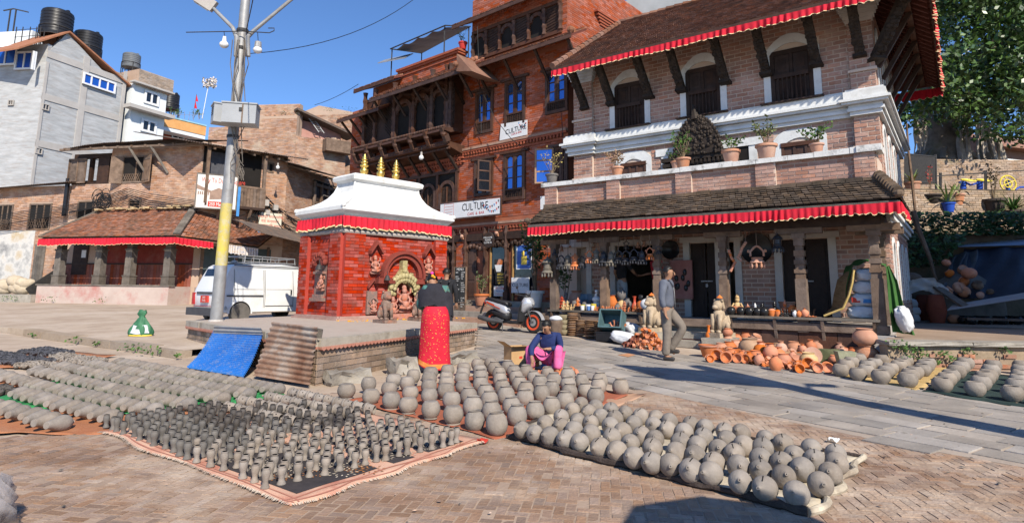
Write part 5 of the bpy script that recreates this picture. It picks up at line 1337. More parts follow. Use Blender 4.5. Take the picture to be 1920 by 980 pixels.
mu.bx(CF,cq(-60,480,vL)[0],cq(61,480,vL)[0],vL-.02,vL-.013,1.5,cq(30,432,vL)[1]).build('wall_painting',m_mur,HCn)
a,b=cq(64,490,vL)[0],cq(84,490,vL)[0]
for i in range(4):MB().bx(CF,a+i*(b-a)/4,a+(i+.95)*(b-a)/4,vL-.05,vL-.014,1.3,cq(74,458,vL)[1]).build('door_plank',m_woodgrey,HCn)
mb=MB().bx(CF,cq(130,370,vL)[0],cq(134,370,vL)[0]+.05,vU-.15,vU-.05,cq(132,405,vU)[1],cq(138,335,vU)[1]).build('downpipe',m_black,HCn)
low=MB().bx(CF,uA,-6.72,-.2,.5,.2,.95).build('step_wall',m_stone,HCn)
p0=CF.p(cq(28,520,.2)[0],.25,.95)
t=thing('sack_heap','heap of pale bulging sacks under the wall painting','sacks',p0)
for i in range(9):MB().ball(p0+CF.U*rnd(-.7,.7)+np.array([0,0,.2+rnd(0,.45)]),rnd(.28,.42),9,6,(1.2,.9,.75),Matrix.Rotation(rnd(-.4,.4),3,'Y')).build('sack',mat('sackcloth',[(.42,.34,.24),(.55,.46,.34)],6,.95,.4,20),t,smooth=True)
u=cq(70,520,0)[0]
MB().beam(CF.p(u-.3,.0,.95),CF.p(u+.15,vL-.3,2.0),.7,.03,up=tuple(CF.U)).build('board',m_iron,None,loc=CF.p(u,.2,.95),label='rusty grey sheet leaning by the plank door left of the arcade',cat='metal sheet')
for x in(10,30,190,95):g=CF.p(cq(x,545,-.3)[0],-.3,0);weed(g[0],g[1],.3,30,z=.6).build('weed',m_leaf,loc=g,label='weeds at the foot of the old wall',cat='weed',group='weeds at the foot of the old brick wing')
wr=MB()
for k in range(7):
 pts=[CF.p(cq(x,y+k*3-8,-.1 if x>100 else vL-.3)[0],vU-.3,cq(x,y+k*3-8,vU-.3)[1])for x,y in((-20,415),(60,402),(130,388-k),(200,362),(240,372+k),(310,382),(340,386))]
 wr.tube(pts,.018,4)
for k in range(10):
 c=CF.p(cq(188,375,vU-.2)[0]+rnd(-.2,.3),vU-.2,cq(188,372,vU-.2)[1]+rnd(-.3,.2));r_=rnd(.2,.4)
 wr.tube([c+CF.U*r_*math.cos(a)+np.array([0,0,r_*math.sin(a)])for a in np.linspace(0,6,12)],.015,4)
wr.build('cable_bundle',m_wire,HCn)
def sq(F,x,y,v):return F.q(x,y,v)
bF=Fr((math.sin(R(62)),math.cos(R(62))),C2.p(1.0,-.8,0))
x0,z0=bF.q(366,388);x1,_=bF.q(441,390);zt_=bF.q(366,325)[1];zb2=bF.q(441,402)[1];zt2=bF.q(441,347)[1]
bb_=thing('billboard','framed billboard reading Way To Durbar Square hung under the balcony','billboard',bF.p(x0,0,z0))
MB().prism(bF,[(x0,z0),(x1,z0),(x1,zt_),(x0,zt_)],0,.05).build('panel',mat('billboard_print',[(.60,.56,.52),(.70,.67,.64)],1,.6,0),bb_)
MB().bx(bF,x0-.05,x0,-.02,.07,z0-.05,zt_+.05).bx(bF,x1,x1+.05,-.02,.07,z0-.05,zt_+.05).bx(bF,x0,x1,-.02,.07,zt_,zt_+.05).bx(bF,x0,x1,-.02,.07,z0-.05,z0).build('frame',m_woodgrey,bb_)
H_=zt_-z0;W_=x1-x0
def bt(s,fx,fz,size,m,sx=.8,al='LEFT'):return text(s,size,m,bb_,wallmat(bF,x0+W_*fx,-.004,z0+H_*fz),'lettering',.001,al,sx)
bt('Way To Durbar Square',.1,.83,H_*.2,m_inkred,.62)
MB().bx(bF,x0+W_*.3,x0+W_*.92,-.004,0,z0+H_*.04,z0+H_*.2).build('label_print',m_inkred,bb_);bt('250 Meter ahead',.33,.115,H_*.15,m_paper,.7)
hs=MB();m_pr2=mat('print_brown',[(.30,.20,.15)],5,.7,0)
hs.prism(bF,[(x0,z0+H_*.55),(x0+W_*.35,z0+H_*.45),(x0+W_*.35,z0+H_*.52),(x0,z0+H_*.68)],-.003,0).prism(bF,[(x0+W_*.33,z0+H_*.25),(x0+W_*.8,z0+H_*.3),(x0+W_*.8,z0+H_*.5),(x0+W_*.55,z0+H_*.62),(x0+W_*.33,z0+H_*.5)],-.003,0)
for i in range(6):hs.bx(bF,x0+W_*(.03+.05*i),x0+W_*(.06+.05*i),-.0035,0,z0+H_*.38,z0+H_*.48)
hs.build('picture_print',m_pr2,bb_)
MB().bx(bF,x1+.06,x1+.18,0,.05,z0-.3,zt_-.45).build('side_strip',m_inkblue,bb_)
u0,za=C2.q(486,397,-.3);u1,zb=C2.q(526,440,-.3)
nt_=MB().bx(C2,u0,u1,-.3,-.27,zb,za).build('notice_sign',mat('notice_cream',[(.60,.55,.42),(.68,.64,.52)],3,.7,0),None,loc=C2.p(u0,-.3,zb),label='cream notice with red script and blue foot hung on the brick pillar',cat='sign')
MB().bx(C2,u0,u1,-.304,-.3,zb,zb+(za-zb)*.3).build('label_print',m_inkblue,nt_)
for i,s in enumerate(('भक्तपुर नगरपालिका','वडा कार्यालय','सार्वजनिक सूचना')):text(s,.17,m_inkred,nt_,wallmat(C2,(u0+u1)/2,-.304,za-.2-.22*i),'lettering',.001)
text('सूचना केन्द्र',.15,m_yel,nt_,wallmat(C2,(u0+u1)/2,-.308,zb+.18),'lettering',.001)
for x,y,s in((500,380,.25),(518,389,.22),(503,398,.2)):
 u,z=C2.q(x,y,-.35);MB().bx(C2,u-s/2,u+s/2,-.35,-.2,z-s*.6,z+s*.6).build('meter_box',m_plaster,HCn)
wr=MB();rr=random.Random(3)
for k in range(26):
 a=C2.p(*((lambda q:(q[0],-.3,q[1]))(C2.q(497+rr.uniform(-6,6),373+rr.uniform(-6,10),-.3))));xe,ye=(rr.uniform(420,470),rr.uniform(395,470))if k%2 else(rr.uniform(540,600),rr.uniform(400,450))
 e=C2.p(*((lambda q:(q[0],-.4,q[1]))(C2.q(xe,ye,-.4))))if k%2 else C3.p(*((lambda q:(q[0],-.4,q[1]))(C3.q(xe,ye,-.4))))
 m_=(a+e)/2-np.array([0,0,rr.uniform(.1,.5)]);wr.tube([a,(a*.6+m_*.4)-(0,0,.05),m_,(e*.6+m_*.4)-(0,0,.05),e],.016,4)
wr.build('cable_bundle',m_wire,HCn)
def bulb(p,lab,drop=.25):
 t=thing('light_bulb',lab,'light bulb',p);p=np.array(p)
 MB().ball(p-(0,0,.05),.09,8,6,(1,1,1.1)).build('globe',m_white,t,smooth=True);MB().tube([p+(0,0,.04),p+(0,0,.16)],.04,8).build('socket',m_plaster,t);MB().tube([p+(0,0,.16),p+(0,0,.16+drop)],.01,4).build('cord',m_wire,t)
u,z=C3.q(521,312,-.6);bulb(C3.p(u,-.6,z),'white bulb hanging under the eave of the old brick house')
bulb(AF.p(aq(790,293,-1.0)[0],-1.0,aq(790,293,-1.0)[1]),'white bulb hanging under the carved oriel of the red brick house')
q0,q1=C3.q(490,432,-1.4),C3.q(572,455,-1.4)
corrugated(C3.p(q0[0],-1.4,q0[1]-.1),C3.p(q1[0]+3,-1.4,q1[1]-.2),C3.p(q1[0]+3,-.05,q1[1]+.7),C3.p(q0[0],-.05,q0[1]+.5)).build('shed_roof',m_corr,HCn)
def at_col(x,d,az,y=300):
 r_=ray(x,y);p=np.array([r_[0],r_[1]])/r_[1]*d;return Fr((math.sin(R(az)),math.cos(R(az))),(p[0],p[1],0))
m_wash=mat('whitewashed_brick',[(.33,.335,.335),(.50,.505,.505)],1.3,.95,.35,12,aniso=(.7,.7,3.5),stain=(.30,.24,.2),samt=.55,sscale=2.2)
m_conc=mat('concrete_grey',[(.40,.37,.34),(.48,.45,.42)],1.5,.95,.2,20)
HD=thing('tall_house','tall whitewashed brick house with concrete frame and blue windows under a gable roof','house',at_col(62,38,18).o)
D1=at_col(62,38,18);LD=D1.q(229,220)[0]
D0=Fr((math.sin(R(98)),math.cos(R(98))),D1.o)
def dz(x,y):return D1.q(x,y)
ztl,ztr=dz(70,105)[1],dz(227,160)[1];pk=dz(127,62)
body=MB().prism(D1,[(0,0),(LD,0),(LD,ztr),(dz(190,130)[0],dz(190,130)[1]),pk,(0,dz(64,92)[1])],0,.3).bx(D0,-9,0,.0,.3,0,D0.q(40,85)[1]).build('wall',m_wash,HD)
fr=MB()
for x in(66,145,224):u=dz(x,260)[0];fr.bx(D1,max(0,u-.22),min(LD,u+.22),-.06,0,0,dz(x,130 if x>200 else 100)[1]-(.3 if x<100 else 0))
zz=[dz(100,y)[1]for y in(105,186,275)]
for z in zz:fr.bx(D1,0,LD,-.05,-.001,z-.22,z+.22)
fr.build('concrete_frame',m_conc,HD)
ro=MB()
pe=dz(30,93);pf=dz(242,163)
for a,b in(((pe[0],pe[1]),pk),(pk,(pf[0],pf[1]))):ro.prism(D1,[(a[0],a[1]),(b[0],b[1]),(b[0],b[1]+.12),(a[0],a[1]+.12)],-.22,3)
ro.build('roof',mat('roof_edge_orange',[(.30,.12,.06),(.4,.18,.1)],3,.9,.2),HD)
m_blue=glass('blue_window_glass',(.012,.085,.42),.12,.6)
m_pvc=mat('white_pvc',[(.74,.74,.74),(.8,.8,.8)],3,.5,0)
def winpx(F,parent,xa,ya,xb,yb,v,m,pane,mull,w_=.12):
 ua,z1=F.q(xa,ya,v);ub_,z0=F.q(xb,yb,v);za=F.q((xa+xb)/2,ya,v)[1]
 zm1=F.q((xa+xb)/2,(ya+ya)/2,v)[1];z0=F.q((xa+xb)/2,yb,v)[1]
 return plain_window(F,parent,(ua,ub_,z0,zm1),v,m,pane,mull,1,w_,.08)
winpx(D1,HD,155,145,216,167,-.12,m_pvc,m_blue,3);winpx(D0,HD,-50,87,30,124,-.1,m_pvc,m_blue,3);winpx(D1,HD,62,96,64,132,-.1,m_pvc,m_blue,0)
winpx(D0,HD,32,97,60,131,-.1,m_pvc,m_blue,1)
for x,y in((85,201),(72,283)):winpx(D1,HD,x-6,y-6,x+6,y+6,-.03,m_plaster,m_dkglass,1,.06)
winpx(D0,HD,17,188,26,198,-.03,m_plaster,m_dkglass,1,.06)
def tank(p,r,h,lab,m=m_black,stand=1.2):
 t=thing('water_tank',lab,'water tank',p);p=np.array(p)
 prof=[(r*.97,stand)]
 for k in range(7):prof+=[(r,stand+h*(.08+.12*k)),(r,stand+h*(.15+.12*k)),(r*.975,stand+h*(.165+.12*k)),(r*.975,stand+h*(.19+.12*k))]
 prof+=[(r*.9,stand+h*.95),(r*.35,stand+h),(r*.34,stand+h*1.06),(.001,stand+h*1.07)]
 MB().lathe(prof,18,p).ball(p+(r*.7,0,stand+h*.96),r*.18,6,4).ball(p+(-r*.7,0,stand+h*.96),r*.18,6,4).build('drum',m,t,smooth=True)
 f=MB()
 for k in range(8):
  a=k*math.pi/4;c=p+np.array([math.cos(a),math.sin(a),0])*r*1.02;f.tube([c-(0,0,.8),c+(0,0,stand+(h*.3 if k%2 else 0))],.03,4)
 for z in(stand-.03,stand+h*.3):f.tube([p+np.array([math.cos(a),math.sin(a),0])*r*1.03+(0,0,z)for a in np.linspace(0,2*math.pi,17)],.025,4)
 f.build('stand',m_iron,t)
def up(F,x,y,v):u,z=F.q(x,y,v);return F.p(u,v,z)
p=up(D1,103,75,1.5);tank(p,.95,1.9,'large black water tank on the peak of the tall whitewashed house',stand=.2)
p=up(D1,161,112,1.5);tank(p,.9,1.7,'black water tank on the right roof slope of the tall whitewashed house',stand=.35)
m_render=mat('render_white',[(.66,.68,.68),(.76,.78,.78)],1.2,.8,.05)
ha=up(D0,10,88,1.0);u=D0.q(10,85,2)[0]
MB().bx(D0,D0.q(-60,80,2)[0],D0.q(58,80,2)[0],2,5,10,D0.q(10,60,2)[1]).build('stair_tower',m_render,HD)
rl=MB()
for x in(26,38,52,64,72):a=up(D0,x,90,.6);rl.tube([a,a+(0,0,1.5)],.03,4)
for dy in(0,.5,1):rl.tube([up(D0,26,78,.6)+(0,0,dy-.2),up(D0,75,74,.6)+(0,0,dy-.2)],.02,4)
a=up(D0,14,60,2.2)
rl.build('roof_railing',m_iron,HD)
MB().tube([a,a+(0,0,1.7)],.05,4).tube([a+(.4,0,0),a+(.4,0,1.7)],.05,4).tube([a+(-.5,0,1.6),a+(.2,0,1.75),a+(1.3,0,1.5)],.05,4).build('wire_frame',m_iron,HD)
E1=at_col(246,44,24);HE=thing('white_house','narrow white rendered house with a brick parapet and grey tank','house',E1.o)
def eq(x,y,v=0):return E1.q(x,y,v)
e0,e1=eq(246,200)[0],eq(311,200)[0]
E2=at_col(228,44.5,24)
body=MB().bx(E1,e0,e1,0,6,0,eq(280,165)[1]).bx(E2,E2.q(222,200)[0],E2.q(262,200)[0],0,5,0,E2.q(240,170)[1]).build('wall',m_render,HE)
zt=[eq(280,y)[1]for y in(131,150,165,203,212)]
pr=MB().bx(E1,E1.q(256,140)[0],e1+.25,-.3,6,eq(280,164)[1]-.1,eq(280,138)[1]).bx(E2,E2.q(190,150)[0],E2.q(262,150)[0],-.2,4,E2.q(230,172)[1],E2.q(230,140)[1]).build('parapet',m_mortarC,HE)
lay(pr,[(E1,-.3,rects(E1.q(256,140)[0],e1+.25,zt[2]-.1,eq(280,138)[1],.3,.11,.02)),(E2,-.2,rects(E2.q(190,150)[0],E2.q(262,150)[0],E2.q(230,172)[1],E2.q(230,140)[1],.3,.11,.02))],mat('brick_grey',[(.32,.25,.19),(.42,.33,.26)],2,.95,.3,isl=.25),0)
sl=MB().bx(E1,e0-.6,e1+.3,-.8,0,eq(280,213)[1]-.1,eq(280,209)[1]).bx(E1,e0-.3,e1+.3,-.5,0,eq(280,166)[1],eq(280,163)[1]).build('slab',m_conc,HE)
for r in((271,172,297,197),(265,225,292,249)):winpx(E1,HE,*r,-.02,m_pvc,m_dkglass,1,.16)
winpx(E2,HE,234,175,252,195,-.02,m_pvc,m_dkglass,1,.14)
tank(up(E1,245,128,1.5)-(0,0,.5),.62,1.15,'grey water tank on a red stand above the white house',mat('tank_grey',[(.12,.13,.14),(.16,.17,.18)],3,.5,.05),.5)
F1=at_col(303,50,32);HF=thing('orange_house','orange house with an overhanging balcony and roof garden','house',F1.o)
fu=lambda x,y=235,v=0:F1.q(x,y,v)
f0,f1=fu(303)[0],fu(381)[0]
MB().bx(F1,f0,f1,.9,6,0,fu(340,226)[1]).build('wall',mat('render_redbrown',[(.36,.07,.04),(.44,.11,.06)],2,.9,.1),HF)
MB().bx(F1,f0-.3,f1+.1,-.3,.9,fu(340,250)[1]-.15,fu(340,246)[1]).build('slab',m_render,HF)
MB().bx(F1,f0-.3,f1+.1,-.35,-.15,fu(340,246)[1],fu(340,228)[1]).build('parapet',mat('render_orange',[(.62,.30,.10),(.70,.38,.15)],2,.85,.05),HF)
MB().bx(F1,f0-.3,f1+.1,-.4,-.1,fu(340,228)[1]+.002,fu(340,226)[1]+.02).build('cap',mat('cap_blue',[(.30,.5,.55)],2,.7,0),HF)
winpx(F1,HF,322,251,345,262,.88,m_pvc,m_dkglass,1);winpx(F1,HF,350,252,372,264,.88,m_pvc,m_dkglass,1)
rl=MB()
for x in np.linspace(310,380,9):a=up(F1,x,226,-.2);rl.tube([a,a+(0,0,.8)],.02,4)
rl.tube([up(F1,308,215,-.2),up(F1,380,216,-.2)],.02,4).build('railing',m_steel,HF)
tank(up(F1,317,206,1.0),.75,1.5,'black water tank on a red box above the orange house',stand=.0)
MB().bx(F1,fu(308)[0],fu(326)[0],1.2,2.5,fu(316,226)[1],fu(316,206)[1]).build('roof_box',mat('red_paint',[(.42,.05,.03)],3,.7,0),HF)
for x,w_ in((325,.5),(336,.3),(362,.5),(374,.4)):
 g=up(F1,x,224,.2);S,L_=plant(g,1.0,w_,60,None,6,.14);S.build('stem',m_stem,HF);L_.build('foliage',m_leaf,HF)
p=up(F1,362,215,.5);t=thing('flag','red pennant flag of two triangles on a bamboo pole above the orange house','flag',p)
MB().tube([p,p+(.15,0,1.9)],.02,5).build('pole',m_woodgrey,t)
MB().add([p+(.15,0,1.9),p+(.35,.02,1.2),p+(.12,0,1.25),p+(.3,.03,.55),p+(.05,0,.6)],[(0,1,2),(2,3,4),(0,2,4)]).build('cloth',m_cloth,t)
p=up(F1,379,222,-.2);t=thing('antenna_mast','white mast topped by a bunch of dried white plumes above the orange house','mast',p)
MB().tube([p,p+(.25,0,2.6),p+(.35,0,3.0)],.035,5).build('mast',m_render,t)
pm=MB()
for i in range(160):
 c=p+np.array([.4,0,3.35])+np.array([rnd(-.5,.5),rnd(-.4,.4),rnd(-.45,.4)]);d=Vector((rnd(-1,1),rnd(-1,1),rnd(-.3,1))).normalized()*.14;e=d.orthogonal()*.4
 pm.add([Vector(c)-d,Vector(c)+e,Vector(c)+d,Vector(c)-e],[(0,1,2,3)])
pm.build('plumes',mat('plume_cream',[(.6,.52,.45),(.7,.62,.55)],3,.9,0),t)
G1=at_col(395,36,96);HG=thing('ruined_house','half-ruined brick house with uneven wall tops behind the old corner house','house',G1.o)
gq=lambda x,y,v=0:G1.q(x,y,v)
g0,gm=gq(392,240)[0],gq(556,240)[0]
G2=Fr((math.sin(R(50)),math.cos(R(50))),G1.p(gm,0,0))
gq2=lambda x,y,v=0:G2.q(x,y,v)
m_brickG=mat('brick_ruin',[(.36,.19,.12),(.50,.32,.22)],1.2,.95,.4,30,isl=.25,stain=(.52,.44,.33),samt=.85,sscale=.6)
body=MB().prism(G1,[(g0,0),(gm,0),(gm,gq(556,216)[1]),(gq(500,222)[0],gq(500,218)[1]),(gq(480,225)[0],gq(480,214)[1]),(g0,gq(392,250)[1])],0,.4)
body.bx(G1,gq(478,200)[0],gm,-.0+.3,.7,3,gq(520,193)[1]).bx(G2,0,gq2(650,250)[0],0,.4,0,gq2(600,262)[1]).bx(G2,0,gq2(640,250)[0],1.2,1.6,0,gq2(600,222)[1])
wo2=body.build('wall',m_mortarC,HG)
z1=gq(470,222)[1]
lay(wo2,[(G1,0,rects(g0,gm,4,z1-.05,.24,.085,.012,[(g0-1,gq(440,240)[0],gq(430,238)[1],20)])),(G1,.3,rects(gq(478,200)[0],gm,z1,gq(520,193)[1],.24,.085,.012)),(G2,0,rects(0,gq2(650,250)[0],3,gq2(600,262)[1],.24,.085,.012)),(G2,1.2,rects(0,gq2(640,250)[0],gq2(600,262)[1],gq2(600,222)[1],.24,.085,.012))],m_brickG,300)
G3=at_col(572,40,98);u0,u1=G3.q(572,220)[0],G3.q(640,220)[0]
w3=MB().prism(G3,[(u0,0),(u1+2,0),(u1+2,G3.q(640,218)[1]),(G3.q(598,200)[0],G3.q(598,198)[1]),(u0,G3.q(572,208)[1])],0,.4).build('rear_wall',m_mortarC,HG)
lay(w3,[(G3,0,rects(u0,u1+2,6,G3.q(600,216)[1],.24,.085,.012))],m_brickG,0)
pr=MB().prism(G2,[(gq2(556,215)[0],gq2(556,214,.9)[1]),(gq2(655,262,.9)[0],gq2(655,262,.9)[1]),(gq2(655,262,.9)[0],gq2(655,258,.9)[1]),(gq2(556,215)[0],gq2(556,210,.9)[1])],-.1,1.3).build('lean_roof',m_corr,HG)
MB().bx(G2,gq2(562,230,.8)[0],gq2(640,240,.8)[0],.8,.9,gq2(600,262)[1],gq2(575,222,.8)[1]-.2).build('pink_partition',mat('pink_wash',[(.40,.20,.16),(.5,.28,.23)],2,.9,.1),HG)
a,b=up(G2,580,217,.5),up(G2,603,249,.2)
ld=thing('ladder','pale blue metal ladder leaning on the ruined house','ladder',b)
s_=G2.U*.17
MB().tube([b-s_,a-s_],.03,5).tube([b+s_,a+s_],.03,5).build('rail',m_steel,ld)
for i in range(7):c=b+(a-b)*(i+.7)/7.5;MB().tube([c-s_,c+s_],.022,5).build('rung',m_steel,ld)
ex=MB()
for i in range(90):
 x=rnd(470,640);p=up(G1,x,218+rnd(-2,2),.2)if x<556 else up(G2,x,262+rnd(-2,4),.2);ex.box(p,(rnd(.1,.3),rnd(.1,.25),rnd(.05,.12)),rnd(0,3))
ex.build('loose_bricks',m_brickG,HG,kind='stuff')
for x,y,s in((640,238,.5),(560,216,.35),(618,212,.4),(533,218,.3),(655,215,.5)):
 p=up(G2,x,y,.1)if x>556 else up(G1,x,y,.1);weed(p[0],p[1],s,60,z=p[2]).build('wall_weed',m_leafd,HG)
b2=MB().bx(G2,gq2(605,262)[0],gq2(655,262)[0],-.6,-.01,gq2(640,290)[1],gq2(640,268)[1]).build('shaded_bay',m_woodold,HG)
TZ=.54
wa,wb_=G(1668,689),G(1935,693);wa[2]=wb_[2]=0
TF=Fr((wb_-wa)[:2],wa)
LW=12.0
hs=MB().slab([np.array([q[0],q[1],TZ-.004])for q in(BF.p(uR+.02,14.35,0),TF.p(.05,.26,0),TF.p(30,.26,0),TF.p(30,12,0),TF.p(4.5,12,0),BF.p(uR+.02,21.6,0))],1.0)
terrace=hs.build('terrace',mat('terrace_earth',[(.28,.20,.14),(.36,.27,.2)],1.5,.95,.3),loc=wa,kind='structure')
tw_=thing('terrace_wall','low terrace wall of stone slabs and broken red brick behind the grey pots','wall',wa)
MB().bx(TF,.02,LW,.04,.3,-.1,TZ-.06).build('core',mat('wall_render_brown',[(.26,.19,.13),(.38,.29,.20)],2.5,.95,.5,14,stain=(.12,.10,.06),samt=.6,sscale=2),tw_)
u=.0
while u<LW:
 e=u+rnd(.9,1.8);rough_block(TF,u,e-.015,-.05,.4,TZ-.07,TZ+.0,.012,6).build('coping_slab',m_stone,tw_);u=e
m_wbr=mat('brick_rubble',[(.33,.13,.08),(.45,.25,.17)],4,.95,.4,isl=.3,stain=(.25,.19,.14),samt=.8,sscale=3)
for k,z in enumerate((.0,.085,.17,.255)):
 u=.03+rnd(0,.2)
 while u<5.2:
  L_=rnd(.2,.3)
  if rnd(0,1)<(.95 if k<2 else.45):MB().bx(TF,u,u+L_-.015,.005+rnd(0,.02),.06,z+.01,z+.075).build('brick',m_wbr,tw_)
  u+=L_
for x,y,s in((1695,655,.2),(1708,668,.22),(1722,660,.16),(1765,665,.14),(1785,675,.1),(1813,660,.13),(1885,658,.14),(1680,648,.2),(1755,680,.08),(1735,672,.15)):
 u,z=TF.q(x,y,-.03);weed(*TF.p(u,-.05,0)[:2],s,34,z=z-s*.4).build('wall_weed',m_leaf,tw_)
hl_=MB()
hl_.bx(W0,10.5,60,20.2,22.8,-.5,3.2).bx(W0,10.0,60,22.6,27.2,-.5,5.05).bx(W0,8,70,27.05,60,-.5,7.3)
hill=hl_.build('hillside',mat('hill_earth',[(.12,.10,.06),(.2,.16,.1)],1.2,.95,.4),loc=(20,24,0),kind='structure')
HFm=Fr((1,0),(0,27.0,0));m_mossbr=mat('mossy_brick',[(.33,.22,.15),(.48,.36,.26)],1.5,.95,.4,isl=.25,stain=(.13,.13,.05),samt=.9,sscale=.8)
rw=thing('retaining_wall','mossy brick retaining wall below the banyan roots','wall',(20,27,5))
co_=MB().bx(HFm,10,40,-.2,.04,5.0,7.42).build('core',m_mortarC,rw);lay(co_,[(HFm,-.2,rects(14,24,5.05,7.4,.24,.085,.015))],m_mossbr,150)
H2=Fr((1,0),(0,22.5,0))
rw2=thing('retaining_wall','dark mossy lower retaining wall carrying the potted plants','wall',(17,22.5,3))
co_=MB().bx(H2,10,40,-.25,.08,3.15,5.25).bx(Fr((1,0),(0,20.1,0)),10,40,-.2,.08,.5,3.35).build('core',mat('dark_wall',[(.10,.075,.055),(.18,.14,.1)],1.5,.95,.4,stain=(.05,.06,.03),samt=.7,sscale=1),rw2)
lay(co_,[(H2,-.25,rects(12,22,3.7,5.2,.24,.085,.015))],m_mossbr,120)
def gpt(x,y,Y):
 d=ray(x,y);t=Y/d[1];return CAM+d*t
fe=thing('iron_fence','black iron bar fence on the hill edge right of the shop house','fence',gpt(1725,345,24))
f=MB();a0,a1=gpt(1696,347,23.0),gpt(1754,345,25.5);h0,h1=gpt(1696,288,23.0),gpt(1754,294,25.5)
for i in range(34):
 t=i/33.;MB().tube([a0+(a1-a0)*t,h0+(h1-h0)*t],.018,4).build('bar',m_iron,fe)
f.tube([h0,h1],.03,4).tube([a0+(0,0,.1),a1+(0,0,.1)],.03,4).tube([a1-(0,0,.3),h1+(0,0,.1)],.05,5).build('rail',m_iron,fe)
fe2=thing('railing','low dark railing in front of the blue exercise machines','fence',gpt(1840,375,23.4))
for i,x in enumerate((1762,1765,1847,1850,1930)):MB().tube([gpt(x,384,23.2),gpt(x,324-(x-1762)*.05,23.2)],.035 if i in(0,2)else.02,5).build('post',m_iron,fe2)
MB().tube([gpt(1755,330,23.2),gpt(1930,319,23.2)],.03,4).tube([gpt(1755,382,23.2),gpt(1930,372,23.2)],.02,4).build('rail',m_iron,fe2)
m_bluep=mat('blue_paint',[(.02,.07,.42),(.03,.1,.5)],3,.45,0);m_yelp=mat('yellow_paint',[(.75,.58,.05),(.8,.65,.1)],3,.45,0)
def torus(c,r,t,M=None,n=18,m=6):
 M=M or Matrix.Rotation(math.pi/2,3,'X');c=Vector(c)
 return[c+M@Vector((r*math.cos(a),r*math.sin(a),0))for a in np.linspace(0,2*math.pi,n+1)]
for lab,xs_,wx in(('blue exercise frame with two yellow hand wheels behind the railing',(1806,1837),(1816,1845)),('blue exercise post with one large yellow wheel at the right edge',(1890,),(1890,))):
 b=gpt(xs_[0],378,24.2);t=thing('exercise_machine',lab,'exercise machine',b)
 for x in xs_:MB().tube([gpt(x,378,24.2),gpt(x,340 if len(xs_)>1 else 336,24.2)],.11 if len(xs_)>1 else.08,10).build('post',m_bluep,t,smooth=True)
 if len(xs_)>1:MB().tube([gpt(1798,342,24.2),gpt(1806,340,24.2),gpt(1820,347,24.0),gpt(1837,342,24.2),gpt(1856,340,24.2)],.04,6).build('handle_bar',m_bluep,t)
 else:MB().tube([gpt(1905,372,24.2),gpt(1905,355,24.2),gpt(1912,351,24.2),gpt(1925,351,24.2)],.04,6).build('handle_bar',m_bluep,t)
 for x in wx:
  big=len(xs_)==1;r_=.32 if big else.24;c=gpt(x,344 if big else 338,24.0)
  M=Matrix.Rotation(math.pi/2,3,'X')if big else Matrix.Rotation(.35,3,'X')
  w_=MB().tube(torus(c,r_,0,M),.03,6).tube(torus(c,r_*.5,0,M),.025,6)
  for k in range(4):a=k*math.pi/2+.4;w_.tube([Vector(c),Vector(c)+M@Vector((r_*math.cos(a),r_*math.sin(a),0))],.02,5)
  w_.build('wheel',m_yelp,t)
def rosette(loc,lab,n,L_,w_,ml,ph,pr,mp):
 t=thing('potted_plant',lab,'potted plant',loc);o=np.array(loc)
 MB().lathe([(pr*.7,0),(pr,ph*.85),(pr*1.12,ph*.86),(pr*1.12,ph),(pr*.9,ph)],14,o).build('pot',mp,t,smooth=True)
 for i in range(n):
  a=i*2.4;e=rnd(.5,1.25);d=np.array([math.cos(a),math.sin(a),0]);s=np.array([-d[1],d[0],0]);P=[];base=o+(0,0,ph)
  for k in range(5):
   f_=k/4.;p=base+d*L_*f_*math.cos(e)*1.1+np.array([0,0,L_*(math.sin(e)*f_-.75*f_*f_*(1.4-e))]);ww=w_*(1-f_**2)+.003;P+=[p-s*ww,p+s*ww]
  MB().add(P,[(2*k,2*k+1,2*k+3,2*k+2)for k in range(4)]).build('leaf',ml,t)
 return t
m_agave=mat('leaf_variegated',[(.16,.26,.05),(.36,.42,.14)],6,.5,0,isl=.3)
m_potdk=mat('pot_dark',[(.05,.04,.035),(.09,.07,.06)],5,.8,.1)
p=gpt(1713,366,22.6);rosette(p,'spiky agave in a tall clay pot by the corner of the shop house',16,.6,.045,m_agave,.5,.26,m_terrap)
p=gpt(1779,398,22.2);rosette(p,'long drooping striped leaves in a round blue pot',22,1.05,.04,m_agave,.35,.22,m_bluep)
p=gpt(1795,385,22.4);rosette(p,'spiky plant in a grey pot right of the blue pot',14,.6,.04,m_agave,.42,.26,m_terrap)
p=gpt(1866,399,22.2);pot_plant(p,'thin tall red-leaved shrub in a wide black pot',.5,.38,1.5,.35,120,mat('leaf_dull',[(.05,.08,.03),(.14,.06,.04)],5,.6,0,isl=.4),m_potdk,9,.09)
p=gpt(1903,418,21.5);rosette(p,'bushy green fern in a dark pot at the right edge',60,.8,.03,m_leaf,.45,.32,m_potdk)
p=gpt(1746,380,22.4);pot_plant(p,'red-stemmed plant in a dark planter left of the blue pot',.3,.35,1.2,.2,60,mat('leaf_red',[(.35,.03,.03),(.45,.08,.06)],5,.6,0,isl=.3),m_potdk,7,.08)
sh=MB();S2=MB()
for i in range(2600):
 x=rnd(1698,1830)if i%3 else rnd(1830,1925);y=rnd(398,500)if i%3 else rnd(398,440)
 if i%3 and y>500-max(0,(x-1760))*1.0:continue
 Y=20.0-rnd(0,1.3)*(1 if y>440 else.5);c=Vector(gpt(x,y,Y));d=Vector((rnd(-1,1),rnd(-1,1),rnd(-.8,.8))).normalized()*rnd(.06,.13);e=d.orthogonal().normalized()*d.length*.5
 sh.add([c-d,c+e,c+d,c-e],[(0,1,2,3)])
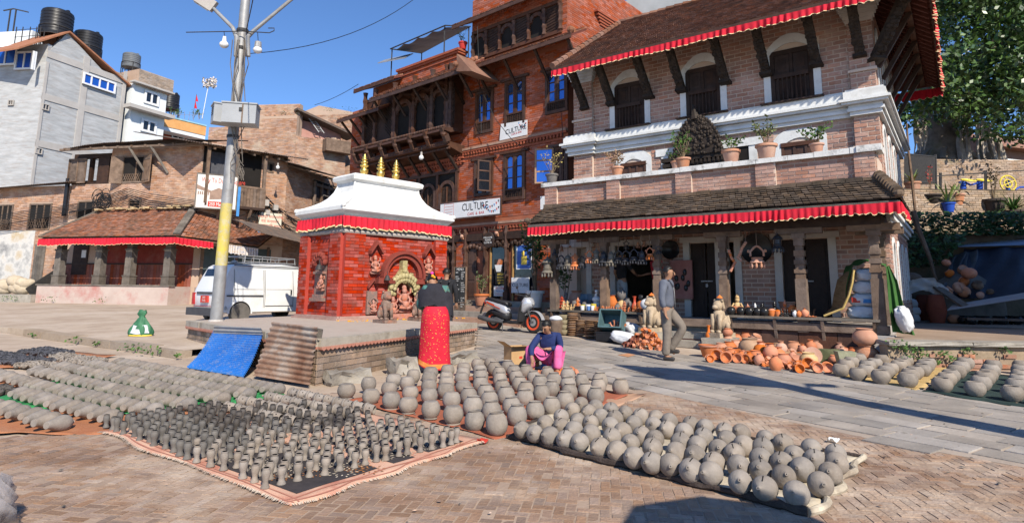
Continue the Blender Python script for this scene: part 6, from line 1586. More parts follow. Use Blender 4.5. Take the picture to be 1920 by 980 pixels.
sh.build('ivy',m_leafd,loc=gpt(1760,450,19),kind='stuff',label='dark green creepers covering the slope beside the shop house',cat='creepers')
for k,xs_ in enumerate(((1712,1722,1742,1760),(1716,1709,1703,1700))):
 pts=[gpt(x,y,18.6 if k==0 else 21)for x,y in zip(xs_,(395,430,480,540)if k==0 else(395,330,280,232))]
 MB().tube(pts,[.09,.08,.06,.04]if k==0 else[.05,.05,.04,.03],6).build('vine',m_woodold,None,loc=pts[0],label='thick dry vine stem hanging down the dark slope' if k==0 else 'bundle of dry vines rising beside the wall of the shop house',cat='vine')
bt_=gpt(1765,300,29.5);tree=thing('banyan_tree','large spreading banyan with gnarled roots and hanging stems on the hill','tree',bt_)
tk=MB();o=Vector(bt_)
m_bark=mat('bark_grey',[(.14,.11,.085),(.30,.25,.20)],2.5,.95,.6,10,stain=(.12,.13,.05),samt=.6,sscale=1.2)
tk.tube([o+Vector((0,0,-.5)),o+Vector((0,0,.8)),o+Vector((-.3,0,2.4)),o+Vector((-.6,0,4.5)),o+Vector((-.2,.3,8))],[1.3,.95,.75,.7,.3],10)
tk.tube([o+Vector((.6,-.1,-.3)),o+Vector((.7,0,1.2)),o+Vector((1.2,0,2.6)),o+Vector((2.6,0,5)),o+Vector((5,0,8))],[.8,.55,.5,.4,.2],9)
for k in range(13):
 a=rnd(math.pi*.9,math.pi*2.1);l=rnd(1.0,2.2);tk.tube([o+Vector((0,0,rnd(.6,1.5))),o+Vector((math.cos(a)*l*.5,math.sin(a)*l*.4,rnd(.2,.5))),o+Vector((math.cos(a)*l,math.sin(a)*l*.6,-.2))],[.4,.3,.12],7)
tk.build('trunk',m_bark,tree,smooth=True)
for k in range(9):
 a=rnd(0,6.28);l=rnd(3,6);b=o+Vector((-.4,0,rnd(2.5,6)));pm_=b+Vector((math.cos(a)*l*.5,math.sin(a)*l*.35,rnd(.8,2)));MB().tube([b,pm_,b+Vector((math.cos(a)*l,math.sin(a)*l*.6,rnd(1.5,4)))],[.32,.22,.07],7).build('limb',m_bark,tree)
m_aer=mat('aerial_root',[(.30,.25,.20),(.46,.40,.33)],4,.95,.4)
for x0,y0,x1,y1,r_,Y in((1803,225,1808,308,.22,28.2),(1812,240,1817,308,.14,28),(1806,260,1813,305,.1,28.1),(1852,235,1862,312,.22,28.4),(1858,270,1866,315,.14,28.2),(1866,250,1882,315,.2,28.6),(1876,270,1884,318,.12,28.3),(1838,262,1850,308,.2,29.5),(1834,250,1836,310,.06,28)):
 a,b=gpt(x0,y0,Y),gpt(x1,y1,Y);m_=(a+b)/2+np.array([rnd(-.15,.15),0,0]);MB().tube([a,m_,b],[r_*.6,r_*.75,r_*1.2],7).build('aerial_root',m_aer,tree)
for k in range(34):
 x=1728+rnd(-14,10)if k<24 else rnd(1815,1850);y=rnd(222,235);L_=rnd(25,60)if k<24 else rnd(40,70);a,b=gpt(x,y,27.5),gpt(x+rnd(-3,6),y+L_,27.4);MB().tube([a,(a+b)/2+np.array([rnd(-.1,.1),0,0]),b],[.05,.045,.02],4).build('aerial_root',m_aer,tree)
cr1=MB();cl=[(gpt(rnd(1755,1960),rnd(-70,215),rnd(24.5,27)),rnd(.5,.9))for _ in range(110)]
for k in range(300):
 x,y=rnd(1690,2120),rnd(-230,270);lim=190+70*math.exp(-((x-1860)/70.)**2)+(20 if x>1760 else-10)
 if y>lim:continue
 cl.append((gpt(x,y,rnd(25.5,33)),rnd(.5,1.15)))
for x,y in((1700,210),(1715,200),(1745,190),(1770,195),(1795,205),(1820,215),(1845,230),(1870,215),(1900,225),(1915,180),(1720,225),(1780,60),(1800,120),(1850,90),(1900,60),(1775,150),(1900,140),(1850,160),(1825,30),(1870,20),(1915,20),(1770,20),(1890,255),(1910,250),(1690,215),(1805,170)):cl.append((gpt(x,y,rnd(26,31)),rnd(.55,.95)))
for c,r_ in cl:
 c=Vector(c)
 for i in range(int(230*r_)):
  d=Vector((rnd(-1,1),rnd(-1,1),rnd(-1,1)))
  if d.length>1 or d.length<.2:continue
  p=c+Vector((d.x*1.25,d.y,d.z*.8))*r_;n_=Vector((rnd(-1,1),rnd(-1,1),rnd(-.2,1.2))).normalized();e1_=n_.orthogonal().normalized();e2_=n_.cross(e1_);a=rnd(0,6.28);d1=(e1_*math.cos(a)+e2_*math.sin(a))*rnd(.09,.17);d2=n_.cross(d1)*.55
  cr1.add([p-d1,p+d2,p+d1,p-d2],[(0,1,2,3)])
cr1.build('crown',mat('leaf_banyan',[(.04,.085,.016),(.095,.165,.035)],.9,.38,0,isl=.5,spec=.5),tree)
h5=thing('hill_house','house with a reddish tiled roof half hidden behind the banyan','house',gpt(1890,320,38));hF=Fr((.96,.28),gpt(1880,320,38)*(1,1,0))
MB().bx(hF,-.6,6,0,5,5,11.0).build('wall',mat('render_brown',[(.25,.13,.09),(.32,.18,.13)],2,.9,.1),h5);MB().prism_u(hF,[(-.8,10.6),(-.8,10.75),(2.5,12.4),(5.8,10.75),(5.8,10.6)],-1,7).build('roof',m_tileC,h5);MB().bx(hF,-2.2,.9,-1.5,-1.4,7.8,9.6).build('white_hoarding',m_render,h5)
n_=thing('shade_house','tall unseen house added to shade the terrace on the right','house',(18,8,0));MB().bx(W0,14.2,24,4.0,10.3,0,12.2).build('wall',m_mortarC,n_)  # out-of-view block added to shade the terrace and slope
def tp(x,y,z=TZ):return G(x,y,z)
corrugated(gpt(1795,463,19.44),gpt(1800,455,20.57),gpt(1940,449,19.66),gpt(1940,459,18.53),.1,.012,2).build('corrugated_sheet',mat('zinc_blue',[(.20,.25,.33),(.30,.36,.44)],2,.5,.1,metal=.3),None,loc=gpt(1860,458,19.21),label='bluish corrugated sheet roofing the tarpaulin shelter',cat='roof sheet')
corrugated(gpt(1832,452,20.34),gpt(1836,436,21.47),gpt(1940,434,20.79),gpt(1940,447,19.66),.1,.012,2).build('corrugated_sheet',m_corr,None,loc=gpt(1880,442,20.34),label='rusty roof sheet above the bluish one',cat='roof sheet')
def drape(fn,nu,nv,amp,sc_):
 def g(s,t):
  p=np.array(fn(s,t),float);p+=np.array([0,-1,.3])*amp*(math.sin(s*sc_+3*t)+.6*math.sin(s*sc_*2.3+1.7-5*t)+.5*math.sin(t*sc_*1.1+s*4))*.5;return p
 return MB().grid(g,nu,nv)
m_tarpb=mat('tarpaulin_navy',[(.014,.018,.03),(.03,.036,.055)],1.5,.55,.3,10)
c4=[gpt(1778,560,17.63),gpt(1945,560,16.5),gpt(1945,462,18.53),gpt(1808,465,19.55)]
drape(lambda s,t:(c4[0]*(1-s)+c4[1]*s)*(1-t)+(c4[3]*(1-s)+c4[2]*s)*t,36,20,.12,9).build('tarpaulin',m_tarpb,None,smooth=2,loc=c4[0],label='dark navy tarpaulin hung over the goods on the terrace',cat='tarpaulin')
c4b=[gpt(1760,545,17.85),gpt(1830,560,17.18),gpt(1830,470,19.1),gpt(1785,478,19.66)]
drape(lambda s,t:(c4b[0]*(1-s)+c4b[1]*s)*(1-t)+(c4b[3]*(1-s)+c4b[2]*s)*t,24,16,.2,11).build('tarpaulin',mat('tarpaulin_grey',[(.05,.055,.06),(.09,.10,.11)],1.5,.5,.3,10),None,smooth=2,loc=c4b[0],label='crumpled grey plastic sheet left of the navy tarpaulin',cat='tarpaulin')
corrugated(gpt(1776,582,15.59),gpt(1786,572,16.16),gpt(1945,545,15.37),gpt(1945,556,14.8),.1,.012,2).build('corrugated_sheet',mat('zinc_worn',[(.24,.25,.27),(.34,.35,.36)],2,.6,.1,stain=(.25,.11,.05),samt=.7,sscale=2),None,loc=gpt(1860,565,15.25),label='worn zinc sheet sloping over the black pots',cat='roof sheet')
MB().beam(gpt(1745,530,16.95),gpt(1812,575,15.59),.22,.05).build('plank',m_woodgrey,None,loc=gpt(1780,555,16.27),label='weathered grey plank leaning across the terrace',cat='plank')
MB().beam(gpt(1810,597,15.71),gpt(1935,600,15.14),.05,.42,up=(0,1,0)).build('panel',m_corr,None,loc=gpt(1870,598,15.37),label='rusty panel standing behind the black pots',cat='panel')
def jar(name,lab,cat,loc,prof,m,group=None,tilt=None,n=18,sc3=1.0):
 M=tilt.to_3x3()if tilt is not None else None
 return MB().lathe([(r*sc3,z*sc3)for r,z in prof],n,loc,M).build(name,m,None,True,loc,None,lab,cat,group)
BOWL=[(.001,0),(.5,0),(.85,.35),(1,.7),(.95,.72),(.8,.4),(.45,.1),(.001,.08)]
ROUND=[(.001,0),(.5,0),(.86,.28),(1,.62),(.93,1.0),(.68,1.28),(.6,1.36),(.68,1.48),(.62,1.5),(.52,1.38),(.001,1.3)]
for k,x in enumerate((1808,1822,1836,1850,1866,1880,1894,1908,1921)):
 jar('jar','%s black round jar in the row under the zinc sheet, counted from the left'%ordn(k),'jar',tp(x,607+(k%2),TZ),ROUND,m_blackpot,'black jars on the terrace',sc3=.155)
for k,(x,y,r_,lab)in enumerate(((1758,605,.26,'tall brick red drum of stacked pots on the terrace'),(1737,600,.26,'brick red drum half hidden behind the taller drum'))):
 jar('drum',lab,'clay drum',tp(x,y),[(.001,0),(.7,0),(.98,1.2),(1.0,1.45),(.95,1.5),(1.0,1.6),(.8,2.9),(.6,3.1),(.55,3.0),(.001,2.9)],mat('brick_red_clay',[(.26,.06,.035),(.34,.09,.05)],4,.8,.1),sc3=r_)
for k,(x,y,z,r_,lab)in enumerate(((1778,603,0,.2,'lower pale terracotta pot stacked beside the red drum'),(1778,603,.34,.2,'middle pale terracotta pot on the stack beside the red drum'),(1776,603,.68,.2,'top pale terracotta pot on the stack beside the red drum'),(1790,606,0,.16,'pale round pot right of the stacked pots'))):
 p=tp(x,y);p[2]+=z;jar('pot',lab,'pot',p,ROUND,m_terrap,'stacked pots on the terrace',sc3=r_*1.05)
for k,(x,y,r_)in enumerate(((1770,545,.3),(1790,535,.34),(1815,525,.3),(1808,545,.33),(1832,535,.3),(1785,512,.26),(1835,552,.2),(1858,545,.2),(1772,493,.25),(1806,505,.3))):
 r_*=.5;p=gpt(x,y,17.2+(550-y)*.02);jar('pot',random.choice(['tipped','dusty','cracked'])+' clay pot %s from the left end of the terrace heap'%ordn(k),'pot',p-(0,0,r_*.6),ROUND,(m_terrap,m_woodold,m_terra)[k%3]if k!=1 else m_terrap,'heap of old pots on the terrace',Matrix.Rotation(rnd(-1.6,1.6),4,(1,0,0))@Matrix.Rotation(rnd(-.6,.6),4,'Y'),sc3=r_)
MB().ball(gpt(1812,580,18.2),1.3,16,9,(.85,.5,.85)).build('covered_heap',mat('heap_cover',[(.08,.075,.065),(.16,.14,.12)],2.5,.8,.5,8),None,2,gpt(1812,590,19.0),label='mound of goods covered in grey plastic under the tumbled pots',cat='heap')
MB().ball(gpt(1817,512,17.51),.2,12,8,(1,1,.8)).build('bowl',m_terra,None,smooth=True,loc=gpt(1817,505,17.51),label='upturned orange clay bowl on top of the terrace heap',cat='bowl')
def sack(loc,dx,dy,dz,rz,m,lab,group=None,tilt=0):
 M=Matrix.Rotation(rz,3,'Z')@Matrix.Rotation(tilt,3,'Y');mb=MB();P=[]
 nu,nv=28,14
 for j in range(nv+1):
  for i in range(nu):
   a=2*math.pi*i/nu;b=-math.pi/2+math.pi*j/nv
   se=lambda v,e:math.copysign(abs(v)**e,v)
   q=Vector((se(math.cos(b),.55)*se(math.cos(a),.6)*dx/2,se(math.cos(b),.55)*se(math.sin(a),.6)*dy/2,se(math.sin(b),.8)*dz/2))
   q*=1+.05*math.sin(5*a+3*b+dx*40)+.05*math.sin(9*b+4*a+dy*30)+.035*math.sin(13*a-5*b);P.append(M@q+Vector(loc))
 mb.add(P,[(j*nu+i,j*nu+(i+1)%nu,(j+1)*nu+(i+1)%nu,(j+1)*nu+i)for j in range(nv)for i in range(nu)])
 return mb.build('sack',m,None,2,loc,None,lab,'sack',group)
m_sackw=mat('woven_plastic_white',[(.52,.53,.55),(.68,.69,.71)],5,.6,.7,11)
m_sackg=mat('sack_greyish',[(.36,.36,.36),(.48,.48,.48)],3,.7,.3,14)
for k,(x,y,z,lab)in enumerate(((1708,604,.12,'bottom grey sack beside the green cloth'),(1710,604,.33,'middle pinkish sack beside the green cloth'),(1706,604,.55,'top knotted grey sack beside the green cloth'))):
 p=tp(x,y);p[2]+=z;sack(p,.5,.35,.26,.3,m_sackg,lab,'sacks beside the green cloth')
p=gpt(1724,535,16.95);drape(lambda s,t:p+np.array([(s-.5)*.95,-.2+.2*math.cos(s*3),.0+.2*math.sin(math.pi*s)-.35*t]),20,8,.12,12).build('plastic_sheet',mat('plastic_clear',[(.30,.31,.31),(.45,.46,.46)],3,.35,.4,9),None,smooth=2,loc=p,label='crumpled translucent plastic sheet over the goods behind the drums',cat='plastic sheet')
MB().ball(gpt(1709,522,18.31),.26,12,8,(1.1,1,.7)).build('basket',m_woodold,None,smooth=True,loc=gpt(1709,528,18.31),label='upturned woven basket by the side wall of the shop house',cat='basket')
def mesh_thing(mb,name,m,smooth,loc,label,cat,group=None):
 return mb.build(name,m,None,smooth,loc,None,label,cat,group)
def on_ground(x,y,h):
 g=G(x,y)
 for _ in range(6):g=G(x,y,zg(g[0],g[1])+h)
 return g
def mat_sheet(name,px,m,label,cat,th=.012,wav=.012,n=(40,24),lift=.012,jit=.03,uv=None):
 C4=[G(*q)for q in px]
 def fn(s,t):
  p=(C4[0]*(1-s)+C4[1]*s)*(1-t)+(C4[3]*(1-s)+C4[2]*s)*t
  e=min(s,1-s,t,1-t);j=jit if e<.02 else 0
  x=p[0]+j*math.sin(17*s+23*t);y=p[1]+j*math.sin(13*s-19*t)
  return(x,y,zg(x,y)+lift+th+wav*.5*(math.sin(9*s+5*t)+math.sin(23*t+4*s))*(.4 if e>.05 else 1))
 mb=MB().grid(fn,*n);b=len(mb.v);mb.grid(lambda s,t:(lambda q:(q[0],q[1],q[2]-th))(fn(s,t)),*n)
 nu,nv=n
 rim=[i for i in range(nu+1)]+[(j+1)*(nu+1)-1 for j in range(1,nv+1)]+[nv*(nu+1)+i for i in range(nu-1,-1,-1)]+[j*(nu+1)for j in range(nv-1,0,-1)]
 for a,c in zip(rim,rim[1:]+rim[:1]):mb.f.append((a,a+b,c+b,c))
 o=mb.build(name,m,None,2,(C4[0]+C4[2])/2,None,label,cat)
 return o,fn,C4
m_carpet=mat('carpet_peach',[(.56,.30,.20),(.66,.41,.29)],4,.95,.3,90,stain=(.42,.12,.08),samt=.7,sscale=3)
carpet,cfn,C4=mat_sheet('carpet',[(186,813),(552,952),(908,832),(600,752)],m_carpet,'peach carpet with black and cream flowers under the small cups','carpet',.012,.01)
pa=MB()
def panel(s0,t0,s1,t1,mb,k=14,up=.002):
 mb.grid(lambda s,t:(lambda q:(q[0],q[1],q[2]+up))(cfn(s0+(s1-s0)*s,t0+(t1-t0)*t)),k,k)
panel(.55,.06,.95,.42,pa);panel(.10,.05,.5,.38,pa);panel(.6,.5,.95,.62,pa);panel(.62,.70,.95,.93,pa);panel(.1,.5,.5,.9,pa)
pa.build('dark_panel',mat('carpet_black',[(.03,.026,.028),(.06,.05,.05)],8,.95,.2,90),carpet,smooth=2)
pe_=MB();rp_=MB();W_C=np.linalg.norm(C4[1]-C4[0])
for i in range(60):
 s,t=rnd(.08,.95),rnd(.05,.95)
 if i<26:s,t=rnd(.56,.95),rnd(.07,.6)
 c=Vector(cfn(s,t));n=random.choice([9,11,13]);r_=rnd(.07,.12)
 for ring_ in(0,1):
  for k in range(n):
   a=2*math.pi*(k+ring_*.5)/n;d=Vector((math.cos(a),math.sin(a),0));e=Vector((-d.y,d.x,0));r0=r_*(.42+.32*ring_);l=r_*.28;z=Vector((0,0,.005))
   P=[c+d*r0+z,c+d*(r0+l*.5)+e*l*.22+z,c+d*(r0+l)+z,c+d*(r0+l*.5)-e*l*.22+z]
   (pe_ if i%4 else rp_).add(P,[(3,2,1,0)])
pe_.build('petal_print',mat('carpet_cream',[(.60,.50,.36),(.70,.60,.45)],6,.95,.1),carpet);rp_.build('petal_print',mat('carpet_rust',[(.42,.16,.05),(.5,.22,.08)],6,.95,.1),carpet)
bo=MB()
for k,(f0,f1)in enumerate(((.012,.018),(.03,.036))):
 bo.grid(lambda s,t:(lambda q:(q[0],q[1],q[2]+.003))(cfn(s,f0+(f1-f0)*t)if False else cfn(1-f0-(f1-f0)*t,s)),40,1)
 bo.grid(lambda s,t:(lambda q:(q[0],q[1],q[2]+.003))(cfn(s,f0+(f1-f0)*t)),40,1)
bo.build('border_stripe',mat('carpet_red',[(.42,.15,.10),(.50,.22,.15)],6,.95,.1),carpet,smooth=2)
fr=MB()
for i in range(800):
 s=rnd(0,1);side=i%3
 c=np.array(cfn(s,0)if side<2 else cfn(1,s));d=np.array(cfn(s,0))-np.array(cfn(s,.03))if side<2 else np.array(cfn(1,s))-np.array(cfn(.97,s));d=d/np.linalg.norm(d)*rnd(.01,.03)+np.array([rnd(-.008,.008),rnd(-.008,.008),-.006]);e=np.array([-d[1],d[0],0])*.14
 c=c+(0,0,.001);fr.add([c-e,c+e,c+d+e*.5,c+d-e*.5],[(0,1,2,3)])
fr.build('fringe',mat('fringe_cream',[(.6,.46,.34),(.7,.58,.45)],6,.95,.1),carpet)
m_sackm=mat('mat_rust',[(.33,.12,.055),(.45,.19,.09)],3,.95,.4,50,stain=(.5,.3,.18),samt=.5,sscale=2)
mat_sheet('ground_cloth',[(648,752),(935,826),(1175,745),(985,688)],mat('cloth_brick',[(.30,.085,.045),(.40,.13,.07)],3,.95,.4,60),'brick red cloth spread under the large round pots','ground cloth',.006,.02)
mat_sheet('ground_cloth',[(1085,757),(1120,775),(1210,742),(1150,733)],mat('cloth_tan',[(.42,.24,.15),(.52,.32,.21)],3,.95,.4,60),'tan cloth corner under the single pot at the street edge','ground cloth',.006,.02,(12,8),.008)
mat_sheet('ground_cloth',[(-150,810),(150,816),(440,790),(-120,690)],m_sackm,'rust brown sacking under the front rows of lying vases','ground cloth',.008,.03,(40,20),.006,.06)
mat_sheet('ground_cloth',[(-60,765),(300,782),(530,745),(215,680)],mat('net_green',[(.03,.22,.06),(.05,.32,.10)],8,.7,.3,90),'green netting showing between the rows of lying vases','ground cloth',.006,.015,(30,20),.022)
pm_,pfn,P4=mat_sheet('felt_mat',[(952,824),(1525,970),(1617,868),(1065,757)],mat('felt_cream',[(.50,.42,.30),(.62,.54,.41)],2.5,.95,.3,60,stain=(.14,.11,.085),samt=.75,sscale=2.2),'cream felt mat with frayed dark edges under the round money pots','mat',.014,.016)
ed=MB()
for(s0,t0),(s1,t1),r_ in(((0,0),(1,0),.03),((1,0),(1,1),.026),((0,0),(0,1),.02),((0,1),(1,1),.02)):
 n=44;pts=[np.array(pfn(s0+(s1-s0)*i/n,t0+(t1-t0)*i/n))+(rnd(-.008,.008),rnd(-.008,.008),.004)for i in range(n+1)]
 if r_!=.026:ed.tube(pts,[r_*rnd(.55,1.25)for _ in pts],7)
ed.build('rolled_edge',mat('felt_dark',[(.035,.025,.022),(.08,.06,.05)],8,.95,.5,60),pm_,smooth=True)
n=26;pts=[np.array(pfn(1,i/n))+(rnd(-.006,.006),rnd(-.006,.006),.006)for i in range(n+1)]
MB().tube(pts,[.026*rnd(.8,1.15)for _ in pts],8).build('rolled_edge',mat('felt_banded',[(.20,.15,.11),(.62,.55,.42)],5,.95,.3),pm_,smooth=True)
mat_sheet('straw_mat',[(1555,702),(1722,733),(1790,690),(1640,676)],mat('straw_yellow',[(.44,.29,.11),(.56,.39,.17)],3,.95,.4,70),'yellow straw mat under the grey pots near the shop counter','mat',.006,.012,(24,12),.01)
mat_sheet('net_mat',[(1728,735),(1990,775),(1990,715),(1808,695)],mat('net_dark',[(.018,.035,.03),(.035,.06,.055)],6,.9,.4,90),'dark green netting under the grey pots at the right edge','mat',.006,.012,(24,12),.01)
PROF_UP=[(.001,.04),(.30,.0),(.62,.0),(.86,.22),(1.0,.62),(1.0,.95),(.88,1.38),(.66,1.66),(.60,1.72),(.62,1.80),(.68,1.84),(.60,1.86),(.52,1.76),(.56,1.6),(.001,1.1)]
PROF_DN=[(.001,0),(.60,0),(.70,.03),(.68,.10),(.63,.14),(.78,.30),(.97,.66),(1.0,.95),(.92,1.35),(.70,1.68),(.55,1.72),(.001,1.70)]
r_p=.105
pots_px=[(97,250),(235,212),(250,285),(392,182),(362,238),(375,312),(512,160),(477,207),(495,262),(483,335),(622,135),(612,180),(610,228),(612,285),(622,368),(727,123),(717,165),(718,208),(715,255),(748,315),(825,105),(820,140),(815,172),(825,225),(857,280),(762,400),(880,350),(895,432),(912,88),(925,125),(930,160),(930,205),(962,258),(985,310),(1000,378),(1033,458),(990,75),(1015,110),(1045,145),(1050,183),(1065,232),(1088,282),(1125,345),(1155,405),(1100,95),(1137,125),(1152,168),(1170,208),(1210,245),(1205,288),(1268,368),(1215,125),(1262,162),(1300,205),(1310,270),(1370,340),(1347,135),(1385,180),(1370,235),(1470,152),(1475,205),(1480,255),(1455,310),(1560,195),(1580,243),(1642,280),(1670,185),(1662,220),(1798,225)]
me_up=[MB().lathe([(r*r_p,z*r_p)for r,z in PROF_UP],24).mesh('pot',m_clay,smooth=True)for _ in range(1)][0]
me_dn=MB().lathe([(r*r_p,z*r_p)for r,z in PROF_DN],24).mesh('pot',m_clay,smooth=True)
def place(name,me,loc,rot=(0,0,0),s=1,label=None,cat=None,group=None):
 o=bpy.data.objects.new(name,me);COL.objects.link(o);o.location=[float(a)for a in loc];o.rotation_euler=rot;o.scale=(s,s,s)if not hasattr(s,'__len__')else s
 return tag(o,label,cat,group)
cols=sorted(pots_px,key=lambda q:q[0])
G_='large round grey pots drying before the platform'
rowsP={}
for i,(x,y)in enumerate(pots_px):
 rowsP.setdefault(int(y//60),[]).append(x)
for v in rowsP.values():v.sort()
for i,(x,y)in enumerate(pots_px):
 up_=x>835 and not(x<1000 and y<150);g=on_ground(620+x/3.31,660+y/3.31,.092)
 b=int(y//60);k=rowsP[b].index(x)
 lab='%s round grey pot, %s from left in the %s band from the platform'%('open-mouthed' if up_ else 'upturned',ordn(k),ordn(b-1))
 if i==len(pots_px)-1:lab='single round grey pot standing apart at the street edge'
 place('pot',me_up if up_ else me_dn,(g[0],g[1],zg(g[0],g[1])+.022),(rnd(-.05,.05),rnd(-.05,.05),rnd(0,6)),(rnd(.93,1.06),)*2+(rnd(.9,1.07),),lab,'clay pot',G_)
pig_rows=[[(200,430),(260,447),(333,460),(405,477),(473,490),(570,515),(650,533),(730,563),(815,587),(903,598),(1000,625),(1093,640),(1233,680),(1350,710),(1500,737)],[(310,400),(385,413),(445,430),(527,448),(625,463),(713,495),(817,517),(930,540),(1020,555),(1110,587),(1225,605),(1330,625),(1440,655),(1613,692)],[(385,367),(463,387),(525,395),(618,410),(677,437),(767,457),(830,472),(950,490),(1030,505),(1130,523),(1205,545),(1330,570),(1430,590),(1528,618),(1660,640)],[(438,335),(517,345),(573,365),(640,375),(730,400),(822,407),(890,428),(967,440),(1060,463),(1170,478),(1250,505),(1340,517),(1490,555),(1587,575),(1690,590)],[(480,305),(548,320),(620,335),(690,350),(762,365),(835,370),(898,388),(1000,405),(1068,418),(1160,437),(1237,445),(1352,473),(1437,497),(1570,520),(1685,545)]]
rg=.082
kn=[(.001,-1.0),(.35,-.95),(.7,-.75),(.92,-.42),(1.0,0),(.94,.36),(.78,.64),(.55,.86),(.32,1.02),(.17,1.12),(.13,1.20),(.15,1.26),(.13,1.30),(.055,1.30),(.05,1.18),(.001,1.17)]
me_pig=MB().lathe([(r*rg,z*rg)for r,z in kn],24).mesh('money_pot',m_clay,smooth=True)
sl_=MB();sl_.box((0,0,0),(.046,.006,.004));me_slot=sl_.mesh('slot',m_dark)
rn=['front','second','middle','fourth','rear']
for j,row in enumerate(pig_rows):
 for i,(x,y)in enumerate(row):
  g=on_ground(900+x/2.526,640+y/2.526,.085);yaw=R(238)+rnd(-.35,.35);til=R(rnd(62,84))
  z=zg(g[0],g[1])+.024+rg
  slot_=(i*7+j*3)%5<2
  o=place('money_pot',me_pig,(g[0],g[1],z),(0,til,yaw),(rnd(.94,1.05),)*2+(rnd(.93,1.05),),'round grey money pot%s, %s from left in the %s row'%(' with dark slot' if slot_ else '',ordn(i),rn[j]),'money pot','round grey money pots on the felt mat')
  if slot_:
   s=bpy.data.objects.new('slot',me_slot);COL.objects.link(s);s.parent=o;a=R(-48);s.location=(math.sin(a)*rg,rnd(-.01,.01),math.cos(a)*rg);s.rotation_euler=(0,a,rnd(-.6,.6));s.rotation_euler=(0,a,rnd(-.5,.5))
vas=[(.001,-.135),(.028,-.135),(.031,-.128),(.031,-.11),(.046,-.055),(.060,0),(.067,.045),(.062,.09),(.046,.118),(.024,.134),(.013,.140),(.012,.156),(.018,.165),(.012,.167),(.008,.158),(.001,.156)]
me_vas=MB().lathe(vas,18,M=Matrix.Rotation(math.pi/2,3,'Y')).mesh('vase',m_clay,smooth=True)
va0,va1=on_ground(93,805,.045),on_ground(138,788,.07);vaz=math.atan2(va1[1]-va0[1],va1[0]-va0[0])
vrows=[((225,682),(516,734),25),((174,686),(466,743),26),((112,690),(413,751),26),((64,698),(352,763),24),((-14,704),(281,774),22),((35,741),(203,786),12),((-30,762),(114,798),9)]
vpos=[]
for j,(a,b,n)in enumerate(vrows):
 A_,B_=on_ground(*a,.06),on_ground(*b,.06)
 for i in range(n):
  f_=i/(n-1.);p=A_+(B_-A_)*f_;p=p+np.array([rnd(-.02,.02),rnd(-.02,.02),0]);z=zg(p[0],p[1])+.064+.02
  vpos.append(p[:2]);inv=rnd(0,1)<.0
  place('vase',me_vas,(p[0],p[1],z),(rnd(0,6),rnd(-.03,.03)+R(4),vaz+rnd(-.1,.1)),(rnd(.92,1.02),)+(rnd(1.13,1.22),)*2,'grey vase lying on its side, %s along the %s row %s'%(ordn(i),ordn(6-j),'counted from the front'),'vase','grey vases lying in rows')
lid=[(.001,-.072),(.009,-.070),(.012,-.062),(.007,-.056),(.012,-.050),(.03,-.043),(.048,-.03),(.053,-.015),(.050,-.008),(.042,-.006),(.044,.02),(.038,.06),(.034,.06),(.038,.0),(.001,-.02)]
lm=MB().lathe(lid,18,M=Matrix.Rotation(math.pi/2,3,'Y'));me_lid=lm.mesh('lamp_lid',m_clay,smooth=True)
hl2=MB()
for k in range(5):
 a=k*1.256+.4;hl2.ball((.025,.0425*math.cos(a),.0425*math.sin(a)),.006,6,4)
me_hole=hl2.mesh('hole',m_dark);lids=[]
for j,(a,b,n)in enumerate([((548,740),(691,771),9),((502,748),(652,778),9),((453,755),(609,788),9),((406,764),(540,793),7)]):
 A_,B_=on_ground(*a,.05),on_ground(*b,.05)
 for i in range(n):
  p=A_+(B_-A_)*i/(n-1.)+np.array([rnd(-.012,.012),rnd(-.012,.012),0]);lids.append(p[:2]);f_=1.22
  o=place('lid',me_lid,(p[0],p[1],zg(p[0],p[1])+.05*f_+.018),(rnd(0,6),.12,R(-12)+rnd(-.25,.25)),f_,'bell-shaped grey lid lying down, %s from left in the %s row behind the cups'%(ordn(i),ordn(j)),'clay lid','bell-shaped grey lids lying in rows')
  h=bpy.data.objects.new('hole',me_hole);COL.objects.link(h);h.parent=o;h['kind']='stuff'
cup=[(.001,0),(.036,0),(.037,.006),(.025,.028),(.0235,.045),(.031,.068),(.0365,.09),(.035,.108),(.029,.120),(.031,.127),(.031,.133),(.026,.133),(.024,.12),(.001,.09)]
kinds=[]
for nm,m in(('light',m_clay),('mid',mat('clay_mid',[(.12,.108,.096),(.185,.168,.148)],9,.8,.12,60,isl=.12)),('dark',m_claydk)):
 kinds.append(MB().lathe(cup,14).mesh('cup',m,smooth=True))
ins_=MB().lathe([(.001,0),(.0215,0)],12).mesh('inside',m_dark)
q0,q1,q2=G(196,806),G(499,921),G(868,833);e1,e2=q1-q0,q2-q1;nc=0
for i in range(19):
 for j in range(18):
  if nc>=298:break
  f_,h_=i/18.,j/16.5;p=q0+e1*(f_+rnd(-.008,.008))+e2*(h_+rnd(-.011,.011))
  if h_>1.02 or rnd(0,1)<.03:continue
  px=proj((p[0],p[1],.05))
  if min([np.hypot(*(p[:2]-q))for q in lids+vpos[-200:]])<.10:continue
  if px[1]<766:continue
  t_=f_-.55*h_;near=f_*1.0
  sh=f_+rnd(-.1,.1)
  k=0 if sh>.62 else(2 if(sh<.45 and h_>.25)or(sh<.62 and h_>.55)else 1)
  z=zg(p[0],p[1])+.028;nc+=1
  o=place('cup',kinds[k],(p[0],p[1],z),(rnd(-.03,.03),rnd(-.03,.03),rnd(0,6)),(rnd(.78,.9),)*2+(rnd(.84,1.0),),'%s footed clay cup standing among its like on the peach carpet'%('pale dry grey','half-dried grey','dark damp')[k],'clay cup','%s clay cups on the peach carpet'%('pale','half-dried','dark')[k])
  s=bpy.data.objects.new('inside',ins_);COL.objects.link(s);s.parent=o;s.location=(0,0,.1343)
r_j=.128
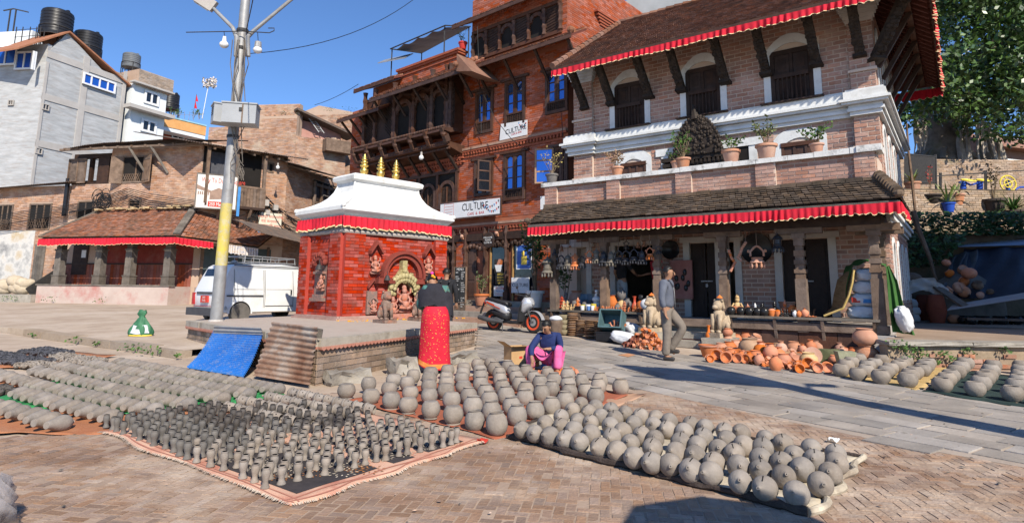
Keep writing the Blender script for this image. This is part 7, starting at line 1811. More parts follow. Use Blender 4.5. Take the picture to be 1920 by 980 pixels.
PJ=[(.001,.03),(.45,0),(.62,.02),(.9,.36),(1.0,.72),(.95,1.08),(.76,1.36),(.66,1.44),(.60,1.46),(.55,1.42),(.60,1.3),(.001,1.0)]
me_j=MB().lathe([(r*r_j,z*r_j)for r,z in PJ],22).mesh('jar',m_clay,smooth=True)
jr=[[(140,283),(190,235),(240,205),(310,178),(370,150)],[(308,320),(380,285),(400,240),(470,220),(540,185),(570,160)],[(525,350),(580,300),(620,265),(700,250),(735,222),(765,195),(805,180)],[(785,380),(815,330),(860,305),(930,280),(960,245),(985,215)],[(1122,425),(1175,370),(1210,335),(1265,300),(1310,255),(1350,220)],[(1445,465),(1500,410),(1540,365),(1575,335),(1600,290),(1620,240)],[(1805,510),(1850,445),(1870,385),(1880,340),(1890,290),(1900,250)],[(2150,560),(2170,490),(2190,420),(2200,360)]]
for j,row in enumerate(jr):
 for i,(x,y)in enumerate(row):
  g=on_ground(1550+x/5.189,640+y/5.189,.10);place('jar',me_j,(g[0],g[1],zg(g[0],g[1])+.018),(rnd(-.06,.06),rnd(-.06,.06),rnd(0,6)),rnd(.95,1.05),'squat grey jar, %s from the street in the %s file on the %s'%(ordn(i),ordn(j if j<4 else j-4),'yellow straw mat' if j<4 else 'dark netting'),'clay jar','squat grey jars on the %s'%('yellow straw mat' if j<4 else 'dark netting'))
def tiny(px,n,m,label,s=.035):
 mb=MB();C4=[G(*q)for q in px]
 for i in range(n):
  a,b=rnd(0,1),rnd(0,1);p=(C4[0]*(1-a)+C4[1]*a)*(1-b)+(C4[3]*(1-a)+C4[2]*a)*b;q=s*rnd(.7,1.2)
  M=Matrix.Rotation(rnd(-1.2,1.2),3,(1,0,0))@Matrix.Rotation(rnd(-1,1),3,'Y');mb.lathe([(q*.5,0),(q,q*.5),(q*.9,q*.9),(q*.5,q*.35)],7,(p[0],p[1],zg(p[0],p[1])+.03),M)
 mb.build('small_bowls',m,None,True,(C4[0]+C4[2])/2,'stuff',label,'small bowls')
m_tinyd=mat('clay_tiny_dark',[(.045,.045,.055),(.09,.09,.10)],9,.7,.1,isl=.3)
mat_sheet('ground_cloth',[(-60,690),(60,690),(215,668),(95,654)],m_sackm,'rust brown cloth under the heaps of tiny dark bowls','ground cloth',.006,.02,(16,10),.006)
tiny([(32,664),(82,670),(136,665),(92,656)],420,m_tinyd,'far patch of tiny dark bowls drying on the left',.045);tiny([(-40,680),(40,688),(102,681),(0,664)],650,m_tinyd,'near patch of tiny dark bowls drying at the left edge',.045)
tiny([(90,674),(165,690),(200,680),(120,668)],480,m_clay,'patch of tiny grey bowls drying beside the dark ones',.045);tiny([(30,690),(100,696),(110,686),(60,684)],120,m_clay,'thin scatter of tiny grey bowls near the vases',.045)
tiny([(-30,740),(15,748),(28,738),(-10,726)],60,m_claydk,'dark knobs on green netting at the left edge',.05)
p=G(-12,992);bag=MB()
for k in range(5):
 c=Vector((p[0]-.05+rnd(-.12,.1),p[1]+rnd(-.06,.08),.06+rnd(0,.12)));M=Matrix.Rotation(rnd(0,3),3,(rnd(-1,1),rnd(-1,1),rnd(-1,1)));P=[]
 for j in range(8):
  for i in range(12):
   a,b=2*math.pi*i/12,-math.pi/2+math.pi*j/7;q=Vector((math.cos(b)*math.cos(a),math.cos(b)*math.sin(a),math.sin(b)))*.11*(1+.28*math.sin(5*a+7*b+k)+.2*math.sin(11*a-3*b));P.append(c+M@q)
 bag.add(P,[(j*12+i,j*12+(i+1)%12,(j+1)*12+(i+1)%12,(j+1)*12+i)for j in range(7)for i in range(12)])
mpl=mat('plastic_bag',[(.40,.36,.36),(.52,.48,.48)],6,.2,.6,14);mpl.node_tree.nodes['Principled BSDF'].inputs['Alpha'].default_value=.4;bag.build('plastic_bag',mpl,None,2,p,None,'crumpled clear plastic bag in the near left corner','plastic bag')
p=G(262,639);p[2]=kerbz(p[0],p[1]);t=thing('sack','small green and white printed sack tied at the top on the kerb','sack',p);s_=.0
MB().grid(lambda s_,t_:(lambda a,r:p+np.array([r*1.1*math.cos(a),r*.7*math.sin(a),.56*t_+.012*math.sin(3*a)]))(2*math.pi*s_,(np.interp(t_,[0,.1,.3,.5,.68,.76,.86,1],[.20,.215,.195,.15,.085,.045,.085,.05]))*(1+.10*math.sin(5*2*math.pi*s_+4*t_)+.08*math.sin(9*2*math.pi*s_-7*t_))+.015*math.sin(8*t_)),28,16).build('body',mat('sack_green',[(.03,.12,.06),(.06,.2,.1)],9,.6,.4,14),t,smooth=2)
MB().grid(lambda s_,t_:p+np.array([.245*(1-.3*t_)*math.cos(math.pi*(1.12+.76*s_)),.17*(1-.25*t_)*math.sin(math.pi*(1.12+.76*s_)),.06+.17*t_+.012*math.sin(9*s_)]),12,4).build('white_panel',m_sackw,t,smooth=2);MB().lathe([(.225,.0),(.228,.02),(.22,.03)],14,p,sx=1.12,sy=.75).build('yellow_base',m_yel,t,smooth=2)
CT=.86
def plank_counter(name,ua,ub,lab):
 t=thing(name,lab,'counter',BF.p((ua+ub)/2,13.9,.2))
 for k in range(4):MB().bx(BF,ua,ub,13.80+.2*k+.004,13.80+.2*(k+1)-.004,CT-.05,CT+rnd(-.004,.004)).build('plank',m_woodgrey,t)
 for i in range(int((ub-ua)/.9)+1):u=ua+.1+i*(ub-ua-.2)/int((ub-ua)/.9);strut(BF.p(u,13.98,.35),BF.p(u,13.84,CT-.05),.06,t,m_woodold,'bracket',False)
 return t
cL=(bq(1028,579,13.85)[0],bq(1207,586,13.85)[0]);cR=(bq(1361,592,13.85)[0],bq(1650,599,13.85)[0])
plank_counter('display_counter',cL[0],cL[1],'long plank counter of figurines left of the entrance steps')
plank_counter('display_counter',cR[0],cR[1],'plank counter of black pots and sacks right of the entrance steps')
def cpt(x,v,z=CT):return BF.p(bq(x,575,v)[0],v,z)
VASE1=[(.001,0),(.20,0),(.24,.03),(.36,.3),(.37,.6),(.30,.84),(.20,.92),(.26,1.0),(.20,.98),(.001,.9)]
VASE2=[(.001,0),(.14,0),(.22,.12),(.24,.3),(.17,.48),(.09,.6),(.08,.85),(.15,1.0),(.11,.99),(.001,.8)]
VASE3=[(.001,0),(.2,0),(.34,.2),(.42,.48),(.32,.74),(.17,.84),(.15,.93),(.22,1.0),(.17,.99),(.001,.8)]
def lath(name,lab,cat,loc,prof,h,m,group=None,rot=None,n=16,w_=1):
 M=rot.to_3x3()if rot is not None else None
 return MB().lathe([(r*h*w_,z*h)for r,z in prof],n,loc,M).build(name,m,None,True,loc,None,lab,cat,group)
def figure(loc,h,m,lab,name='figurine',group=None,kind=0):
 o=np.array(loc);mb=MB();F=Fr(BF.U[:2],o);c=lambda a,b,d:F.p(a*h,b*h,d*h)
 mb.lathe([(.30*h,0),(.28*h,.08*h),(.001,.08*h)],10,o)
 mb.ball(c(0,-.04,.18),.2*h,8,5,(1.25,.8,.55)).ball(c(0,0,.38),.15*h,8,6,(1.05,.75,1.3)).ball(c(0,-.01,.66),.11*h,8,6,(1,1,1.1)).lathe([(.11*h,0),(.09*h,.08*h),(.05*h,.16*h),(.001,.26*h)],8,c(0,0,.72))
 for s in(-1,1):mb.tube([c(s*.14,0,.5),c(s*.24,-.06,.36),c(s*.1,-.16,.26)],[.05*h,.045*h,.035*h],6)
 if kind==1:mb.tube([c(0,-.1,.64),c(.02,-.17,.5),c(-.06,-.18,.4)],[.05*h,.04*h,.025*h],6).ball(c(.14,0,.68),.08*h,6,4,(.4,1,1.2)).ball(c(-.14,0,.68),.08*h,6,4,(.4,1,1.2))
 return mb.build(name,m,None,2,loc,None,lab,'figurine',group)
def pagoda(loc,h,m,lab):
 mb=MB();F=Fr(BF.U[:2],loc);z=0
 for k,w_ in enumerate((.30,.24,.18,.12)):
  mb.bx(F,-w_*h*.6,w_*h*.6,-w_*h*.6,w_*h*.6,z,z+.12*h);z+=.12*h
  P=[(-w_*h,z),(w_*h,z),(w_*h*.55,z+.1*h),(-w_*h*.55,z+.1*h)];mb.prism(F,P,-w_*h,w_*h);z+=.1*h
 mb.bx(F,-.03*h,.03*h,-.03*h,.03*h,z,z+.12*h)
 return mb.build('pagoda_model',m,None,False,loc,None,lab,'figurine')
m_tan=mat('tan_clay',[(.50,.33,.15),(.62,.44,.23)],8,.75,.1);m_whiteg=mat('white_glaze',[(.7,.7,.69),(.78,.78,.77)],4,.35,0);m_yellowg=mat('yellow_glaze',[(.65,.52,.08)],4,.4,0);m_blueg=mat('blue_glaze',[(.12,.25,.55)],4,.4,0);m_redg=mat('red_lacquer',[(.45,.06,.03),(.55,.1,.05)],5,.4,0);m_greyg=mat('grey_pot',[(.12,.11,.105),(.18,.165,.155)],6,.7,.1)
figure(cpt(1041,14.15),.42,m_blackpot,'dark bronze Buddha bust at the left end of the counter')
pagoda(cpt(1053.6,14.2),.36,m_redg,'red toy pagoda beside the dark Buddha bust')
figure(cpt(1061,14.4),.5,m_greyg,'grey seated Buddha statuette behind the red toy pagoda')
for k,x in enumerate((1057,1064)):figure(cpt(x,13.95),.25,m_tan,('left','right')[k]+' one of two tan animal figures at the counter edge',kind=1)
for k,x in enumerate((1071,1076.5)):figure(cpt(x,13.92),.16,m_tan,('left','right')[k]+' one of two small golden owls at the counter edge')
figure(cpt(1083.6,14.05),.34,m_terra,'terracotta elephant-headed figure in the middle of the left counter',kind=1)
lath('jar','big brown jar standing at the back of the left counter','jar',BF.p(bq(1081,545,14.9)[0],14.9,.74),VASE1,.62,m_terrap)
lath('pot','squat dark pot under a lid behind the owls','pot',cpt(1078,14.35),VASE1,.26,m_greyg);lath('pot','dark vase left of the white swan','vase',cpt(1098,14.35),VASE3,.26,m_greyg);lath('pot','second dark vase close to the white swan','vase',cpt(1107,14.35),VASE3,.25,m_greyg)
o=cpt(1119,14.2);t=thing('swan_vase','white swan-necked vase on a white cylinder on the left counter','vase',o)
MB().lathe([(.09,0),(.09,.21),(.001,.21)],14,o).build('base',m_whiteg,t,smooth=True)
MB().ball(o+(0,0,.28),.11,12,8,(1.1,.9,.75)).tube([o+(0,0,.3),o+(-.02,0,.40),o+(.02,0,.46),o+(0,-.03,.49)],[.05,.035,.03,.035],8).ball(o+(-.01,-.03,.49),.045,8,6).build('swan',m_whiteg,t,smooth=2)
p=BF.p(bq(1101,555,14.6)[0],14.6,.9);drape(lambda s,t_:p+BF.U*(s-.5)*.55*(1.2-.5*t_)+BF.N*(.1*math.sin(5*s))+np.array([0,0,.38*t_]),12,8,.05,9).build('plastic_cover',mat('plastic_blue',[(.10,.16,.22),(.16,.25,.33)],4,.4,.3,12),None,smooth=2,loc=p,label='bluish plastic cover over goods at the back of the left counter',cat='plastic cover')
for k,(x,v,m,h,nm)in enumerate(((1093,13.95,m_yellowg,.14,'yellow'),(1092,13.88,m_whiteg,.12,'white'),(1103,13.95,m_whiteg,.15,'tall white'),(1104,13.87,m_blueg,.11,'blue'),(1113,14.0,m_yellowg,.17,'tall yellow'),(1111,13.88,m_whiteg,.12,'low white'))):lath('cup',nm+' glazed cup in the cluster left of the small orange figures','cup',cpt(x,v),[(.001,0),(.36,0),(.42,.1),(.45,1),(.40,1),(.36,.2),(.001,.15)],h,m)
MB().bx(BF,bq(1078,578,13.87)[0],bq(1091,578,13.87)[0],13.85,13.97,CT,CT+.1).build('box',m_black,None,loc=cpt(1085,13.87),label='small black box at the counter edge below the elephant-headed figure',cat='box')
lath('jar','tall orange jar beside the second post on the left counter','jar',cpt(1149,14.25),VASE1,.40,m_terra)
lath('vase','pale lower vase of the stacked pair on the left counter','vase',cpt(1165.5,14.25),VASE3,.30,m_tan);lath('vase','grey vase stacked on top of the pale one','vase',cpt(1165.5,14.25,CT+.28),VASE3,.30,m_greyg)
lath('vase','dark grey vase right of the stacked pair','vase',cpt(1177,14.25),VASE3,.33,m_greyg);lath('vase','slim red bottle vase on the left counter','vase',cpt(1190,14.2),VASE2,.38,m_redg)
lath('vase','round orange vase at the right of the left counter','vase',cpt(1203,14.2),VASE3,.32,m_terra);lath('pot','black glazed pot stacked on the round orange vase','pot',cpt(1203,14.2,CT+.26),VASE1,.17,m_blackpot,w_=1.3)
lath('pot','small dark lidded pot left of the tall orange jar','pot',cpt(1137,14.1),VASE3,.24,m_greyg);lath('pot','small grey vase among the orange figures right of the tall jar','vase',cpt(1158,14.05),VASE3,.2,m_greyg)
pagoda(cpt(1171,13.98),.26,m_terra,'orange toy pagoda among the small figures');pagoda(cpt(1178,14.0),.24,m_blackpot,'black toy pagoda beside the orange one');pagoda(cpt(1190,13.95),.2,m_terra,'low orange toy pagoda near the right end of the counter')
protos=[figure((0,0,0),.11,m_terra,'tiny orange clay figure on the left counter','figurine','tiny orange clay figures on the left counter',1),figure((0,0,0),.10,m_blackpot,'tiny black clay figure on the left counter','figurine','tiny black clay figures on the left counter')]
first=[True,True]
for i in range(86):
 x=rnd(1111,1141)if i%5<2 else rnd(1141,1206);k=1 if rnd(0,1)<.25 else 0;o=protos[k];loc=cpt(x,13.84+rnd(0,.22))
 if first[k]:o.location=loc;first[k]=False
 else:dup(o,loc,rnd(-.6,.6),rnd(.8,1.25))
p=BF.p(bq(1221,550,14.1)[0],13.8,1.05);MB().ball(p,.15,10,8,(1,.8,.9)).ball(p+(.05,0,.1),.08,8,6).build('plastic_bag',m_sackw,None,2,p,None,'knotted white plastic bag on the post by the stone lion','plastic bag')
for k,x in enumerate((1371,1389,1405,1420,1433)):lath('pot','%s shiny black round pot at the front edge of the right counter'%ordn(k),'pot',cpt(x,13.92),[(.001,0),(.35,0),(.5,.3),(.52,.55),(.4,.85),(.2,.96),(.001,.97)],.19,m_blackpot,'shiny black pots on the right counter',n=18)
for k,x in enumerate((1376,1387)):lath('wheel',('left','right')[k]+' orange clay disc leaning behind the black pots','clay disc',cpt(x,14.1,CT+.1),[(.001,-.1),(.45,-.1),(.5,0),(.45,.1),(.001,.1)],.2,m_terra,None,Matrix.Rotation(1.3,4,BF.U))
figure(cpt(1383,14.2),.50,m_tan,'tall tan seated deity statue on the right counter');figure(cpt(1402,14.1),.26,m_terra,'orange elephant-headed statue on the right counter',kind=1);figure(cpt(1416,14.15),.28,m_whiteg,'white Buddha head on the right counter');figure(cpt(1429,14.15),.30,m_blackpot,'black dancing figure on the right counter',kind=1)
figure(cpt(1452,14.15),.34,m_blackpot,'black many-armed statue on the right counter');figure(cpt(1472,14.15),.36,m_terra,'orange seated deity near the post on the right counter')
for k,(x,r_)in enumerate(((1424,.1),(1447,.16),(1458,.14),(1453,.13))):lath('lantern',('small','large','round','rear')[k]+' orange pierced clay lantern on the right counter','lantern',cpt(x,13.95 if k!=3 else 14.08),[(.001,0),(.4,0),(.55,.4),(.5,.8),(.2,1),(.001,1)],r_,m_terra)
for k,x in enumerate((1464,1471,1476,1484)):figure(cpt(x,13.92),.17,m_blackpot,'%s small black figure in the cluster near the post'%ordn(k))
lath('pot','orange pot with a dark mouth by the post on the right counter','pot',cpt(1486,14.1),VASE1,.24,m_terra);lath('pot','orange round vase right of the post on the right counter','vase',cpt(1499,14.0),VASE3,.26,m_terra);lath('pot','small white pot at the edge of the right counter','pot',cpt(1490,13.88),VASE3,.14,m_whiteg);lath('pot','orange ring-handled pot at the right end of the goods','pot',cpt(1508.5,13.92),VASE3,.19,m_terra);lath('pot','little orange jug in front of the round vase','jug',cpt(1497,13.87),VASE3,.14,m_terra)
for k,x in enumerate((1517,1523)):lath('dish',('left','right')[k]+' flat orange lamp dish at the counter edge','dish',cpt(x,13.9),[(.001,0),(.6,0),(1,.25),(.9,.3),(.2,.12),(.15,.5),(.001,.5)],.08,m_terra)
lath('planter','brown planter on the porch floor behind the right counter','planter',BF.p(bq(1476,570,15.2)[0],15.2,.74),[(.001,0),(.28,0),(.4,.9),(.46,.92),(.46,1),(.38,1),(.001,.9)],.42,m_terrap)
sv=14.35
for k,(x,y,lab)in enumerate(((1620,583,'bottom white sack of the stack on the right counter'),(1621,563,'white sack with red and blue print, second from the bottom'),(1623,538,'plain white sack, third from the bottom of the stack'),(1626,516,'topmost white sack of the stack under the green cloth'))):
 u,z=bq(x,y,sv);o=sack(BF.p(u,sv,CT+.12+.25*k),.62-.06*k,.45,.27,math.atan2(BF.U[1],BF.U[0])+rnd(-.1,.1),m_sackw,lab,'white sacks on the right counter')
 if k==1:MB().bx(BF,u-.2,u-.05,sv-.235,sv-.228,z-.04,z+.06).build('print',m_inkred,o);MB().bx(BF,u+.0,u+.14,sv-.235,sv-.228,z-.05,z+.03).build('print',m_inkblue,o)
def curve_px(px,v):
 P=[np.array(BF.p(*(lambda q:(q[0],v,q[1]))(bq(x,y,v))))for x,y in px];n=len(P)-1
 def at(s):
  i=min(n-1,int(s*n));f_=s*n-i;return P[i]*(1-f_)+P[i+1]*f_
 return at
ma,mb_=curve_px([(1601,506),(1598,530),(1592,553),(1581,578),(1545,592)],14.0),curve_px([(1589,507),(1570,524),(1563,553),(1559,577),(1543,590)],14.5)
strawfn=lambda s,t:ma(s)*(1-t)+mb_(s)*t
st=MB().grid(strawfn,24,6).grid(lambda s,t:strawfn(s,t)+np.array([.008,.008,-.01]),24,6).build('straw_mat',mat('straw_brown',[(.20,.12,.05),(.33,.21,.10)],5,.95,.5,60,aniso=(1,1,6)),None,smooth=2,loc=ma(0),label='curled straw mat leaning against the white sacks',cat='straw mat')
MB().tube([strawfn(i/20.,0)for i in range(21)],.022,6).build('edge',mat('straw_gold',[(.5,.34,.1),(.62,.45,.18)],12,.9,.4,80),st,smooth=True)
ga,gb_=curve_px([(1586,560),(1590,525),(1600,499),(1622,492),(1648,494),(1662,502)],14.05),curve_px([(1578,520),(1586,500),(1600,490),(1625,484),(1650,488),(1662,496)],14.75)
MB().grid(lambda s,t:ga(s)*(1-t)+gb_(s)*t+np.array([0,0,.02*math.sin(22*s+4*t)])-BF.N*.02*math.sin(15*s),40,10).build('green_cloth',mat('cloth_green',[(.03,.09,.02),(.055,.15,.035)],3,.8,.3,20),None,smooth=2,loc=ga(.5),label='dark green cloth draped over the top of the white sacks',cat='cloth')
ha,hb_=curve_px([(1661,500),(1664,540),(1668,580),(1674,622)],13.82),curve_px([(1667,497),(1683,527),(1694,570),(1716,628)],13.95)
MB().grid(lambda s,t:ha(s)*(1-t)+hb_(s)*t-BF.N*.05*math.sin(13*t+2*s)*(.4+s),24,24).build('green_cloth',MATS['cloth_green'],None,smooth=2,loc=ha(0),label='hanging end of the green cloth reaching the terrace beside the post',cat='cloth')
p=BF.p(bq(1696,600,13.85)[0],13.78,bq(1696,598,13.85)[1]);sack(p,.28,.22,.5,.5,m_sackw,'bright white sack slumped against the green cloth',tilt=-.5)
def wind_bell(loc,h,m,top,lab,group,kind):
 o=np.array(loc);t=thing('wind_bell',lab,'wind bell',o,group);b=MB()
 if kind==0:b.lathe([(.08*h,-.62*h),(.34*h,-.62*h),(.20*h,-.42*h),(.06*h,-.34*h),(.05*h,-.26*h),(.001,-.2*h)][::-1][::-1],12,o+(0,0,.55*h)).lathe([(.22*h,0),(.22*h,.3*h)],12,o+(0,0,-.38*h))
 elif kind==1:
  for s in(-1,1):b.tube([o+BF.U*s*.3*h+(0,0,-.35*h),o+BF.U*s*.3*h+(0,0,-.12*h),o+BF.U*s*.12*h+(0,0,.08*h),o+(0,0,.14*h)],.05*h,6).ball(o+BF.U*s*.38*h+(0,0,-.1*h),.08*h,6,4)
 else:b.lathe([(.26*h,-.4*h),(.2*h,-.25*h),(.22*h,-.1*h),(.12*h,.02*h),(.03*h,.14*h)],12,o)
 b.lathe([(.20*h,-.38*h),(.28*h,-.42*h),(.24*h,-.5*h),(.34*h,-.62*h),(.36*h,-.66*h),(.3*h,-.66*h)],14,o).build('body',m,t,smooth=True)
 d=MB()
 for k in range(9):a=k*.698;d.lathe([(.001,0),(.05*h,-.06*h),(.06*h,-.2*h),(.001,-.28*h)],6,o+np.array([math.cos(a)*.32*h,math.sin(a)*.32*h,-.66*h]))
 d.build('drops',m,t);MB().tube([o+(0,0,.08*h),o+(0,0,top-o[2])],.008,4).build('cord',m_woodold,t)
 return t
m_bellblk=mat('bell_black',[(.02,.021,.026),(.06,.06,.068)],12,.35,.15,60);m_bellgrey=mat('bell_grey',[(.12,.105,.085),(.2,.175,.14)],12,.55,.15,60)
bells=[(130,640,30,2,0),(240,410,12,0,2),(335,560,24,0,1),(440,560,22,2,0),(545,560,24,1,0),(650,560,20,0,1),(760,480,21,1,1),(865,480,22,2,0),(975,500,26,0,2),(1085,500,26,2,2),(1200,480,22,0,1),(1310,490,24,0,1),(1430,470,24,0,1),(1550,480,24,0,2),(1668,430,20,1,1),(1800,380,14,0,1)]
kn_=('roofed','arched','domed')
for i,(x,y,hp_,mk,kd)in enumerate(bells):
 v=13.8;u,z=bq(1010+x/8,420+y/8,v);h=hp_/1132.*np.linalg.norm(BF.p(u,v,z)[:2])*1.05
 wind_bell(BF.p(u,v,z+h*.3),h,(m_bellblk,m_terra,m_bellgrey)[mk],2.72,'%s clay wind bell with a %s top, %s from left under the red valance'%(('black','orange','greyish')[mk],kn_[kd],ordn(i)),'wind bells under the red valance',kd)
for k,(x,y,hp_)in enumerate(((345,370,12),(470,330,8),(1490,300,13),(1585,290,12),(1315,300,16))):u,z=bq(1010+x/8,420+y/8,14.6);wind_bell(BF.p(u,14.6,z+.05),hp_/80.,m_terrap if k<4 else m_bellblk,2.9,'%s dim reddish bell hanging deep inside the porch'%ordn(k),'bells deep in the porch',k%3)
u,z=bq(1419,470,13.9);wind_bell(BF.p(u,13.9,z+.04),.46,m_terrap,2.72,'big orange clay chandelier before the round basket',None,1)
u,z=bq(1458,455,13.9);wind_bell(BF.p(u,13.9,z+.1),.34,m_bellblk,2.72,'dark lantern right of the orange chandelier',None,0)
for k,(pts,m)in enumerate((([(1367,470),(1371,482),(1378,492),(1373,502),(1369,510)],m_terra),([(1398,455),(1391,465),(1388,475),(1384,482),(1392,490)],m_terrap))):
 t=thing('garland',('lit orange' if k==0 else 'dim reddish')+' string of clay beads hanging by the second post','garland',BF.p(*(lambda q:(q[0],13.9,q[1]))(bq(*pts[0],13.9))))
 b=MB()
 for a,e in zip(pts[:-1],pts[1:]):
  for f_ in(0,.33,.66):u,z=bq(a[0]+(e[0]-a[0])*f_,a[1]+(e[1]-a[1])*f_,13.9);b.ball(BF.p(u,13.9,z),.035,7,5)
 b.build('beads',m,t);u,z=bq(*pts[0],13.9);MB().tube([BF.p(u,13.9,z),BF.p(u,13.9,2.72)],.006,4).build('cord',m_woodold,t)
def disc(x,y,r_,v,lab,m):u,z=bq(x,y,v);M=Matrix(((BF.U[0],0,BF.N[0]),(BF.U[1],0,BF.N[1]),(0,1,0)));MB().lathe([(.001,.05),(r_*.9,.03),(r_,0),(r_,-.02),(r_*.9,.0),(.001,.02)],24,BF.p(u,v,z),M).build('winnowing_tray',m,None,smooth=True,loc=BF.p(u,v,z),label=lab,cat='tray')
disc(1418,466,.38,15.5,'round black tray hung on the brick pier behind the orange chandelier',m_blackpot);disc(1257,468,.25,15.5,'round black tray hung on the brick pier above the walking man',m_blackpot)
u,z=bq(1277,520,15.4);o=MB().bx(BF,u-.3,u+.28,15.44,15.5,z-.55,z+.45).build('display_cloth',mat('cloth_pinkish',[(.30,.12,.10),(.4,.2,.17)],4,.9,.2),None,loc=BF.p(u,15.45,z),label='reddish display cloth with small black masks behind the walking man',cat='display')
for k in range(7):MB().ball(BF.p(u+rnd(-.2,.2),15.42,z+rnd(-.45,.35)),.07,8,6,(.8,.4,1.2)).build('mask',m_blackpot,o)
def plates(x,y0,y1,r_,lab):
 g=G(x,y0);z0=zg(g[0],g[1]);n=13;d=np.hypot(g[0],g[1]);H_=(y0-y1)/1132.*d;t=thing('plate_stack',lab,'plates',(g[0],g[1],z0),'stacks of clay plates under the counter')
 me=MB().lathe([(.001,0),(r_*.7,0),(r_,H_/n*.45),(r_*1.02,H_/n*.75),(r_*.9,H_/n*.7),(.001,H_/n*.3)],14).mesh('plate',m_plate,smooth=True)
 for k in range(n):
  o=bpy.data.objects.new('plate',me);COL.objects.link(o);o.parent=t;o.location=(rnd(-.012,.012),rnd(-.012,.012),k*H_/n);o.rotation_euler=(rnd(-.06,.06),rnd(-.06,.06),rnd(0,6))
m_plate=mat('plate_clay',[(.30,.17,.10),(.44,.28,.17)],6,.85,.1,isl=.3)
for k,(x,y0,y1,r_)in enumerate(((1074,628,588,.14),(1089,629,601,.13),(1108,633,601,.16),(1123,634,603,.14))):plates(x,y0,y1,r_,'%s stack of brown clay plates under the counter from the left'%ordn(k))
for k in range(4):g=G(1058,627);lath('bowl','%s olive bowl from the bottom of the pile under the counter'%ordn(k),'bowl',(g[0],g[1],zg(g[0],g[1])+.125*k),[(.001,0),(.6,0),(1.1,.5),(1.15,1),(1.0,1),(.001,.9)],.125,mat('bowl_olive',[(.27,.22,.13),(.36,.3,.19)],5,.85,.1),'olive bowls piled under the counter')
g=G(1043,627);lath('planter','tan basket of white and green bits under the left end of the counter','basket',g,[(.001,0),(.4,0),(.55,.8),(.5,1),(.001,.9)],.36,m_woodold);MB().ball(g+(0,0,.4),.17,10,6,(1.1,.9,.5)).build('cloth',m_sackw,None,True,g+(0,0,.35),None,'bundle of white cloth in the tan basket','cloth')
g=G(1026,620);MB().tube([g,g+(.02,.05,.62)],[.09,.085],10).build('log',m_woodold,None,smooth=True,loc=g,label='short upright log at the left end of the counter',cat='log')
def crate(loc,w_,d,h,rz,tilt,m,lab):
 t=thing('crate',lab,'crate',loc);M=Matrix.Rotation(rz,3,'Z')@Matrix.Rotation(tilt,3,'X');o=Vector(loc)
 def pb(x0,x1,y0,y1,z0,z1,nm):
  mb=MB();P=[o+M@Vector((x,y,z))for z in(z0,z1)for y in(y0,y1)for x in(x0,x1)];mb.add(P,[(0,2,3,1),(4,5,7,6),(0,1,5,4),(2,6,7,3),(0,4,6,2),(1,3,7,5)]);return mb.build(nm,m,t)
 e=.015
 pb(-w_/2,w_/2,-d/2,d/2,0,e,'base')
 for s in(-1,1):
  pb(-w_/2,w_/2,s*(d/2)-e/2,s*(d/2)+e/2,e,h,'side');pb(s*w_/2-e/2,s*w_/2+e/2,-d/2+e,d/2-e,e,h,'side')
  pb(-w_/2-.012,w_/2+.012,s*(d/2)-.014,s*(d/2)+.014,h+.001,h+.03,'rim');pb(s*w_/2-.014,s*w_/2+.014,-d/2+.015,d/2-.015,h+.001,h+.03,'rim')
 return t
m_crate=mat('crate_teal',[(.06,.12,.13),(.10,.17,.18)],4,.5,.05);g=G(1146,640);bz=math.atan2(BF.U[1],BF.U[0])
crate((g[0],g[1],zg(g[0],g[1])),.62,.36,.2,bz+.1,0,m_black,'low black crate under the tilted teal crate');crate((g[0]+.12,g[1]+.15,zg(g[0],g[1])+.40),.52,.42,.36,bz+.15,R(68),m_crate,'teal plastic crate tipped on its side holding orange figures')
for k in range(5):lath('figurine','%s orange clay figure lying inside the tipped teal crate'%ordn(k),'figurine',(g[0]+.08+.03*k,g[1]+.02-.02*k,zg(g[0],g[1])+.24+.03*(k%2)),VASE2,.22,m_terra,'figures in the teal crate',Matrix.Rotation(.3*k-.5,4,'Y'))
for k,(x,y,z)in enumerate(((1174,628,.25),(1177,626,.30),(1180,627,.34))):p=G(x,y);lath('plate','%s broad clay plate beside the teal crate'%ordn(k),'plate',(p[0],p[1]+.15,p[2]+z),[(.001,0),(.7,0),(1,.12),(1.02,.16),(.9,.14),(.001,.05)],.2,m_plate,None,Matrix.Rotation(.25,4,(1,0,0)))
for k,(x,y,z,dx,dy,dz,rz,lab,m)in enumerate(((1171,646,.15,.62,.36,.25,.1,'crumpled bright white sack before the orange heap',m_sackw),(1184,637,.25,.5,.36,.28,-.4,'printed white sack behind the bright one',m_sackw),(1195,632,.32,.36,.3,.3,.4,'bluish plastic sack by the stone lion',mat('plastic_pale_blue',[(.34,.4,.48),(.45,.5,.58)],4,.4,.3,12)))):
 p=G(x,y);sack((p[0],p[1],p[2]+z),dx,dy,dz,bz+rz,m,lab,tilt=.2)
me_c=MB().lathe([(.001,0),(.4,0),(.62,.35),(.8,.5),(.86,.8),(1.0,1.0),(.92,.98),(.6,.5),(.001,.3)],9).mesh('cup',m_terra,smooth=True)
me_c2=MB().lathe([(.001,0),(.4,0),(.62,.35),(.8,.5),(.86,.8),(1.0,1.0),(.92,.98),(.6,.5),(.001,.3)],9).mesh('cup',mat('terracotta_dark_red',[(.20,.045,.025),(.28,.08,.04)],6,.7,.1,isl=.2),smooth=True)
hc=G(1203,655)
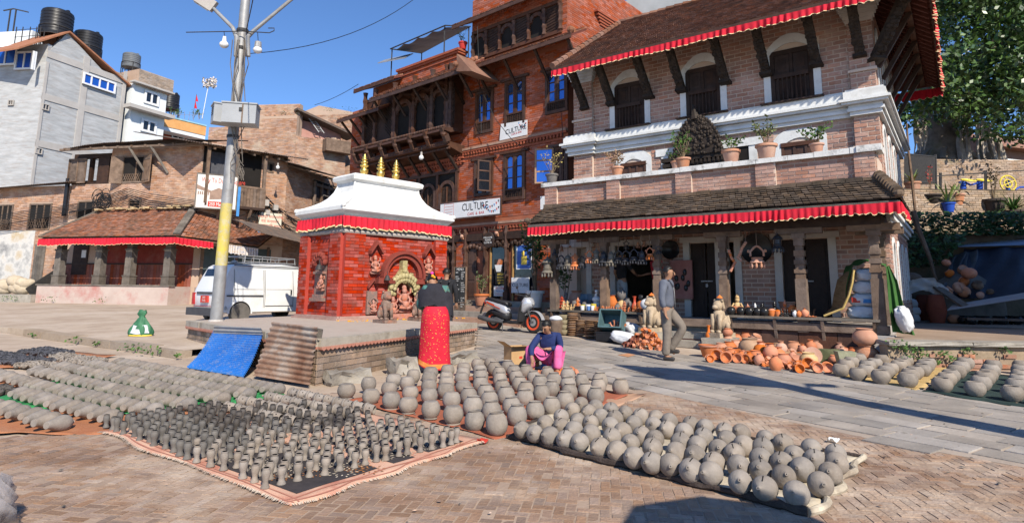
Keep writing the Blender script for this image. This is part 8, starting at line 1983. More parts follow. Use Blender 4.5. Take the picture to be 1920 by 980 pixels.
for i in range(240):
 a=rnd(0,6.28);r_=math.sqrt(rnd(0,1));uu=math.cos(a)*r_*.50;vv=math.sin(a)*r_*.34;z=max(0,(1-r_)*.42)*rnd(.55,1.0);p=hc+BF.U*uu+BF.N*(vv+.25)
 dk=uu<-.12 and z<.2  # darker red for cups low on the left side of the heap
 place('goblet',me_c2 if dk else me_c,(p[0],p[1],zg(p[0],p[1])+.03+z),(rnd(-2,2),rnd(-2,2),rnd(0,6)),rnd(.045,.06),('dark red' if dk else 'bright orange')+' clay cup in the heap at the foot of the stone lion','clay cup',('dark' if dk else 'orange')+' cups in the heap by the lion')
g=G(1215,668);g2_=G(1180,666);MB().add([G(x,y)+(0,0,.022)for x,y in((1158,667),(1178,671),(1192,667),(1178,664))],[(0,1,2,3)]).build('orange_dust',mat('brick_dust',[(.5,.24,.12)],6,.95,0),None,loc=G(1178,667),kind='stuff',label='patch of orange clay dust on the street',cat='dust')
m_lionb=mat('lion_sandstone',[(.36,.27,.18),(.50,.39,.27)],5,.9,.5,30,stain=(.26,.2,.14),samt=.6,sscale=4);m_tika=mat('vermilion',[(.65,.14,.03),(.75,.25,.05)],8,.8,0)
for k,(x,y,lab)in enumerate(((1216,640,'sandstone lion with an orange mark left of the entrance steps'),(1346,652,'sandstone lion with an orange mark right of the entrance steps'))):
 g=G(x,y+4);z0=zg(g[0],g[1]);F=Fr(BF.U[:2],(g[0],g[1],0));rough_block(F,-.3,.3,-.1,.5,z0-.05,z0+.25,.02,5).build('stone_block',m_stone,None,smooth=True,loc=g,label='rough stone block under the %s sandstone lion'%('left' if k==0 else 'right'),cat='stone')
 q=F.p(0,.2,z0+.34);t=lion(q,.74 if k==0 else.72,bz-.35,lab,m_lionb);MB().lathe([(.07,0),(.05,.03),(.001,.07)],8,np.array(q)+(0,-.05,.74)).build('mark',m_tika,t)
for k in range(5):g=G(1206+4*k,636);lath('cup','%s orange cup on the block below the left stone lion'%ordn(k),'clay cup',(g[0]+.02,g[1]-.05,zg(g[0],g[1])+.26),[(.001,0),(.5,0),(1,1),(.9,1),(.001,.4)],.06,m_terra,'cups on the lion block')
def gd(x,y,lift=0):g=G(x,y);return(g[0],g[1],zg(g[0],g[1])+lift)
PL=[(.001,0),(.6,0),(.64,.05),(.96,.95),(1.08,.96),(1.08,1.12),(.92,1.12),(.8,.6),(.001,.5)]
lath('planter','terracotta flower pot at the left end of the spread','planter',gd(1328,668),PL,.2,m_terra,w_=.85)
for k,(x,y)in enumerate(((1330,660),(1348,662))):lath('bottle',('left','right')[k]+' terracotta bottle vase by the right stone lion','vase',gd(x,y-6,.05 if k else.2),VASE2,.3,m_terra)
for k in range(3):lath('pot','%s round pot from the bottom of the pile beside the right lion'%ordn(k),'pot',gd(1366,657,.15*k),ROUND,.105,(m_terrap,m_terrap,m_terra)[k],'pots piled beside the right lion')
big=[(1352,655,.12,m_terrap,ROUND),(1378,652,.14,m_terrap,ROUND),(1388,658,.15,m_greyg,BOWL),(1407,660,.2,m_plate,ROUND),(1400,645,.12,m_terra,ROUND),(1415,648,.12,m_terrap,ROUND),(1440,652,.17,m_plate,BOWL),(1427,668,.15,m_terra,VASE3),(1446,672,.15,m_terra,VASE3),(1458,652,.1,m_plate,ROUND),(1469,645,.11,m_terrap,ROUND),(1489,655,.135,m_terrap,ROUND),(1510,650,.16,m_greyg,VASE1),(1531,655,.15,m_terrap,ROUND),(1531,646,.15,m_tan,BOWL),(1557,655,.19,m_plate,BOWL),(1557,644,.17,m_tan,BOWL),(1484,668,.16,m_plate,BOWL),(1505,672,.17,m_terrap,BOWL),(1470,678,.12,m_terra,ROUND),(1517,680,.14,m_tan,ROUND),(1580,648,.11,m_terrap,ROUND),(1596,650,.18,m_plate,BOWL),(1565,668,.09,m_terra,ROUND),(1565,675,.09,m_terra,ROUND),(1600,632,.15,m_terrap,ROUND),(1600,620,.13,m_terrap,ROUND),(1492,630,.1,m_tan,ROUND),(1455,690,.12,m_terra,VASE3),(1462,672,.12,m_terra,VASE3),(1497,676,.13,m_terra,BOWL),(1390,672,.09,m_terra,VASE3),(1405,676,.1,m_terra,VASE3),(1424,680,.1,m_terra,VASE3),(1478,684,.11,m_terra,BOWL),(1440,662,.11,m_terra,VASE3),(1372,664,.1,m_terra,ROUND),(1383,668,.09,m_terra,BOWL),(1470,662,.14,m_plate,BOWL),(1455,664,.11,m_terrap,ROUND)]
nm_={id(ROUND):'round pot',id(BOWL):'wide bowl',id(VASE3):'lidded jar',id(VASE1):'tall jar'};mn_={id(m_terra):'orange',id(m_terrap):'pale red',id(m_plate):'brown',id(m_greyg):'grey',id(m_tan):'tan'}
r3=random.Random(11)
big=[(x,y,r_*1.12,m,pf)for x,y,r_,m,pf in big]+[(r3.uniform(1345,1612),r3.uniform(644,672),r3.uniform(.09,.145),r3.choice([m_terra,m_terra,m_terra,m_terrap]),r3.choice([ROUND,ROUND,BOWL,VASE3]))for _ in range(44)]
for k,(x,y,r_,m,pf)in enumerate(sorted(big,key=lambda q:q[0])):
 sc_=r_ if pf in(ROUND,BOWL)else r_*2.0;lift=.0 if y>650 else.12
 lath('pot','%s clay %s in the spread, %s counting from the left lion'%(mn_[id(m)],nm_[id(pf)],ordn(k)),'pot',gd(x,y+6,lift),pf,sc_,m,'pots spread before the right counter',None if k%5 else Matrix.Rotation(rnd(.4,1.2),4,(1,.4,0)))
for k,(x,y,z,r_)in enumerate(((1627,680,0,.21),(1625,680,.30,.215))):lath('pot',('lower','upper')[k]+' of two big terracotta pots stacked at the right end','pot',gd(x,y,z),ROUND,r_,m_terrap)
g=gd(1586,688);F=Fr((BF.U*.9+BF.N*.43)[:2],g);MB().prism(F,[(-.10,0),(.10,0),(.15,.27),(-.15,.27)],-.12,.12).build('stone_planter',mat('planter_moss',[(.22,.22,.14),(.34,.33,.22)],4,.9,.3),None,loc=g,label='square tapering stone planter with a mossy face',cat='planter')
g=gd(1545,678);F=Fr(BF.U[:2],(g[0],g[1],0));rough_block(F,-.25,.22,0,.3,g[2]-.02,g[2]+.22,.02).build('stone_block',mat('stone_moss',[(.08,.09,.04),(.16,.16,.08)],4,.95,.4),None,smooth=True,loc=g,label='mossy stone block among the terracotta pots',cat='stone')
lath('plate','large clay plate propped upright before the mossy stone','plate',gd(1525,680,.13),[(.001,.02),(.7,0),(1,.12),(1.04,.16),(.9,.16),(.001,.06)],.15,m_terrap,None,Matrix.Rotation(1.2,4,(1,-.3,0)),20)
g=gd(1663,665);lath('lid','broad tan lid on a bundle at the right end of the spread','lid',(g[0],g[1],g[2]+.17),[(.001,.3),(.25,.26),(.8,.06),(1,0),(.95,-.03),(.001,-.02)],.26,m_tan);MB().ball((g[0],g[1],g[2]+.08),.17,10,7,(1.2,1,.6)).build('plastic_bundle',m_sackw,None,2,g,None,'white and red plastic bundle under the broad tan lid','bundle')
me_n=MB().lathe([(.001,0),(.5,0),(.8,.5),(1.0,1.0),(.9,1.0),(.6,.4),(.001,.2)],14).mesh('cup',m_terra,smooth=True)
for k,(x,y,n,s,a)in enumerate(((1345,676,4,.10,-2.0),(1362,681,4,.10,-1.9),(1384,681,4,.085,-2.2),(1400,682,4,.085,-2.1),(1416,684,3,.08,-2.0),(1500,700,5,.075,-2.0),(1516,693,2,.10,-2.0),(1532,699,6,.085,-1.9),(1553,700,6,.085,-1.9),(1330,680,3,.07,-1.57))):
 g=gd(x,y);t=thing('nested_cups','%s run of nested orange cups lying in the front row of the spread'%ordn(k),'clay cups',g,'nested cups in the front row')
 for i in range(n):o=bpy.data.objects.new('cup',me_n);COL.objects.link(o);o.parent=t;o.rotation_euler=(0,R(78),a+rnd(-.12,.12));o.scale=(s,s,s);o.location=(-math.cos(a)*i*s*.5,-math.sin(a)*i*s*.5,s*.95)
me_d=MB().lathe([(.001,0),(.5,0),(.95,.3),(1.0,.42),(.88,.4),(.4,.12),(.001,.1)],10).mesh('dish',m_terra,smooth=True)
for i in range(170):
 f_=rnd(0,1);x=1398+106*f_;y=676+18*f_+rnd(-7,7);p=gd(x,y);place('dish',me_d,(p[0],p[1],p[2]+.01+rnd(0,.07)),(rnd(-.8,.8),rnd(-.8,.8),rnd(0,6)),rnd(.045,.06),'small orange lamp dish in the loose heap at the street edge','clay dish','small lamp dishes heaped at the street edge')
for i in range(40):x=rnd(1335,1425);y=660+rnd(0,16)+(x-1335)*.06;p=gd(x,y);place('dish',me_d,(p[0],p[1],p[2]+rnd(.02,.1)),(rnd(-.8,.8),rnd(-.8,.8),rnd(0,6)),rnd(.06,.085),'orange saucer among the larger pots of the spread','clay dish','orange saucers among the larger pots')
zc=4.33
for x,lab,h,w_,n,ml,pr in((1157,'dry twiggy plant in a clay pot at the left of the balcony',.45,.32,130,mat('leaf_dry',[(.22,.14,.08),(.33,.2,.12)],4,.8,0,isl=.4),.16),(1281,'tall green creeper in a clay pot left of the carved window',.75,.38,150,m_leaf,.17),(1268,'green plant trailing beside the carved window',.35,.3,80,m_leaf,.13),(1371,'leafy plant in a clay pot right of the carved window',.4,.36,110,m_leaf,.2),(1438,'bushy plant in a clay pot on the balcony coping',.6,.42,170,mat('leaf_olive',[(.10,.13,.04),(.18,.2,.08)],4,.6,0,isl=.4),.22),(1533,'green creeper spilling over the right of the balcony',.5,.4,170,m_leaf,.14)):
 pot_plant(BF.p(bq(x,300,14.12)[0],14.12,zc),lab,pr*1.5,pr,h,w_,n,ml,m_terrap,9,.08)
pot_plant(BF.p(-9.05,14.1,zc),'bare yellowing plant in a round pot at the far left of the balcony',.26,.17,.8,.4,60,mat('leaf_yellow',[(.35,.26,.06),(.45,.36,.12)],4,.7,0,isl=.3),m_greyg,9,.07)
pot_plant(AF.p(aq(903,557,-.75)[0],-.75,1.0-.17+.02),'pink flowering shrub in a clay pot by the cafe steps',.38,.24,.75,.35,200,mat('leaf_pinkish',[(.05,.1,.03),(.09,.15,.04),(.4,.12,.2)],14,.6,0,isl=.4),m_terra,12,.07)
p=AF.p(aq(1003,560,-.9)[0],-.9,.85);t=pot_plant(p,'tall bamboo-like plant in a white pot right of the cafe window',.5,.26,2.4,.5,420,m_leafd,m_whiteg,16,.13)
p=BF.p(bq(1062,560,14.8)[0],14.8,.74);pot_plant(p,'dark leafy plant inside the porch behind the left counter',.3,.18,1.3,.5,220,m_leafd,m_terrap,10,.1)
u,z=aq(1019,380,-1.0);MB().bx(AF,u-.12,u+.15,-1.0,-.97,z-.2,z+.2).build('notice',m_paper,None,loc=AF.p(u,-1,z),label='small white notice board at the left end of the lower roof',cat='notice')
m_vanw=mat('van_white',[(.70,.70,.69),(.77,.77,.76)],1,.32,.01,8,spec=.5,stain=(.5,.46,.4),samt=.45,sscale=1.6);m_rub=m_rubber;m_trim=mat('trim_grey',[(.05,.05,.055),(.08,.08,.085)],4,.6,.05)
m_red=mat('lamp_red',[(.4,.02,.02)],4,.3,0);m_amb=mat('lamp_amber',[(.6,.22,.02)],4,.3,0)
vc=np.array([(419-960)/1132.67*16.0,16.0,0]);vz=zg(0,16)+.15
vaz_=R(37);VF=Fr((math.sin(vaz_),math.cos(vaz_)),(vc[0],vc[1],vz))
van=thing('van','small white delivery van parked behind the shrine with a roof rack','van',(vc[0],vc[1],vz))
prof=[(.10,.28),(.02,.5),(.0,.75),(.06,.95),(.17,1.25),(.30,1.52),(.40,1.58),(1.9,1.62),(2.45,1.58),(2.62,1.5),(3.0,1.02),(3.28,.88),(3.36,.6),(3.33,.28)]
def shell(mb,inset,v0,v1):mb.prism(VF,prof,v0,v1)
W_=1.42;b=MB();rows=[]
for v,e in((0.0,.05),(.04,.012),(.10,0),(W_-.10,0),(W_-.04,.012),(W_,.05)):
 cx_,cz_=1.7,.9;rows.append([VF.p(cx_+(u-cx_)*(1-e*.5),v+(.12*max(0,z-.85)/.75*(1 if v<.7 else-1)),cz_+(z-cz_)*(1-e))for u,z in prof])
k=len(prof);b.add([p for r in rows for p in r],[(i*k+j,i*k+(j+1)%k,(i+1)*k+(j+1)%k,(i+1)*k+j)for i in range(5)for j in range(k)]+[tuple(range(k-1,-1,-1)),tuple(range(5*k,6*k))])
b.build('body',m_vanw,van,smooth=True)
def side(u0,u1,z0,z1,nm,m,off=.004,rad=None):
 sk=lambda z:.12*max(0,z-.85)/.75-off
 mb=MB();P=[VF.p(u,sk(z),z)for u,z in((u0,z0),(u1,z0),(u1-(.02 if z1>1 else 0),z1),(u0+(.06 if z1>1.2 else 0),z1))];n_=VF.N*.012;mb.add(P+[p+n_ for p in P],[(0,1,2,3),(0,4,5,1),(1,5,6,2),(2,6,7,3),(3,7,4,0)]);return mb.build(nm,m,van)
for u in(.42,1.28,1.32,2.2):MB().tube([VF.p(u,.12*max(0,z-.85)/.75-.002,z)for z in(.42,.85,1.45)],.006,4).build('door_seam',m_trim,van)
side(.22,1.26,.72,.76,'rub_strip',m_trim,.012);side(1.34,2.2,.45,.47,'sill_strip',m_trim,.01)
side(.42,1.24,.92,1.42,'side_panel',m_vanw,.008);side(1.36,2.15,.92,1.40,'side_panel',m_vanw,.008);side(2.1,2.14,.78,.9,'door_handle',m_black,.03)
MB().tube([VF.p(u,.07,1.555)for u in(.4,1.2,2.4)],.012,5).build('gutter',m_trim,van)
RFp=lambda u,v,z:VF.p(u,v,z)
rw_=MB();P=[RFp(.115,.2,1.02),RFp(.115,W_-.2,1.02),RFp(.265,W_-.24,1.45),RFp(.265,.24,1.45)];q=VF.U*-.02+np.array([0,0,.012]);rw_.add([p+q for p in P],[(3,2,1,0)]);rw_.build('rear_window',m_dkglass,van)
MB().bx(VF,-.03,.02,.06,.16,.5,.82).build('tail_light',m_red,van);MB().bx(VF,-.03,.02,W_-.16,W_-.06,.5,.82).build('tail_light',m_red,van);MB().bx(VF,-.032,.018,.07,.15,.44,.498).build('tail_light',m_amb,van)
MB().bx(VF,-.03,.01,.3,W_-.3,.78,.84).build('handle_strip',m_trim,van)
np_=MB().bx(VF,-.035,.01,.5,.88,.56,.74).build('number_plate',m_inkred,van)
NF=Fr(tuple(-VF.N[:2]),VF.p(-.036,.69,0))
for s,z in(('बा १',.69),('च ५५',.61)):text(s,.085,m_paper,np_,wallmat(NF,0,-.003,z),'lettering',.001)
MB().bx(VF,-.12,.06,-.03,W_+.03,.22,.42).build('bumper',m_trim,van);MB().bx(VF,-.012,.01,.1,W_-.1,.45,.465).build('red_line',m_red,van)
MB().lathe([(.05,0),(.04,.01),(.001,.012)],12,VF.p(.2,-.01,.42),Matrix.Rotation(math.pi/2,3,'X')).build('fuel_cap',m_steel,van)
for u in(.62,2.72):
 for v in(.02,W_-.02):
  Mw=Matrix(((VF.U[0],0,VF.N[0]),(VF.U[1],0,VF.N[1]),(0,1,0)))
  w_=MB().lathe([(.19,-.06),(.26,-.065),(.275,-.04),(.275,.08),(.25,.1),(.19,.1)],22,VF.p(u,v,.28),Mw).build('tyre',mat('rubber_dusty',[(.10,.09,.08),(.15,.135,.12)],8,.9,.2),van,smooth=True);MB().lathe([(.001,-.05),(.05,-.055),(.08,-.03),(.17,-.03),(.195,-.055),(.195,.05)],18,VF.p(u,v,.28),Mw).build('rim',m_steel,w_,smooth=True)
 ar=MB();ring(VF,u,.30,.30,.345,-.012,.03,-.1,math.pi+.1,14,ar);ar.build('wheel_arch',m_vanw,van);MB().prism(VF,[(u+.3*math.cos(a),.30+.3*math.sin(a))for a in np.linspace(-.15,math.pi+.15,14)],-.003,.0).build('arch_well',m_dark,van)
rk=MB()
for v in(.2,W_-.2):rk.tube([VF.p(.75,v,1.63),VF.p(.77,v,1.83),VF.p(2.3,v,1.80),VF.p(2.33,v,1.63)],.016,5).tube([VF.p(.75,v,1.68),VF.p(2.33,v,1.66)],.012,5)
for u in np.linspace(.76,2.31,7):rk.tube([VF.p(u,.2,1.82),VF.p(u,.2,1.65),VF.p(u,W_-.2,1.65),VF.p(u,W_-.2,1.82)],.010,4)
rk.tube([VF.p(.77,.2,1.83),VF.p(.77,W_-.2,1.83)],.014,5).tube([VF.p(2.3,.2,1.8),VF.p(2.3,W_-.2,1.8)],.014,5).build('roof_rack',m_steel,van)
MB().ball(VF.p(.55,.35,1.66),.07,8,5,(1.3,1,.6)).build('roof_light',m_steel,van)
fw=np.array([.60,15.95]);rwl=np.array([-.44,16.72]);sd_=fw-rwl;wb=np.linalg.norm(sd_)
gzs=zg(0,16.3)+.015;S_=Fr(sd_/wb,(rwl[0],rwl[1],gzs),N=(-sd_[1]/wb,sd_[0]/wb,0))
sc_o=thing('scooter','silver and black scooter with red-rimmed wheels parked by the cafe steps','scooter',(rwl[0],rwl[1],gzs))
sp_=S_.p;m_silver=mat('silver_paint',[(.46,.47,.50),(.54,.55,.58)],2,.28,.01,8,metal=.4);m_sblk=mat('scooter_black',[(.018,.018,.02),(.03,.03,.033)],4,.45,.02);m_sred=mat('wheel_red',[(.62,.08,.03)],4,.4,0)
Mw=Matrix(((S_.U[0],0,S_.N[0]),(S_.U[1],0,S_.N[1]),(0,1,0)))
for u,nm in((0,'rear'),(wb,'front')):
 w_=MB().lathe([(.19,-.045),(.235,-.05),(.262,-.028),(.27,0),(.262,.028),(.235,.05),(.19,.045)],26,sp_(u,0,.27),Mw).build('tyre',m_rubber,sc_o,smooth=True)
 r_=MB().lathe([(.14,-.035),(.15,-.05),(.197,-.053),(.197,.045),(.14,.035),(.14,-.035)],24,sp_(u,0,.27),Mw)
 for k in range(5):a=k*1.2566+.3;r_.beam(sp_(u,0,.27),sp_(u+math.cos(a)*.18,0,.27+math.sin(a)*.18),.035,.03)
 r_.build('rim',m_sred,w_);MB().lathe([(.095,-.052),(.095,-.058),(.03,-.06),(.03,-.052)],20,sp_(u,0,.27),Mw).build('brake_disc',m_steel,w_)
def loft_s(st,nm,m,n=12,smooth=2):
 mb=MB();k=len(st)
 P=[sp_(u+dz*math.sin(2*math.pi*j/n)*0,w_*math.copysign(abs(math.cos(2*math.pi*j/n))**.7,math.cos(2*math.pi*j/n)),z+h*math.copysign(abs(math.sin(2*math.pi*j/n))**.8,math.sin(2*math.pi*j/n)))for(u,z,w_,h)in st for dz in(0,)for j in range(n)]
 mb.add(P,[(i*n+j,i*n+(j+1)%n,(i+1)*n+(j+1)%n,(i+1)*n+j)for i in range(k-1)for j in range(n)]+[tuple(range(n-1,-1,-1)),tuple(range((k-1)*n,k*n))])
 return mb.build(nm,m,sc_o,smooth)
loft_s([(-.34,.80,.03,.03),(-.22,.76,.10,.07),(0,.70,.145,.10),(.25,.62,.15,.13),(.42,.55,.12,.14),(.5,.5,.06,.1)],'tail_panel',m_silver)
loft_s([(-.1,.52,.10,.06),(.1,.47,.12,.09),(.35,.42,.14,.12),(.5,.4,.12,.1)],'side_cover',m_sblk)
loft_s([(-.30,.85,.04,.02),(-.2,.86,.10,.035),(.0,.82,.13,.045),(.22,.78,.14,.05),(.42,.76,.13,.055),(.52,.70,.09,.05)],'seat',m_sblk)
loft_s([(.38,.27,.12,.04),(.6,.25,.15,.045),(.85,.26,.15,.05),(.93,.34,.12,.08)],'footboard',m_sblk)
ap=MB();st=[(.90,.28,.15),(.95,.45,.19),(1.0,.62,.22),(1.07,.78,.20),(1.10,.88,.14)]
P=[]
for u,z,w_ in st:
 for f_ in np.linspace(-1,1,9):P.append(sp_(u+.11*(1-f_*f_),w_*f_,z))
ap.add(P,[(i*9+j,i*9+j+1,(i+1)*9+j+1,(i+1)*9+j)for i in range(4)for j in range(8)]);ap.add([np.array(p)-S_.U*.03 for p in P],[(i*9+j,(i+1)*9+j,(i+1)*9+j+1,i*9+j+1)for i in range(4)for j in range(8)])
ap.build('apron',m_sblk,sc_o,smooth=2)
loft_s([(.94,.58,.10,.10),(1.0,.66,.19,.20),(1.08,.73,.21,.20),(1.18,.77,.17,.14),(1.25,.75,.10,.08),(1.28,.73,.05,.05)],'headlight_cowl',m_silver);MB().ball(sp_(1.26,0,.74),.07,10,7,(.7,1.2,.8)).build('headlight',m_steel,sc_o,smooth=True);MB().bx(S_,1.10,1.2,-.11,.11,.835,.85).build('red_visor',m_sred,sc_o)
loft_s([(.98,.88,.12,.03),(1.04,.94,.14,.05),(1.12,.93,.10,.05),(1.16,.88,.06,.03)],'handle_cowl',m_sblk)
MB().tube([sp_(.93,-.34,.99),sp_(1.02,-.2,.96),sp_(1.04,0,.95),sp_(1.02,.2,.96),sp_(.93,.34,.99)],.018,7).build('handlebar',m_sblk,sc_o)
for s in(-1,1):
 MB().tube([sp_(.99,s*.26,.97),sp_(1.0,s*.32,1.12)],.008,5).build('mirror_stalk',m_sblk,sc_o);MB().ball(sp_(.99,s*.34,1.16),.055,8,6,(.5,1.3,.8)).build('mirror',m_sblk,sc_o)
 MB().tube([sp_(wb-.02,s*.075,.27),sp_(wb-.16,s*.075,.62)],.022,7).build('fork',m_sblk,sc_o)
fd=MB();ring(S_,wb,.27,.29,.30,-.07,.07,.25,2.5,12,fd);fd.build('front_fender',m_silver,sc_o);fd=MB();ring(S_,0,.27,.30,.31,-.07,.07,.9,2.9,10,fd);fd.build('rear_fender',m_sblk,sc_o)
MB().tube([sp_(-.42,-.16,.36),sp_(-.1,-.17,.30),sp_(.15,-.16,.27),sp_(.35,-.12,.25)],[.06,.065,.05,.025],10).build('exhaust',m_trim,sc_o,smooth=True);loft_s([(-.1,.28,.13,.06),(.15,.3,.13,.1),(.38,.28,.1,.06)],'engine',m_trim)
MB().tube([sp_(-.36,0,.76),sp_(-.46,0,.55),sp_(-.5,0,.45)],.03,5).build('plate_holder',m_sblk,sc_o);MB().ball(sp_(-.34,0,.74),.05,8,5,(.7,1.6,.8)).build('tail_lamp',m_red,sc_o)
MB().beam(sp_(.1,-.155,.68),sp_(-.2,-.115,.77),.006,.05).build('red_decal',m_sred,sc_o);MB().beam(sp_(.3,-.158,.6),sp_(.0,-.15,.70),.006,.02).build('red_decal',m_sred,sc_o)
MB().tube([sp_(.35,-.1,.22),sp_(.42,-.2,.02)],.014,5).build('side_stand',m_trim,sc_o)
m_skin=mat('skin',[(.30,.155,.09),(.36,.19,.115)],8,.6,.03);m_hair=mat('hair_black',[(.008,.007,.006),(.02,.017,.015)],20,.45,.2,80)
def skin_mesh(V,E,Rr,name,m,levels=2,root=0):
 me=bpy.data.meshes.new(name);me.from_pydata([tuple(v)for v in V],E,[])
 o=bpy.data.objects.new(name,me);COL.objects.link(o);o.modifiers.new('s','SKIN');sk=me.skin_vertices[0].data
 for i,r in enumerate(Rr):sk[i].radius=r if hasattr(r,'__len__')else(r,r);sk[i].use_root=(i==root)
 sb=o.modifiers.new('u','SUBSURF');sb.levels=levels;sb.render_levels=levels
 n=bpy.data.meshes.new_from_object(o.evaluated_get(bpy.context.evaluated_depsgraph_get()));bpy.data.objects.remove(o)
 n.materials.clear();n.materials.append(m);n.polygons.foreach_set('use_smooth',[True]*len(n.polygons));n.name=name
 return n
class Person:
 def __init__(s,loc,rz,label,J,name='person',hand=True):
  s.J={k:Vector(v)for k,v in J.items()};s.loc=loc;s.rz=rz;V,E,Rr,ix=[],[],[],{}
  def add(k,p,r,to=None):
   ix[k]=len(V);V.append(Vector(p));Rr.append(r)
   if to is not None:E.append((ix[to],ix[k]))
  J=s.J;add('pelvis',J['pelvis'],(.12,.085));add('belly',J['pelvis'].lerp(J['chest'],.5),(.10,.07),'pelvis');add('chest',J['chest'],(.12,.07),'belly');add('neck',J['neck'],.055,'chest')
  h=J['head'];d=(h-J['neck']).normalized();add('jaw',J['neck'].lerp(h,.35)+s.fwd()*.012,(.06,.068),'neck');add('skull',h,(.082,.095),'jaw');add('crown',h+d*.075,(.062,.072),'skull')
  for q in 'LR':
   add('sh'+q,J['sh'+q],.062,'chest');add('el'+q,J['el'+q],.043,'sh'+q);add('wr'+q,J['wr'+q],.028,'el'+q)
   if hand:
    f=(J['wr'+q]-J['el'+q]).normalized();f=s.J.get('hd'+q,J['wr'+q]+f*.08)-J['wr'+q];f.normalize();sd=Vector((1,0,0))-f*f.x
    if sd.length<.1:sd=Vector((0,1,0))-f*f.y
    sd.normalize();nn=f.cross(sd);add('pm'+q,J['wr'+q]+f*.05,(.034,.02),'wr'+q)
    for k,(o_,l)in enumerate(((-.026,.065),(-.009,.075),(.009,.07),(.026,.055))):
     add('f%d%s'%(k,q),J['wr'+q]+f*(.085)+sd*o_,.0095,'pm'+q);add('g%d%s'%(k,q),J['wr'+q]+f*(.085+l*.7)+sd*o_*1.1+nn*.015,.0085,'f%d%s'%(k,q));add('h%d%s'%(k,q),J['wr'+q]+f*(.085+l)+sd*o_+nn*.035,.0075,'g%d%s'%(k,q))
    add('t0'+q,J['wr'+q]+f*.045+sd*.04,.0105,'pm'+q);add('t1'+q,J['wr'+q]+f*.085+sd*.055+nn*.01,.009,'t0'+q)
   add('hp'+q,J['hp'+q],.088,'pelvis');add('kn'+q,J['kn'+q],.055,'hp'+q);add('an'+q,J['an'+q],.036,'kn'+q);add('to'+q,J['to'+q],(.034,.026),'an'+q)
  me=skin_mesh(V,E,Rr,name,m_skin);s.o=bpy.data.objects.new(name,me);COL.objects.link(s.o);s.o.location=[float(a)for a in loc];s.o.rotation_euler.z=rz;tag(s.o,label,'person')
 def fwd(s):return s.J.get('face',Vector((0,-1,0))).normalized()
 def wear(s,name,chain,m,levels=2):
  V=[s.J[k].copy()if isinstance(k,str)else Vector(k)for k,r,p in chain];E=[(p,i)for i,(k,r,p)in enumerate(chain)if p is not None]
  return s.put(name,skin_mesh(V,E,[r for k,r,p in chain],name,m,levels))
 def put(s,name,me):
  o=bpy.data.objects.new(name,me);COL.objects.link(o);o.parent=s.o;return o
 def mb(s,name,b,m,smooth=2):return s.put(name,b.mesh(name,m,(0,0,0),smooth))
 def face(s,hair='short',long=0):
  h=s.J['head'];f=s.fwd();up=(h-s.J['neck']).normalized();f=(f-up*f.dot(up)).normalized();x=f.cross(up)
  c=lambda a,b,d:h+x*a+f*b+up*d
  fb=MB()
  fb.tube([c(0,.075,.03),c(0,.105,-.005),c(0,.112,-.022),c(0,.09,-.032)],[.008,.013,.018,.008],7)
  for q in(-1,1):fb.ball(c(q*.082,-.005,-.005),.026,8,6,(.5,.9,1.2))
  s.mb('nose_and_ears',fb,m_skin)
  ey=MB();mo=MB()
  for q in(-1,1):ey.ball(c(q*.034,.082,.012),.011,8,6);ey.tube([c(q*.018,.09,.032),c(q*.036,.09,.038),c(q*.054,.08,.032)],.0055,5)
  s.mb('eyes',ey,m_hair);mo.tube([c(-.025,.084,-.06),c(0,.094,-.058),c(.025,.084,-.06)],[.003,.007,.003],6);s.mb('mouth',mo,mat('lips',[(.30,.10,.08)],6,.5,0))
  hb=MB();Mh=Matrix((x,f,up)).transposed();P=[];n,mm=16,8
  for j in range(mm+1):
   for i in range(n):
    a=2*math.pi*i/n;fy=math.sin(a);bmin=-.15 if fy<.25 else.55;b_=bmin+(math.pi/2-bmin)*j/mm;rr=1+.05*math.sin(7*a+j)
    P.append(h+Mh@Vector((math.cos(b_)*math.cos(a)*.094*rr,math.cos(b_)*math.sin(a)*.098*rr-.022,math.sin(b_)*.112*rr+.012)))
  hb.add(P,[(j*n+i,j*n+(i+1)%n,(j+1)*n+(i+1)%n,(j+1)*n+i)for j in range(mm)for i in range(n)])
  if hair=='bun':hb.ball(c(0,-.11,.01),.055,10,7)
  if hair=='top':hb.ball(c(0,-.07,.09),.05,10,7)
  s.mb('hair',hb,m_hair)
def shoes(P,m,r=(.045,.035)):
 for q in 'LR':
  a,t=P.J['an'+q],P.J['to'+q];d=(t-a);d.z=0;d=d.normalized()if d.length>.01 else Vector((0,-1,0));b=a.copy();b.z=a.z-.045
  P.wear('shoe',[(b-d*.05,.042,None),(b+d*.06,.045,0),(b+d*.17,.036,1)],m)
g=G(1253,676);yaw=R(62)
J=dict(pelvis=(0,0,.93),chest=(0,-.01,1.28),neck=(0,-.03,1.47),head=(0,-.055,1.60),face=(.18,-1,0),shL=(.19,0,1.40),elL=(.25,.05,1.12),wrL=(.23,-.06,.90),shR=(-.19,0,1.40),elR=(-.245,.03,1.13),wrR=(-.235,-.02,.89),hpL=(.10,0,.90),knL=(.11,-.27,.58),anL=(.11,-.02,.20),toL=(.12,-.10,.10),hpR=(-.10,0,.90),knR=(-.10,-.02,.48),anR=(-.10,.02,.085),toR=(-.10,-.13,.03))
P=Person((g[0],g[1],g[2]+.01),yaw,'man in a grey zip jacket and khaki trousers walking to the right past the steps',J)
P.face();m_jack=mat('jacket_grey',[(.095,.105,.135),(.135,.147,.18)],4,.8,.8,8);m_kh=mat('trousers_khaki',[(.165,.135,.11),(.225,.188,.153)],4,.85,.8,8);m_shoe=mat('shoe_dark',[(.025,.022,.022),(.05,.045,.045)],8,.6,.1)
